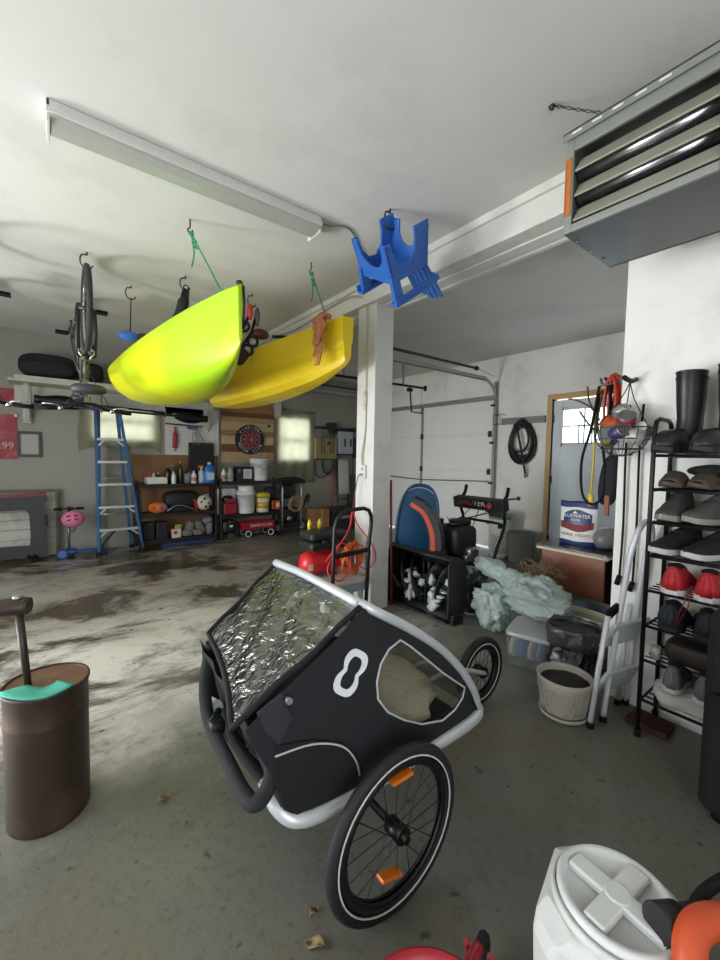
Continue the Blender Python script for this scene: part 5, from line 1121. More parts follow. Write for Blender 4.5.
m_ = MB(); m_.rbox((1.00, -.03, .24), (.26, .18, .30), e=4); m_.b2((.90, -.10, 0), (1.10, .05, .12)); m_.build('motor_body', mt('#1b1b1c', .5), t)
m_ = MB(); m_.rbox((.93, .05, .25), (.10, .10, .12), e=4); m_.build('switch_housing', mt('#b4441f', .45), t)
t = thing('toy_trike', 'red riding toy with a black front wheel at the bottom edge of the photo', 'riding toy', (.58, .46, 0), world=True)
RT = mt('#9d1f2c', .35)
m_ = MB(); m_.lathe([(.10, .10), (.145, .13), (.165, .20), (.168, .222), (.160, .226), (.150, .215), (.12, .19), (0, .185)], (.565, .47, 0), 40); m_.build('body', RT, t)
m_ = MB(); m_.tube([(.68, .52, .17), (.78, .55, .15), (.83, .565, .135)], .014, 8, sm=3)
for s in (-1, 1): m_.tube([(.83-.012*s, .565+.028*s, .13), (.86-.012*s, .575+.028*s, .06)], .007, 8)
m_.build('fork', RT, t)
def tw(c, ax, r):
    wo = MB().torus(c, ax, r-.016, .016, 30, 8).build('wheel', RUB, t); c = Vector(c); a = Vector(ax).normalized()
    MB().torus(c, ax, r-.032, .006, 30, 8, flat=2).build('rim', WPL, wo); MB().cyl(c-a*.01, c+a*.01, r-.034, n=18).build('hub', mt('#8c1c26', .4), wo)
tw((.86, .575, .06), (-.42, .9, 0), .06); tw((.46, .60, .06), (-.42, .9, 0), .06); tw((.60, .33, .06), (-.42, .9, 0), .06)
MB().cyl((.46, .60, .06), (.60, .33, .06), .008, n=8).build('axle', BLACKM, t); MB().b2((.53, .43, .05), (.60, .51, .12)).build('axle_block', BLACKM, t)

BRM = mt('#37291f', .5, .2, var=.25, sc=5, bump=.06, dirt='#6b4a34', dirt_amt=.5, dsc=5)
t = thing('metal_can', 'tall rusty brown oval metal can with a recessed lid on the floor', 'can', (-.02, 1.86, 0))
MB().lathe([(.122, 0), (.127, .006), (.128, .02), (.128, .375), (.129, .38), (.129, .388), (.128, .393), (.129, .485), (.134, .495), (.134, .505), (.128, .507), (.124, .50)], n=40, caps=False).build('body', BRM, t)
MB().lathe([(.125, .50), (.115, .492), (.06, .455), (.03, .448), (0, .447)], n=36).build('lid', mt('#7d5f4a', .45, .3, var=.3, sc=6, dirt='#a58468', dirt_amt=.6, dsc=6), t)
m_ = MB(); m_.box((-.119*math.sin(.6), -.128*math.cos(.6), .25), (.012, .004, .48), Matrix.Rotation(-.6, 3, 'Z')); m_.build('seam', BRM, t)
t = thing('mallet', 'dark brown long mallet standing head up in the rusty metal can', 'mallet', (-.07, 1.85, .45), world=True)
MB().cyl((-.07, 1.86, .449), (-.095, 1.86, .80), .0115, .013, n=14).build('handle', mt('#3a2c27', .4, .4), t)
m_ = MB(); m_.cyl((-.07, 1.86, .449), (-.07, 1.86, .462), .022, n=14); m_.build('foot', BRM, t)
m_ = MB(); m_.cyl((-.067, 1.85, .80), (-.25, 1.92, .79), .030, .032, n=24); m_.cyl((-.062, 1.848, .80), (-.067, 1.85, .80), .028, .030, n=24); m_.build('head', mt('#3f322c', .4, .4, var=.2), t, bevel=.003)
MB().ell((-.095, 1.86, .832), (.017, .017, .010), 14, 8).build('end_knob', STEEL, t)
m_ = MB(); m_.grid(lambda u, v: (lambda a, r: (-.02+r*math.cos(a), 1.86+r*math.sin(a), .514+.008*math.sin(u*7)*.6-.004*(1-v)))(R(192)+R(112)*u, .058+.08*v), 24, 4)
solo('teal_cloth', m_, mt('#4fae97', .8, var=.15, sc=20, bump=.2), 'teal cloth strip draped over the rim of the rusty metal can', 'cloth', solid=.006)
# dry leaves on the floor
for i, (x, y, s, a) in enumerate(((.335, 1.66, .055, .4), (.37, 1.50, .03, 1.2), (.56, .90, .06, 2.2), (.60, .97, .04, .2))):
    m_ = MB(); m_.X = Matrix.Translation((x, y, .004)) @ Matrix.Rotation(a, 4, 'Z'); m_.grid(lambda u, v: ((u-.5)*s, (v-.5)*s*.55*math.sin(u*PI)**.7, .008*math.sin(u*6)+.012*abs(v-.5)), 8, 4)
    solo('dry_leaf', m_, mt('#8a7350', .8, var=.3, sc=40), ['tan dry leaf on the bare floor between the metal can and the trailer', 'small dry leaf fragment closer to the trailer wheel than the tan leaf', 'crumpled dry leaf on the floor against the trailer wheel', 'small dry leaf behind the crumpled leaf at the trailer wheel'][i], 'leaf', 'dry leaves on the floor', solid=.001)

# ------------------------------------------------------------------ platform cart by the pillar with the compressor
t = thing('platform_cart', 'grey platform cart with black push handle beside the white pillar', 'cart', (1.9, 2.85, 0), world=True)
m_ = MB(); m_.b2((1.70, 2.62, .315), (2.12, 3.20, .34)); m_.build('platform', mt('#b6b2aa', .6, var=.1, dirt='#8d8880', dirt_amt=.4), t, bevel=.006)
m_ = MB(); m_.b2((1.70, 2.62, .25), (2.12, 2.645, .315)).b2((1.70, 3.175, .25), (2.12, 3.20, .315)).b2((1.70, 2.645, .25), (1.72, 3.175, .315)).b2((2.10, 2.645, .25), (2.12, 3.175, .315)); m_.build('apron', mt('#8e9aa3', .5), t, bevel=.003)
for x, y in ((1.74, 2.70), (2.07, 2.70), (1.74, 3.13), (2.07, 3.13)):
    m_ = MB(); m_.b2((x-.03, y-.03, .11), (x+.03, y+.03, .25)); m_.build('leg', WHITE, t); m_ = MB(); m_.torus((x, y, .055), (1, 0, 0), .035, .02, 20, 8); m_.cyl((x-.015, y, .055), (x+.015, y, .055), .035, n=16); m_.build('caster', BLACKR, t)
m_ = MB(); m_.tube([(1.735, 2.60, .20), (1.735, 2.59, .50), (1.74, 2.585, .80), (1.755, 2.58, .87), (1.80, 2.575, .915), (1.88, 2.575, .935), (2.01, 2.575, .94), (2.065, 2.575, .92), (2.095, 2.58, .87), (2.10, 2.585, .80), (2.08, 2.59, .60), (2.075, 2.60, .16)], .0165, 10); m_.bar((1.735, 2.59, .575), (2.085, 2.59, .595), .02, .035); m_.build('push_handle', mt('#161617', .4), t)
t = thing('air_compressor', 'red air compressor tank lying on the grey platform cart', 'air compressor', (1.85, 2.95, .34), world=True)
m_ = MB(); m_.lathe([(0, -.19), (.05, -.185), (.085, -.16), (.098, -.12), (.10, .12), (.085, .16), (.05, .185), (0, .19)], (1.83, 2.93, .455), 28, Matrix.Rotation(R(90), 3, 'Y')); m_.build('tank', mt('#c8262a', .3), t)
m_ = MB()
for x in (1.72, 1.94): m_.b2((x-.015, 2.86, .34), (x+.015, 3.0, .37)); 
m_.b2((1.74, 2.88, .545), (1.92, 2.98, .565)); m_.build('mount', mt('#a01c20', .4), t)
m_ = MB(); m_.b2((1.66, 2.828, .42), (1.70, 2.833, .47)); m_.build('sticker', mt('#d8c9a0', .5), t, label='pale warning sticker')
t = thing('black_tool_case', 'black plastic tool case resting on the red air compressor', 'tool case', (1.83, 2.95, .566), world=True)
m_ = MB(); m_.b2((1.68, 2.82, .57), (2.05, 3.06, .645)); m_.build('lower_shell', mt('#1f2022', .4), t, bevel=.025, seg=3)
m_ = MB(); m_.b2((1.685, 2.825, .65), (2.045, 3.055, .725)); m_.build('upper_shell', mt('#222326', .4), t, bevel=.03, seg=3)
m_ = MB(); m_.tube([(1.78, 2.81, .65), (1.80, 2.79, .65), (1.90, 2.79, .65), (1.92, 2.81, .65)], .012, 8, sm=3); m_.build('handle', BLACK, t)
for x, c in ((1.73, '#d8c93a'), (1.83, '#d8c93a')):
    m_ = MB(); m_.lathe([(.016, 0), (.018, .05), (.008, .07), (.006, .085)], (x+.03, 3.0, .727), 12); solo('glue_bottle', m_, mt(c, .4), 'small yellow bottle at the left on the black tool case' if x < 1.8 else 'small yellow bottle at the right on the black tool case', 'bottle', 'small yellow bottles on the tool case')
rr = random.Random(11); pts = []
for k in range(46):
    a = k*1.35+rr.uniform(-.4, .4); r = .07+.085*rr.random(); pts.append((2.04+r*math.cos(a)*.8, 2.76+.05*rr.uniform(-1, 1), .50+r*math.sin(a)*1.1))
solo('extension_lead', MB().tube(pts, .0065, 6, sm=3), mt('#d4652a', .5), 'tangled orange extension cord bundled on the platform cart', 'cord')
m_ = MB(); m_.tube([(1.76, 2.74, .50), (1.78, 2.66, .60), (1.85, 2.65, .66), (1.95, 2.68, .60), (1.98, 2.70, .46), (1.90, 2.68, .36), (1.82, 2.66, .36), (1.76, 2.70, .42), (1.80, 2.72, .52), (2.0, 2.76, .74), (2.07, 2.80, .92), (2.10, 2.78, .78), (2.17, 2.66, .62), (2.20, 2.64, .48), (2.14, 2.68, .40), (2.06, 2.72, .45)], .0065, 6, sm=6)
solo('air_hose', m_, mt('#d0383a', .45), 'thin red air hose looping over the cart and compressor', 'hose')
# ------------------------------------------------------------------ the window wall
def curtain(x0, x1, z0, z1, label, y=6.66, scal=0., mat=None, hem=.0):
    t = thing('tarp_curtain', label, 'curtain', ((x0+x1)/2, y, z0), world=True)
    y += .02
    def f(u, v):
        x = x0+(x1-x0)*u; bot = z0+scal*abs(math.sin(u*2*PI*.95+.2))**.7; z = z1+(bot-z1)*v
        return (x+.012*math.sin(v*6+u*3), y+.012*math.sin(u*23+v*2.5)*(.4+.6*v)+.008*math.sin(u*9-v*7), z-.01*math.sin(u*13)*(1-v))
    m_ = MB(); m_.grid(f, 48, 24); m_.build('fabric', mat, t)
    m_ = MB(); m_.tube([f(i/24, 0) for i in range(25)], .012, 6); m_.build('top_hem', mat, t)
    for i in range(6): p = f((i+.5)/6, 0); MB().cyl((p[0], 6.70, p[2]-.0), (p[0], p[1]-.012, p[2]), .006, n=8).build('nail', DKST, t)
    return t
TARP = cloth_mat('tarp', '#aeab92', .6, .3, 7)
curtain(.33, 1.34, 1.33, 2.13, 'pale olive tarp nailed over the window behind the blue ladder', scal=.10, mat=TARP)
curtain(3.20, 4.02, .86, 2.17, 'pale olive tarp nailed over the window beside the dartboard panel', mat=TARP)
# wall shelf
SHM = mt('#b9b6aa', .6, var=.08, dirt='#857f74', dirt_amt=.4, dsc=5)
t = thing('wall_shelf', 'long white wooden shelf high on the window wall', 'shelf', (.86, 6.5, 2.1), world=True)
m_ = MB(); m_.b2((-.36, 6.27, 2.17), (2.07, 6.70, 2.20)); m_.build('board', SHM, t, bevel=.003)
m_ = MB(); m_.b2((-.32, 6.66, 1.96), (2.05, 6.70, 2.17)); m_.build('wall_cleat', SHM, t, bevel=.003)
m_ = MB(); m_.b2((-.30, 6.28, 2.20), (2.05, 6.31, 2.245)); m_.build('lip', SHM, t, bevel=.003)
for x in (-.2, 2.0):
    m_ = MB(); m_.b2((x-.04, 6.64, 1.70), (x+.04, 6.70, 2.17)); m_.bar((x, 6.66, 1.74), (x, 6.32, 2.15), .05, .05); m_.build('bracket', SHM, t, bevel=.003)
m_ = MB(); m_.b2((-.02, 6.33, 2.20), (.50, 6.55, 2.235)); solo('folded_tarp', m_, mt('#aba698', .7, var=.15, bump=.2), 'flat pale folded board on the shelf under the large black bag', 'board', bevel=.008)
m_ = MB(); m_.rbox((.03, 6.48, 2.40), (.60, .30, .30), e=3, n=28); t = thing('duffel_bag', 'large rounded black bag lying on the high white shelf', 'bag', (.03, 6.48, 2.25), world=True); m_.build('body', mt('#18191b', .85, bump=.2), t)
m_ = MB(); m_.tube([(-.25, 6.33, 2.42), (.03, 6.325, 2.45), (.30, 6.33, 2.42)], .006, 6, sm=4); m_.build('zip', BLACKM, t)
m_ = MB(); m_.rbox((.46, 6.48, 2.38), (.30, .28, .26), e=3, n=24); t = thing('black_bag', 'smaller black bag behind the hanging bicycle on the high shelf', 'bag', (.46, 6.48, 2.25), world=True); m_.build('body', mt('#161618', .85, bump=.2), t)
m_ = MB(); m_.tube([(.38, 6.34, 2.44), (.36, 6.31, 2.34), (.30, 6.32, 2.28), (.44, 6.30, 2.26), (.47, 6.33, 2.33)], .008, 6, sm=4); m_.build('strap', BLACKR, t)
# kayak paddle on two pegs under the shelf
t = thing('kayak_paddle', 'long black kayak paddle held level below the high shelf', 'paddle', (.9, 6.18, 1.88), world=True)
m_ = MB(); m_.tube([(-.05, 6.15, 1.905), (1.82, 6.15, 1.875)], .016, 8); m_.tube([(.15, 6.20, 1.955), (1.4, 6.20, 1.915)], .014, 8); m_.build('shaft', mt('#141416', .35), t)
for x0, x1, zc, dz in ((.42, -.12, 1.935, 0.03), (1.42, 1.88, 1.875, -.01)):
    m_ = MB(); ring = []
    for i in range(14):
        u = i/13; wd = .07*math.sin(min(1, u*1.15+.06)*PI*.86)**.8+.012; x = x0+(x1-x0)*u; z = zc+dz*u
        ring.append([Vector((x, 6.16+.018*math.sin(u*PI)+.004, z+wd)), Vector((x, 6.175+.018*math.sin(u*PI), z)), Vector((x, 6.16+.018*math.sin(u*PI)+.004, z-wd)), Vector((x, 6.15+.018*math.sin(u*PI), z))])
    m_.loft(ring); m_.build('blade', mt('#111214', .4), t)
m_ = MB()
for x in (.55, 1.30): m_.tube([(x, 6.28, 2.17), (x, 6.17, 2.10), (x, 6.12, 1.88), (x, 6.15, 1.85), (x, 6.19, 1.87)], .006, 6)
m_.build('hanging_peg', DKST, t)
# posters, frame
POS = mt('#8c2630', .55, var=.3, sc=5, dirt='#b58a80', dirt_amt=.5, dsc=4)
m_ = MB(); m_.b2((-.78, 6.685, 1.93), (-.315, 6.70, 2.12)); solo('red_sign', m_, POS, 'small red sign high on the wall under the shelf end', 'sign')
t = thing('red_poster', 'large faded red poster with pale numerals at the left edge of the wall', 'poster', (-.6, 6.69, 1.25), world=True)
m_ = MB(); m_.b2((-.90, 6.685, 1.25), (-.305, 6.70, 1.80)); m_.build('sheet', POS, t)
text('lettering', '$4.99', mt('#b99f98', .6), t, (-.47, 6.683, 1.41), .12, (1, 0, 0), (0, 0, 1), .001)
MB().ell((-.31, 6.665, 1.79), (.02, .02, .02), 10, 8).build('pin', WPL, t)
t = thing('picture_frame', 'empty dark picture frame on the wall beside the red poster', 'frame', (-.185, 6.69, 1.28), world=True)
m_ = MB(); m_.b2((-.305, 6.67, 1.565), (-.065, 6.70, 1.60)).b2((-.305, 6.67, 1.275), (-.065, 6.70, 1.31)).b2((-.305, 6.67, 1.31), (-.275, 6.70, 1.565)).b2((-.095, 6.67, 1.31), (-.065, 6.70, 1.565)); m_.build('moulding', mt('#34342f', .5), t, bevel=.003)
m_ = MB(); m_.b2((-.275, 6.69, 1.31), (-.095, 6.695, 1.565)); m_.build('mount', mt('#8d8d83', .3), t)
# blue step ladder
LB = mt('#2b557f', .5, var=.1); AL = mt('#b9bbbb', .4, .6)
t = thing('step_ladder', 'blue fiberglass step ladder with silver steps standing under the kayak paddle', 'ladder', (.78, 6.4, 0), world=True)
TZ = 1.90
def rail(x0, x1, s): 
    m_ = MB(); m_.bar((x0, 6.27, .0), (x1, 6.42, TZ), .030, .075, (1, 0, 0)); return m_
lr = lambda z: .505+.0*z; rr_ = lambda z: 1.02-.125*z
m_ = MB(); m_.bar((.505, 6.27, .01), (.505, 6.42, TZ), .075, .032, (1, 0, 0)); m_.build('side_rail', LB, t, bevel=.004)
m_ = MB(); m_.bar((1.02, 6.27, .01), (rr_(TZ), 6.42, TZ), .075, .032, (1, 0, 0)); m_.build('side_rail', LB, t, bevel=.004)
for z in (.33, .63, .93, 1.23, 1.53):
    y = 6.27+.15*z/TZ; m_ = MB(); m_.b2((lr(z)+.01, y-.04, z-.022), (rr_(z)-.01, y+.035, z+.012)); m_.build('step', AL, t, bevel=.004)
for z in (.33, .63, 1.53):
    y = 6.27+.15*z/TZ; m_ = MB(); m_.bar((lr(z)+.02, y-.03, z-.09), (lr(z)+.09, y-.03, z-.02), .008, .02); m_.bar((rr_(z-.09)-.02, y-.03, z-.09), (rr_(z)-.09, y-.03, z-.02), .008, .02); m_.build('step_brace', AL, t)
m_ = MB(); m_.b2((.48, 6.38, TZ), (.81, 6.54, TZ+.05)); m_.build('top_cap', LB, t, bevel=.006)
for x0, x1 in ((.54, .545), (.93, .76)):
    m_ = MB(); m_.bar((x0, 6.58, .01), (x1, 6.50, TZ), .03, .04); m_.build('rear_rail', LB, t)
for z in (.5, 1.0, 1.5): m_ = MB(); xr = .93-.09*z; m_.cyl((.54, 6.58-.04*z, z), (xr, 6.58-.04*z, z), .012, n=8); m_.build('rear_bar', AL, t)
for s, x in ((1, .53), (-1, 1.0)):
    m_ = MB(); m_.tube([(x-s*.01, 6.25, .05), (x+s*.03, 6.25, .16), (x+s*.12, 6.26, .27), (x+s*.16, 6.27, .31)], .016, 6, sm=4); m_.build('foot_brace', BLACK, t)
for x, y in ((.505, 6.27), (1.02, 6.27), (.54, 6.58), (.93, 6.58)): m_ = MB(); m_.b2((x-.03, y-.04, 0), (x+.03, y+.04, .05)); m_.build('foot', BLACKR, t, bevel=.004)
# plank panel and black frame
t = thing('shiplap_board', 'weathered white plank panel leaning on the wall at the left edge', 'panel', (-.45, 6.62, 0), world=True)
rr = random.Random(2); z = 0.01
m_ = MB()
while z < .82:
    h = rr.choice((.10, .115, .125)); m_.b2((-.95, 6.59, z), (.085-rr.random()*.006, 6.61, min(z+h, .83))); z += h+.006
m_.build('planks', mt('#b9b7ac', .7, var=.1, sc=5, dirt='#55524a', dirt_amt=.7, dsc=5), t)
m_ = MB(); m_.b2((-.95, 6.61, .01), (.085, 6.63, .84)); m_.b2((.06, 6.585, .0), (.092, 6.635, .85)); m_.b2((-.95, 6.58, .825), (.092, 6.635, .86)); m_.build('backing', mt('#6b665c', .8), t)
t = thing('black_gate_frame', 'black open frame with red top edge leaning in front of the white planks', 'frame', (-.5, 6.45, 0), world=True)
m_ = MB(); m_.fill([(-.95, .06), (-.02, .03), (-.03, .12), (-.05, .5), (-.055, .70), (-.02, .76), (-.03, .80), (-.95, .78)], [[(-.85, .20), (-.20, .18), (-.19, .30), (-.20, .58), (-.24, .63), (-.85, .61)]], lambda x, z: 6.42+.04*z)
m_.build('panel_frame', mt('#2e2f2e', .6, var=.2, sc=6), t, solid=.07)
m_ = MB(); m_.bar((-.95, 6.45, .795), (-.03, 6.45, .815), .03, .09, (0, 1, 0)); m_.build('top_trim', mt('#7c2528', .5), t, label='red top trim')
m_ = MB(); m_.b2((-.05, 6.36, .42), (-.02, 6.40, .56)); m_.build('latch', BLACK, t)
m_ = MB(); m_.bar((-.16, 6.38, .07), (-.10, 6.30, .0), .02, .03); m_.bar((-.22, 6.38, .07), (-.16, 6.30, .0), .02, .03); m_.build('prop_foot', BLACK, t)
# scooter, helmet
t = thing('kick_scooter', "child's blue three-wheeled kick scooter under a pink helmet", 'scooter', (.28, 6.38, 0), world=True)
m_ = MB(); m_.b2((.16, 6.33, .05), (.55, 6.44, .075)); m_.rbox((.20, 6.385, .07), (.20, .16, .05), e=3); m_.build('deck', mt('#2c4f8f', .5), t, bevel=.008)
m_ = MB(); m_.tube([(.19, 6.385, .08), (.20, 6.40, .62)], .014, 8); m_.build('stem', STEEL, t)
m_ = MB(); m_.cyl((.08, 6.40, .625), (.32, 6.40, .615), .012, n=8); m_.cyl((.20, 6.40, .59), (.20, 6.40, .65), .022, n=10); m_.build('handlebar', BLACK, t)
for x in (.08, .32): MB().cyl((x-.04, 6.40, .622), (x+.04, 6.40, .618), .018, n=10).build('grip', BLACKR, t)
for x, y, r in ((.12, 6.30, .055), (.22, 6.47, .055), (.58, 6.385, .04)):
    m_ = MB(); m_.torus((x, y, r), (.2, 1, 0), r*.72, r*.28, 22, 8); m_.cyl((x, y-.01, r), (x, y+.01, r), r*.6, n=14); m_.build('wheel', mt('#3c5f9c', .5), t)
t = thing('bike_helmet', "child's pink bicycle helmet hanging on the blue scooter handlebar", 'helmet', (.235, 6.29, .39), world=True)
m_ = MB(); m_.ell((.235, 6.29, .50), (.125, .09, .105), 20, 12); m_.build('shell', mt('#c9708f', .4), t)
for dx, dz in ((-.045, .01), (.03, .015), (-.05, .055), (.025, .06)):
    MB().rbox((.235+dx, 6.215+abs(dz)*.15, .49+dz), (.045, .05, .022), M=Euler((0, R(-20 if dx < 0 else 20), 0)).to_matrix()).build('vent', mt('#7b2638', .7), t)
m_ = MB(); m_.tube([(.18, 6.30, .44), (.20, 6.28, .36), (.24, 6.29, .34), (.28, 6.31, .44)], .005, 6, sm=4); m_.build('chin_strap', BLACKR, t); m_ = MB(); m_.tube([(.235, 6.31, .59), (.235, 6.375, .645), (.235, 6.40, .64)], .006, 6); m_.build('strap', BLACKR, t)
# plywood, pegboard
m_ = MB(); m_.b2((.96, 6.672, .0), (2.18, 6.695, 1.33)); solo('plywood_sheet', m_, mt('#7d5836', .65, var=.25, sc=4, dirt='#59391f', dirt_amt=.4, dsc=3), 'brown plywood sheet standing on the wall behind the black shelving', 'plywood')
m_ = MB(); m_.b2((1.40, 6.66, 1.335), (2.20, 6.672, 2.05))
t = thing('pegboard', 'white pegboard on the wall between the tarp and the wooden dart panel', 'pegboard', (1.8, 6.66, 1.34), world=True); m_.build('panel', mt('#c4c2ba', .7, var=.05), t)
m_ = MB()
for i in range(13):
    for j in range(11): m_.cyl((1.46+.057*i, 6.6595, 1.39+.06*j), (1.46+.057*i, 6.662, 1.39+.06*j), .005, n=6)
m_.build('holes', mt('#4c4b47', .9), t)
m_ = MB(); m_.bar((1.40, 6.645, 1.80), (1.95, 6.645, 1.78), .02, .02); m_.build('tool_rail', DKST, t)
t = thing('red_pry_bar', 'red handled tool hanging on the white pegboard', 'tool', (1.53, 6.63, 1.38), world=True)
MB().tube([(1.53, 6.63, 1.76), (1.53, 6.62, 1.6), (1.52, 6.62, 1.44)], [.012, .035, .03], 10, sm=4).build('handle', mt('#8e1f27', .5), t); m_ = MB(); m_.cyl((1.52, 6.62, 1.45), (1.525, 6.62, 1.385), .009, n=8); m_.build('tip', STEEL, t)
m_ = MB(); m_.rbox((1.78, 6.62, 1.76), (.16, .05, .06), e=4); solo('blue_clamp', m_, mt('#2d5470', .5), 'small blue clamp on the pegboard rail above the black tote bag', 'clamp')
t = thing('tote_bag', 'flat black tote bag with cord handles hanging on the pegboard', 'tote bag', (1.91, 6.60, .95), world=True)
m_ = MB(); m_.b2((1.72, 6.58, .96), (2.10, 6.64, 1.53)); m_.build('body', mt('#1c1d1e', .8, bump=.2), t, bevel=.02)
m_ = MB(); m_.tube([(1.78, 6.575, 1.50), (1.79, 6.60, 1.76), (1.88, 6.575, 1.50)], .007, 6, sm=4); m_.tube([(1.84, 6.575, 1.50), (1.81, 6.61, 1.78), (1.98, 6.575, 1.50)], .007, 6, sm=4); m_.build('handle', mt('#8a7d78', .7), t)

# shelving racks
SHB = mt('#4a3a2c', .7, var=.15, sc=6)
def rack(x0, x1, label, levels, z1, group):
    t = thing('metal_shelving', label, 'shelving', ((x0+x1)/2, 6.5, 0), group=group, world=True)
    for x in (x0, x1):
        for y in (6.35, 6.63):
            s = 1 if x == x0 else -1
            m_ = MB(); m_.b2((x, y, 0), (x+s*.035, y+.003, z1)); m_.b2((x, y, 0), (x+s*.003, y+.035, z1)); m_.build('upright', mt('#222223', .5, .3), t)
            m_ = MB()
            for k in range(int(z1/.09)): m_.cyl((x+s*.018, y-.0012, .05+k*.09), (x+s*.018, y, .05+k*.09), .006, n=6)
            m_.build('slots', mt('#8b8880', .6), t)
    for z in levels:
        m_ = MB(); m_.b2((x0+.004, 6.353, z-.018), (x1-.004, 6.66, z)); m_.build('shelf_board', SHB, t)
        m_ = MB(); m_.b2((x0, 6.345, z-.05), (x1, 6.352, z)).b2((x0, 6.655, z-.05), (x1, 6.665, z)).b2((x0, 6.352, z-.05), (x0+.006, 6.66, z)).b2((x1-.006, 6.352, z-.05), (x1, 6.66, z)); m_.build('beam', mt('#1d1d1e', .5, .2), t)
    return t
rack(.99, 2.07, 'black metal shelving unit beside the blue ladder', (.11, .49, .91), .95, 'black metal shelving units')
rack(2.11, 3.17, 'black metal shelving unit under the wooden dart panel', (.40, .93), .97, 'black metal shelving units')
def bottle(name, label, x, y, z, r, h, body, cap, shape='round', group=None, cat='bottle', lab=None):
    t = thing(name, label, cat, (x, y, z), group=group)
    MB().lathe([(r*.9, 0), (r, .008), (r, h*.62), (r*.75, h*.75), (r*.32, h*.85), (r*.32, h*.93)], n=16).build('body', body, t)
    MB().lathe([(r*.38, h*.90), (r*.38, h), (0, h)], n=12).build('cap', cap, t)
    if lab: MB().lathe([(r*1.01, h*.18), (r*1.01, h*.52)], n=16).build('label', lab, t)
    return t
G1 = 'bottles and cans on the first shelving unit'
T1 = .91
t = thing('white_box', 'long white cardboard box on the top left of the shelving beside the ladder', 'box', (1.23, 6.45, T1))
m_ = MB(); m_.b2((-.14, -.07, 0), (.14, .07, .006)).b2((-.14, -.07, 0), (.14, -.064, .10)).b2((-.14, .064, 0), (.14, .07, .10)).b2((-.14, -.07, 0), (-.134, .07, .10)).b2((.134, -.07, 0), (.14, .07, .10)); m_.build('body', mt('#c9c6bd', .7), t)
for i, (dx, c, l) in enumerate(((-.09, '#c4532f', 'orange bottle at the left inside the long white box'), (-.03, '#b9b0a0', 'pale jar inside the long white box'), (.03, '#2c2c2b', 'black bottle inside the long white box'))):
    bottle('small_bottle', l, 1.23+dx, 6.45, T1+.008, .028, .15, mt(c, .4), mt('#d9d6cc' if i else '#c4532f', .5), group=G1)
bottle('dark_bottle', 'dark brown bottle just right of the long white box', 1.40, 6.52, T1, .045, .26, mt('#1f1d17', .25), mt('#6b6a5a', .5), group=G1)
bottle('clear_bottle', 'clear greyish bottle behind the white spray can on the shelving', 1.475, 6.56, T1, .04, .28, mt('#55584c', .25), mt('#8c8b80', .5), group=G1)
bottle('white_can', 'white spray can on the shelving near the long white box', 1.46, 6.42, T1, .032, .18, WPL, WPL, group=G1)
bottle('wine_bottle', 'tall dark green bottle with yellow neck on the shelving', 1.575, 6.5, T1, .037, .33, mt('#23301c', .2), mt('#c4b04a', .4), group=G1)
m_ = MB(); m_.lathe([(.05, 0), (.058, .15), (.054, .15), (.047, .01), (0, .008)], (1.67, 6.46, T1), 20); solo('grey_cup', m_, mt('#6e7073', .5), 'grey plastic cup on the shelving left of the spray bottle', 'cup')
bottle('dark_blue_bottle', 'dark blue bottle behind the white spray bottle on the shelving', 1.73, 6.56, T1, .055, .27, mt('#222c44', .3), BLACK, group=G1)
bottle('white_bottle', 'white bottle in front of the dark blue one on the shelving', 1.745, 6.42, T1, .038, .19, WPL, WPL, group=G1, lab=mt('#b98a7a', .6))
t = bottle('spray_bottle', 'clear spray bottle with red trigger next to the big blue jug', 1.87, 6.47, T1, .05, .24, mt('#b0b6b8', .25), WPL, group=G1)
m_ = MB(); m_.b2((-.05, -.015, .235), (.03, .015, .27)); m_.tube([(-.04, 0, .24), (-.05, 0, .20)], .006, 6); m_.build('trigger', mt('#b45a3c', .5), t)
t = thing('blue_jug', 'big blue jug of washer fluid with white cap on the shelving', 'jug', (1.985, 6.45, T1))
m_ = MB(); m_.lathe([(.085, 0), (.09, .01), (.09, .18), (.07, .24), (.03, .275), (.025, .29)], n=20, sx=1.0, sy=.75); m_.build('body', mt('#2f6fb0', .3), t)
m_ = MB(); m_.lathe([(.03, .285), (.03, .32), (0, .32)], n=14); m_.build('cap', WPL, t); m_ = MB(); m_.tube([(.03, 0, .27), (.075, 0, .25), (.085, 0, .18)], .011, 8, sm=4); m_.build('handle', mt('#2f6fb0', .3), t)
m_ = MB(); m_.b2((-.05, -.070, .05), (.05, -.066, .16)); m_.build('label', mt('#a9c3d6', .5), t)
# middle shelf of the first unit
T2 = .49
t = thing('bike_helmet', 'orange and blue bicycle helmet on the middle shelf of the shelving', 'helmet', (1.25, 6.44, T2), world=True)
MB().ell((1.25, 6.44, .57), (.13, .10, .085), 18, 10).build('shell', mt('#d0682c', .4), t)
for dx, c in ((-.08, '#c95a28'), (.02, '#3a5fa0'), (.09, '#6a4c8c')): MB().rbox((1.25+dx, 6.36, .575), (.05, .05, .05), e=3).build('panel', mt(c, .4), t)
m_ = MB(); m_.rbox((1.58, 6.52, .67), (.50, .26, .26), e=3, n=24); t = thing('black_bag', 'big black bag on the middle shelf behind the white helmet', 'bag', (1.58, 6.52, T2), world=True); m_.build('body', mt('#141516', .7, bump=.2), t); m_ = MB(); m_.b2((1.35, 6.42, T2), (1.8, 6.62, T2+.07)); m_.build('base', mt('#141516', .7), t, bevel=.02)
m_ = MB(); m_.tube([(1.36, 6.40, T2+.02), (1.5, 6.39, T2+.10), (1.68, 6.39, T2+.06), (1.74, 6.40, T2+.015)], .012, 6, sm=3); solo('metal_tongs', m_, STEEL, 'bent silver tool on the middle shelf in front of the black bag', 'tool')
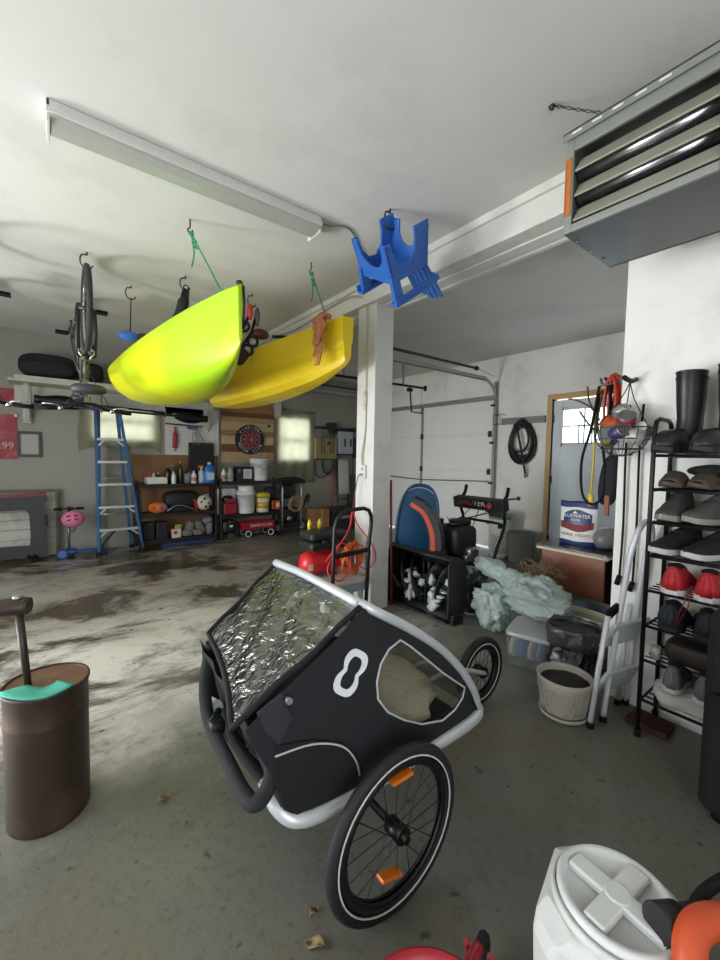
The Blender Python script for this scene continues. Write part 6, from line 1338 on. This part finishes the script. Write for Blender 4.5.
m_ = MB(); m_.box((1.76, 6.40, T2+.09), (.03, .05, .18), (0, R(-12), 0)); solo('red_tool', m_, RED, 'small red tool standing left of the white helmet', 'tool')
t = thing('white_helmet', 'cream white helmet with dark holes on the middle shelf', 'helmet', (1.90, 6.43, T2), world=True)
MB().ell((1.90, 6.44, .605), (.125, .10, .118), 20, 12).build('shell', mt('#c4beac', .5), t)
for dx, dz in ((-.06, .02), (.04, .0), (.0, -.05), (-.02, .07), (.07, -.05)): MB().ell((1.90+dx, 6.345+abs(dx)*.3, .605+dz), (.017, .02, .02), 10, 6).build('hole', BLACKR, t)
m_ = MB(); m_.rbox((1.93, 6.44, .72), (.09, .10, .05), e=3); m_.build('crown_pad', mt('#8c887a', .6), t)
# low shelf
T3 = .11
for x, l in ((1.12, 'black rubber bin leftmost on the bottom shelf by the ladder'), (1.30, 'black rubber bin next to the white and red box, bottom shelf')):
    m_ = MB(); m_.b2((x-.08, 6.40, T3), (x+.08, 6.58, T3+.25)); solo('black_bin', m_, mt('#1c1b1b', .7), l, 'bin', 'black bins on the bottom shelf', bevel=.02)
t = thing('printed_box', 'small white and red box on the bottom shelf of the shelving', 'box', (1.49, 6.42, T3), world=True)
m_ = MB(); m_.b2((1.43, 6.38, T3), (1.55, 6.46, T3+.13)); m_.build('carton', mt('#c4bdb2', .6), t, bevel=.004); m_ = MB(); m_.rbox((1.47, 6.378, T3+.08), (.05, .01, .05)); m_.build('print', RED, t); m_ = MB(); m_.rbox((1.52, 6.42, T3+.16), (.10, .06, .07)); m_.build('contents', mt('#9a8a5a', .6), t)
for x, a, l in ((1.68, .2, 'grey padded boot lying nearest the printed box'), (1.83, -.5, 'grey padded boot lying toward the right end of the bottom shelf')):
    m_ = MB(); m_.rbox((x, 6.44, T3+.12), (.13, .16, .23), e=3, M=Euler((0, a, 0)).to_matrix()); m_.rbox((x-.04, 6.40, T3+.06), (.16, .14, .10), e=3); solo('grey_boot', m_, mt('#67645c', .8, var=.2), l, 'boot', 'grey padded boots')
m_ = MB(); m_.rbox((1.95, 6.45, T3+.22), (.16, .16, .09), e=3, M=Euler((0, -.3, 0)).to_matrix()); m_.rbox((1.97, 6.46, T3+.10), (.12, .16, .2), e=3); solo('grey_cloth', m_, mt('#71737a', .8), 'grey bundle at the right end of the bottom shelf', 'bundle')
m_ = MB(); m_.b2((1.30, 6.36, 0), (2.02, 6.60, .05)); solo('blue_mat', m_, mt('#25385f', .8), 'flat dark blue mat on the floor under the shelving', 'mat', bevel=.01)
# second unit
T1 = .93
bottle('small_bottle', 'white bottle with pink label at the left end above the red gas can', 2.20, 6.43, T1, .04, .20, WPL, WPL, group=None, lab=mt('#b98880', .6))
bottle('glass_jar', 'clear glass jar of small parts beside the black boxed item', 2.31, 6.45, T1, .058, .20, mt('#a5a69c', .2), mt('#c9c8c0', .5), lab=mt('#8a8d80', .5), cat='jar')
t = thing('black_box', 'black box with white printed label beside the white bucket', 'box', (2.53, 6.45, T1), world=True)
m_ = MB(); m_.b2((2.40, 6.37, T1), (2.67, 6.55, T1+.23)); m_.build('carton', mt('#1b1b1c', .5), t, bevel=.006); m_ = MB(); m_.b2((2.50, 6.366, T1+.04), (2.64, 6.371, T1+.19)); m_.build('label', mt('#c7c9cc', .5), t)
m_ = MB()
for i in range(5): m_.b2((2.515, 6.3645, T1+.06+.024*i), (2.625-.02*(i % 2), 6.366, T1+.068+.024*i))
m_.b2((2.415, 6.3655, T1+.14), (2.45, 6.3695, T1+.19)); m_.build('print', mt('#6f7470', .6), t)
def bucket(label, x, y, z, r, h, group, lid=True):
    t = thing('white_bucket', label, 'bucket', (x, y, z), group=group)
    MB().lathe([(r*.86, 0), (r*.88, .01), (r*.97, h*.80), (r*1.03, h*.80), (r*1.03, h*.84), (r*.98, h*.85), (r, h*.97)], n=28).build('body', WPL, t)
    if lid: MB().lathe([(r*1.05, h*.93), (r*1.06, h), (r*.98, h*1.01), (r*.94, h*.985), (0, h*.985)], n=28).build('lid', WPL, t)
    m_ = MB(); m_.tube([(-r*.95, -r*.3, h*.78), (-r*.4, -r*1.0, h*.62), (r*.3, -r*1.08, h*.50), (r*.95, -r*.3, h*.78)], .004, 6, sm=5); m_.build('handle', STEEL, t)
    m_ = MB(); m_.lathe([(r*.925, h*.28), (r*.965, h*.60)], n=28); m_.v = m_.v; k = MB(); k.f = []; 
    q = MB(); q.grid(lambda u, v: ((r*(.915+.075*v*.5)+.002)*math.sin((u-.5)*.9+.1), -(r*(.915+.075*v*.5)+.003)*math.cos((u-.5)*.9+.1), h*(.25+.33*v)), 8, 4); q.build('label', mt('#b4bfb2', .6, var=.4, sc=60), t)
    return t
G2 = 'white plastic buckets on the second shelving unit'
bucket('white lidded bucket on the top shelf under the dart panel', 2.815, 6.48, T1, .155, .36, G2)
T2 = .40
bucket('white bucket on the lower shelf with a second tub nested in its top', 2.585, 6.48, T2, .155, .38, G2, False)
m_ = MB(); m_.lathe([(.12, .0), (.125, .02), (.13, .10), (.115, .105), (0, .10)], (2.585, 6.48, T2+.345), 24); solo('white_tub', m_, WPL, 'white tub nested in the top of the lower shelf bucket', 'tub')
t = thing('yellow_tub', 'white tub with yellow band and crumpled yellow lid on the lower shelf', 'tub', (2.865, 6.45, T2))
MB().lathe([(.10, 0), (.105, .01), (.118, .24)], n=24).build('body', mt('#cfc9b8', .5), t)
MB().lathe([(.1105, .07), (.115, .17)], n=24).build('label', mt('#c99b2e', .5, var=.4, sc=25), t)
m_ = MB(); m_.rbox((.0, 0, .285), (.25, .22, .10), e=3); m_.wob(.012, 15); m_.build('lid', mt('#c4ae2c', .5, var=.3), t)
t = thing('gas_can', 'red plastic gas can with black cap on the lower shelf', 'gas can', (2.27, 6.45, T2), world=True)
m_ = MB(); m_.b2((2.18, 6.37, T2), (2.40, 6.55, T2+.18)); m_.prism([(2.20, 6.38, T2+.18), (2.38, 6.38, T2+.18), (2.36, 6.38, T2+.25), (2.27, 6.38, T2+.24)], (0, .16, 0)); m_.build('tank', mt('#8e1c2a', .45), t, bevel=.02)
m_ = MB(); m_.tube([(2.20, 6.44, T2+.20), (2.20, 6.44, T2+.27), (2.30, 6.44, T2+.28), (2.34, 6.44, T2+.25)], .022, 8, sm=3); m_.cyl((2.16, 6.42, T2+.2), (2.13, 6.40, T2+.29), .02, n=10); m_.build('handle', BLACK, t)
m_ = MB(); m_.b2((2.14, 6.56, T2), (2.44, 6.64, T2+.4)); solo('white_board', m_, WPL, 'white board standing behind the red gas can', 'board')
# red wagon under the unit
t = thing('toy_wagon', 'small red toy wagon with white ringed wheels under the shelving', 'toy wagon', (2.76, 6.38, 0), world=True)
m_ = MB(); m_.loft([[Vector((2.74+x*(.27+g), 6.42+y*(.13+g), z)) for x, y in ((-1, -.8), (-.95, -1), (.95, -1), (1, -.8), (1, .8), (.95, 1), (-.95, 1), (-1, .8))] for g, z in ((0, .145), (.012, .26))], caps=False, smooth=False); m_.box((2.74, 6.42, .147), (.52, .24, .006)); m_.build('tray', mt('#97202b', .4), t, solid=.005)
text('lettering', 'RADIO FLYER', WPL, t, (2.77, 6.2725, .205), .062, (1, 0, 0), (0, -.1, 1), .0008)
for x in (2.555, 2.945):
    for y in (6.30, 6.52):
        m_ = MB(); m_.torus((x, y, .075), (0, 1, 0), .058, .018, 24, 8); wo = m_.build('wheel', RUB, t); m_ = MB(); m_.torus((x, y-.012, .075), (0, 1, 0), .047, .008, 24, 6); m_.build('ring', WPL, wo); m_ = MB(); m_.cyl((x, y-.012, .075), (x, y+.012, .075), .038, n=16); m_.build('hub', BLACK, wo)
for x in (2.555, 2.945): m_ = MB(); m_.cyl((x, 6.30, .075), (x, 6.52, .075), .007, n=8); m_.b2((x-.03, 6.33, .075), (x+.03, 6.49, .143)); m_.build('axle', BLACK, t)
t = thing('shop_vacuum', 'black wheeled machine on the floor left of the small red wagon', 'machine', (2.27, 6.42, 0), world=True)
m_ = MB(); m_.rbox((2.27, 6.46, .20), (.24, .24, .22), e=4); m_.rbox((2.30, 6.40, .28), (.12, .16, .08), e=3); m_.build('body', mt('#19191a', .5), t)
for x, y in ((2.30, 6.34), (2.18, 6.52), (2.36, 6.52)): m_ = MB(); m_.torus((x, y, .055), (0, 1, 0), .038, .017, 18, 8); m_.cyl((x, y-.014, .055), (x, y+.014, .055), .03, n=12); m_.build('wheel', mt('#3b3b3b', .5), t)
m_ = MB(); m_.box((2.29, 6.335, .22), (.05, .012, .03)); m_.build('badge', WPL, t)
# pressure washer
t = thing('pressure_washer', 'black wheeled pressure washer with silver uprights and tan hose coil', 'pressure washer', (3.38, 6.42, 0), world=True)
m_ = MB()
for x in (3.19, 3.56): m_.tube([(x, 6.36, .10), (x, 6.36, .78), (x, 6.40, .86)], .014, 8)
m_.build('upright', mt('#b5b8ba', .35, .6), t)
m_ = MB(); m_.tube([(3.10, 6.52, .88), (3.2, 6.42, .93), (3.38, 6.38, .95), (3.55, 6.42, .93), (3.68, 6.5, .88)], .035, 8, sm=4); m_.rbox((3.38, 6.52, .90), (.5, .2, .10), e=3); m_.build('canopy', mt('#1c1d1e', .8, bump=.2), t)
m_ = MB(); m_.rbox((3.37, 6.50, .32), (.34, .26, .26), e=4); m_.b2((3.18, 6.38, .10), (3.58, 6.62, .18)); m_.rbox((3.38, 6.54, .72), (.28, .16, .26), e=4); m_.build('motor', mt('#1a1a1b', .5), t)
m_ = MB(); m_.ell((3.33, 6.36, .26), (.05, .03, .05), 12, 8, jit=.1); m_.build('pump', STEEL, t)
for x in (3.13, 3.61): m_ = MB(); m_.torus((x, 6.42, .115), (1, .25, 0), .085, .03, 26, 8); wo = m_.build('wheel', RUB, t); m_ = MB(); m_.cyl((x-.02, 6.42, .115), (x+.02, 6.425, .115), .07, n=18); m_.build('rim', mt('#8e8d88', .5), wo)
m_ = MB(); pts = []
rr = random.Random(9)
for k in range(6):
    for i in range(10): a = 2*PI*i/10; r = .125+rr.uniform(-.02, .025); pts.append((3.42+r*math.cos(a)+.004*k, 6.33-.008*k, .52+r*math.sin(a)))
m_.tube(pts, .0085, 6, sm=2); m_.build('hose_coil', mt('#94785c', .6), t, label='tan hose coil')
m_ = MB(); m_.tube([(3.62, 6.40, .44), (3.66, 6.38, .60), (3.72, 6.38, .66), (3.70, 6.38, .52)], .022, 8, sm=4); m_.build('spray_gun', BLACK, t)
t = thing('orange_charger_box', 'orange and black box on the end of the lower shelf by the pressure washer', 'box', (3.06, 6.42, T2), world=True)
m_ = MB(); m_.b2((2.99, 6.36, T2), (3.16, 6.56, T2+.20)); m_.build('case', BLACK, t, bevel=.006); m_ = MB(); m_.b2((2.995, 6.356, T2+.05), (3.03, 6.361, T2+.19)).b2((3.05, 6.356, T2+.04), (3.155, 6.361, T2+.19)); m_.build('orange_face', mt('#c9502a', .5), t, label='orange face')
m_ = MB(); m_.b2((3.07, 6.354, T2+.08), (3.13, 6.357, T2+.15)); m_.build('print', mt('#e3c9b4', .5), t)
m_ = MB(); m_.rbox((3.04, 6.52, T2+.31), (.2, .16, .20), e=4); solo('navy_case', m_, mt('#1f2530', .6), 'dark navy case on top of the orange and black box', 'case')
# wooden dart panel and dartboard
t = thing('plank_backboard', 'panel of mixed light and dark wood planks behind the dartboard', 'panel', (2.71, 6.66, 1.2), world=True)
cols = ['#a98a63', '#7a5433', '#b0936b', '#74502f', '#b39a72', '#8a6a45', '#a88c64', '#6e4a2d']; zs_ = [1.22, 1.40, 1.53, 1.67, 1.76, 1.90, 1.98, 2.06, 2.20]; cols = ['#ab9068', '#6d482c', '#b59c74', '#8d6c47', '#b39a70', '#a08058', '#66422a', '#8f6540']
for i in range(8):
    m_ = MB(); m_.b2((2.25, 6.655-.004*(i % 2), zs_[i]), (3.16, 6.69, zs_[i+1]-.003)); m_.build('plank', mt(cols[i], .6, var=.3, sc=7), t)
m_ = MB(); m_.cyl((3.07, 6.64, 1.86), (3.07, 6.66, 1.86), .025, n=12); m_.build('knob', BLACK, t)
t = thing('dartboard', 'round black and red dartboard on the wood plank panel', 'dartboard', (2.715, 6.63, 1.36), world=True)
DC = Vector((2.715, 6.645, 1.61)); RB = .25
m_ = MB(); m_.cyl(DC+Vector((0, .008, 0)), DC-Vector((0, .03, 0)), RB, n=48); m_.build('board', mt('#18181a', .6), t)
def seg(r0, r1, a0, a1, mat, nm, lift):
    q = MB(); n = 5; o = [DC+Vector((r1*math.sin(a0+(a1-a0)*i/n), -.031-lift, r1*math.cos(a0+(a1-a0)*i/n))) for i in range(n+1)]; k = [DC+Vector((r0*math.sin(a0+(a1-a0)*i/n), -.031-lift, r0*math.cos(a0+(a1-a0)*i/n))) for i in range(n+1)]
    q._add(o+k, [(i, i+1, n+2+i, n+1+i) for i in range(n)], False); return q
DR = mt('#9c3a38', .6); DB = mt('#2b1c1c', .6); q1 = MB(); q2 = MB()
for i in range(20):
    a0 = 2*PI*(i-.5)/20; a1 = 2*PI*(i+.5)/20
    for r0, r1, k in ((.012, .085, 0), (.085, .098, 1), (.098, .150, 0), (.150, .166, 1)):
        q = seg(r0, r1, a0, a1, None, '', .0005); tgt = q1 if (i+k) % 2 else q2; tgt._add(q.v, q.f, False)
q1.build('red_fields', DR, t); q2.build('dark_fields', DB, t)
m_ = MB(); m_.torus(DC-Vector((0, .032, 0)), (0, 1, 0), .17, .003, 48, 6); m_.torus(DC-Vector((0, .032, 0)), (0, 1, 0), .086, .0015, 40, 5); m_.cyl(DC-Vector((0, .032, 0)), DC-Vector((0, .036, 0)), .012, n=14)
for i in range(20): a = 2*PI*(i+.5)/20; m_.cyl(DC+Vector((.012*math.sin(a), -.033, .012*math.cos(a))), DC+Vector((.168*math.sin(a), -.033, .168*math.cos(a))), .0012, n=4)
m_.build('wire', STEEL, t)
LW = mt('#d5d3cc', .5)
def arc_text(s, a0, a1, r, flip=False):
    for i, ch in enumerate(s):
        if ch == ' ': continue
        a = a0+(a1-a0)*i/(len(s)-1); p = DC+Vector((r*math.sin(a), -.0325, r*math.cos(a)))
        rtv = (math.cos(a), 0, -math.sin(a)); upv = (math.sin(a), 0, math.cos(a))
        if flip: rtv = tuple(-x for x in rtv); upv = tuple(-x for x in upv)
        text('letter', ch, LW, t, p, .062, rtv, upv, .0008)
arc_text('VIADIONI', R(-55), R(55), .208); arc_text('MOTOR', R(248), R(195), .208, True); arc_text('CLUB', R(162), R(118), .208, True)
# white corner post pieces and what hangs right of the second window
m_ = MB(); m_.b2((3.165, 6.62, 2.02), (3.29, 6.70, 2.36)); solo('white_block', m_, SHM, 'white wooden block on the wall above the right corner of the dart panel', 'block', bevel=.004)
t = thing('wall_rack', 'dark metal tool rack on the wall holding the tan and grey bags', 'rack', (4.45, 6.66, 1.88), world=True)
m_ = MB(); m_.b2((4.02, 6.67, 1.87), (4.95, 6.70, 1.92)); m_.build('rail', DKST, t)
for x in (4.10, 4.32, 4.55, 4.80): MB().tube([(x, 6.68, 1.90), (x, 6.56, 1.89), (x, 6.54, 1.93)], .007, 6).build('prong', DKST, t)
m_ = MB(); m_.rbox((4.34, 6.60, 1.96), (.24, .10, .08), e=3); m_.rbox((4.36, 6.58, 1.84), (.20, .06, .14), e=3); solo('dark_gloves', m_, mt('#26282a', .8, bump=.3), 'dark bundle of gloves on top of the wall rack', 'gloves')
t = thing('tan_tote_bag', 'tan canvas tote bag hanging on the wall rack beside the window', 'bag', (4.18, 6.56, 1.28), world=True)
m_ = MB(); m_.b2((3.95, 6.53, 1.29), (4.43, 6.62, 1.71)); m_.build('body', mt('#8a7d58', .85, var=.15, bump=.2), t, bevel=.02, seg=3)
m_ = MB()
for x in (4.10, 4.30): m_.tube([(x-.03, 6.525, 1.40), (x-.03, 6.525, 1.70), (x, 6.56, 1.90), (x+.03, 6.525, 1.70), (x+.03, 6.525, 1.42)], .010, 6, flat=.5)
m_.build('handle', mt('#5c5238', .85), t); m_ = MB(); m_.b2((4.20, 6.526, 1.57), (4.26, 6.531, 1.63)); m_.build('patch', mt('#2f2b20', .8), t); m_ = MB(); m_.b2((3.948, 6.528, 1.285), (4.432, 6.622, 1.31)); m_.build('base_trim', mt('#4a4130', .8), t)
t = thing('grey_cooler_bag', 'light grey bag with black handles hanging right of the tan bag', 'bag', (4.65, 6.56, 1.38), world=True)
m_ = MB(); m_.b2((4.46, 6.52, 1.40), (4.80, 6.63, 1.85)); m_.build('body', mt('#9da3a8', .6, var=.08), t, bevel=.02, seg=3)
m_ = MB()
for x in (4.60, 4.74): m_.b2((x-.014, 6.512, 1.55), (x+.014, 6.52, 1.70))
m_.build('handle', BLACK, t); MB().b2((4.455, 6.515, 1.385), (4.805, 6.635, 1.41)).build('base_trim', BLACK, t); MB().b2((4.45, 6.515, 1.84), (4.86, 6.64, 1.88)).build('flap', BLACK, t)
o = coil((4.28, 6.63, 1.22), .12, .21, 6, .010, (1, 0, 0), None, 21); solo('hose_coil', o, mt('#3a3a38', .6), 'dark grey hose coil hanging below the tan bag', 'hose')
m_ = MB(); m_.tube([(3.98, 6.64, 1.29), (4.02, 6.63, 1.02), (4.15, 6.63, .95), (4.3, 6.63, 1.02)], .009, 6, sm=5); solo('drooping_cable', m_, BLACKR, 'thin black cord drooping below the tan bag', 'cord')
t = thing('broom', 'red handled broom standing under the tan bag', 'broom', (4.38, 6.60, 0), world=True)
m_ = MB(); m_.cyl((4.38, 6.58, .12), (4.39, 6.63, 1.24), .014, n=8); m_.build('handle', mt('#b21f3c', .45), t)
m_ = MB(); m_.prism([(4.22, 6.55, .0), (4.54, 6.55, .0), (4.48, 6.57, .14), (4.28, 6.57, .14)], (0, .05, 0)); m_.build('bristles', mt('#4a3a2a', .9), t)
t = thing('folding_chair', 'folded grey lawn chair leaning under the grey bag', 'chair', (4.62, 6.6, 0), world=True)
m_ = MB(); m_.tube([(4.50, 6.50, .02), (4.47, 6.58, .6), (4.52, 6.66, 1.30), (4.76, 6.66, 1.30), (4.80, 6.58, .6), (4.78, 6.50, .02)], .013, 8); m_.cyl((4.47, 6.57, .52), (4.80, 6.57, .52), .010, n=8); m_.build('frame', mt('#3a3a3a', .4, .5), t)
m_ = MB(); m_.grid(lambda u, v: (4.52+.25*u, 6.575+.06*v-.01*math.sin(u*PI), .62+.70*v), 8, 6); m_.build('fabric', mt('#b3b2ad', .8), t, solid=.006)
t = thing('snow_shovel', 'dark grey shovel hanging at the end of the wall rack', 'shovel', (4.90, 6.60, .3), world=True)
m_ = MB(); m_.cyl((4.86, 6.60, 1.88), (4.88, 6.62, .9), .014, n=8); m_.rbox((4.86, 6.60, 1.90), (.13, .03, .07), e=3); m_.build('handle', mt('#2a2a2b', .6), t)
m_ = MB(); m_.prism([(4.74, 6.60, .35), (5.05, 6.60, .35), (5.05, 6.60, .85), (4.98, 6.60, 1.0), (4.80, 6.60, 1.0), (4.74, 6.60, .85)], (0, .02, 0)); m_.build('blade', mt('#3b3c3e', .6, var=.2), t, bevel=.004)
m_ = MB(); m_.rbox((4.90, 6.57, 1.52), (.22, .08, .40), e=3); m_.wob(.015, 7); solo('work_jacket', m_, mt('#2b2d31', .85, bump=.3), 'dark jacket hanging beyond the grey bag near the corner', 'jacket')
t = thing('cardboard_box', 'brown cardboard box on the floor beyond the pressure washer', 'box', (3.86, 6.28, 0), world=True)
m_ = MB(); m_.b2((3.70, 6.14, 0), (4.02, 6.42, .42)); m_.build('carton', mt('#8b6440', .75, var=.12), t, bevel=.004); m_ = MB(); m_.b2((3.845, 6.136, .02), (3.875, 6.142, .42)); m_.b2((3.70, 6.136, .19), (4.02, 6.141, .20)); m_.build('tape', mt('#a98a5c', .4), t)
t = thing('black_tote', 'long black plastic tote beside the cardboard box', 'tote', (4.35, 6.25, 0), world=True)
m_ = MB(); m_.b2((4.06, 6.10, 0), (4.68, 6.44, .36)); m_.build('tub', mt('#161617', .5), t, bevel=.02); m_ = MB(); m_.b2((4.04, 6.08, .36), (4.70, 6.46, .41)); m_.build('lid', mt('#1d1d1e', .5), t, bevel=.01); m_ = MB(); m_.b2((4.2, 6.094, .22), (4.5, 6.10, .27)); m_.build('label', mt('#7d8084', .5), t)
# clean-up: meshes that came from a label-less builder keep their own names
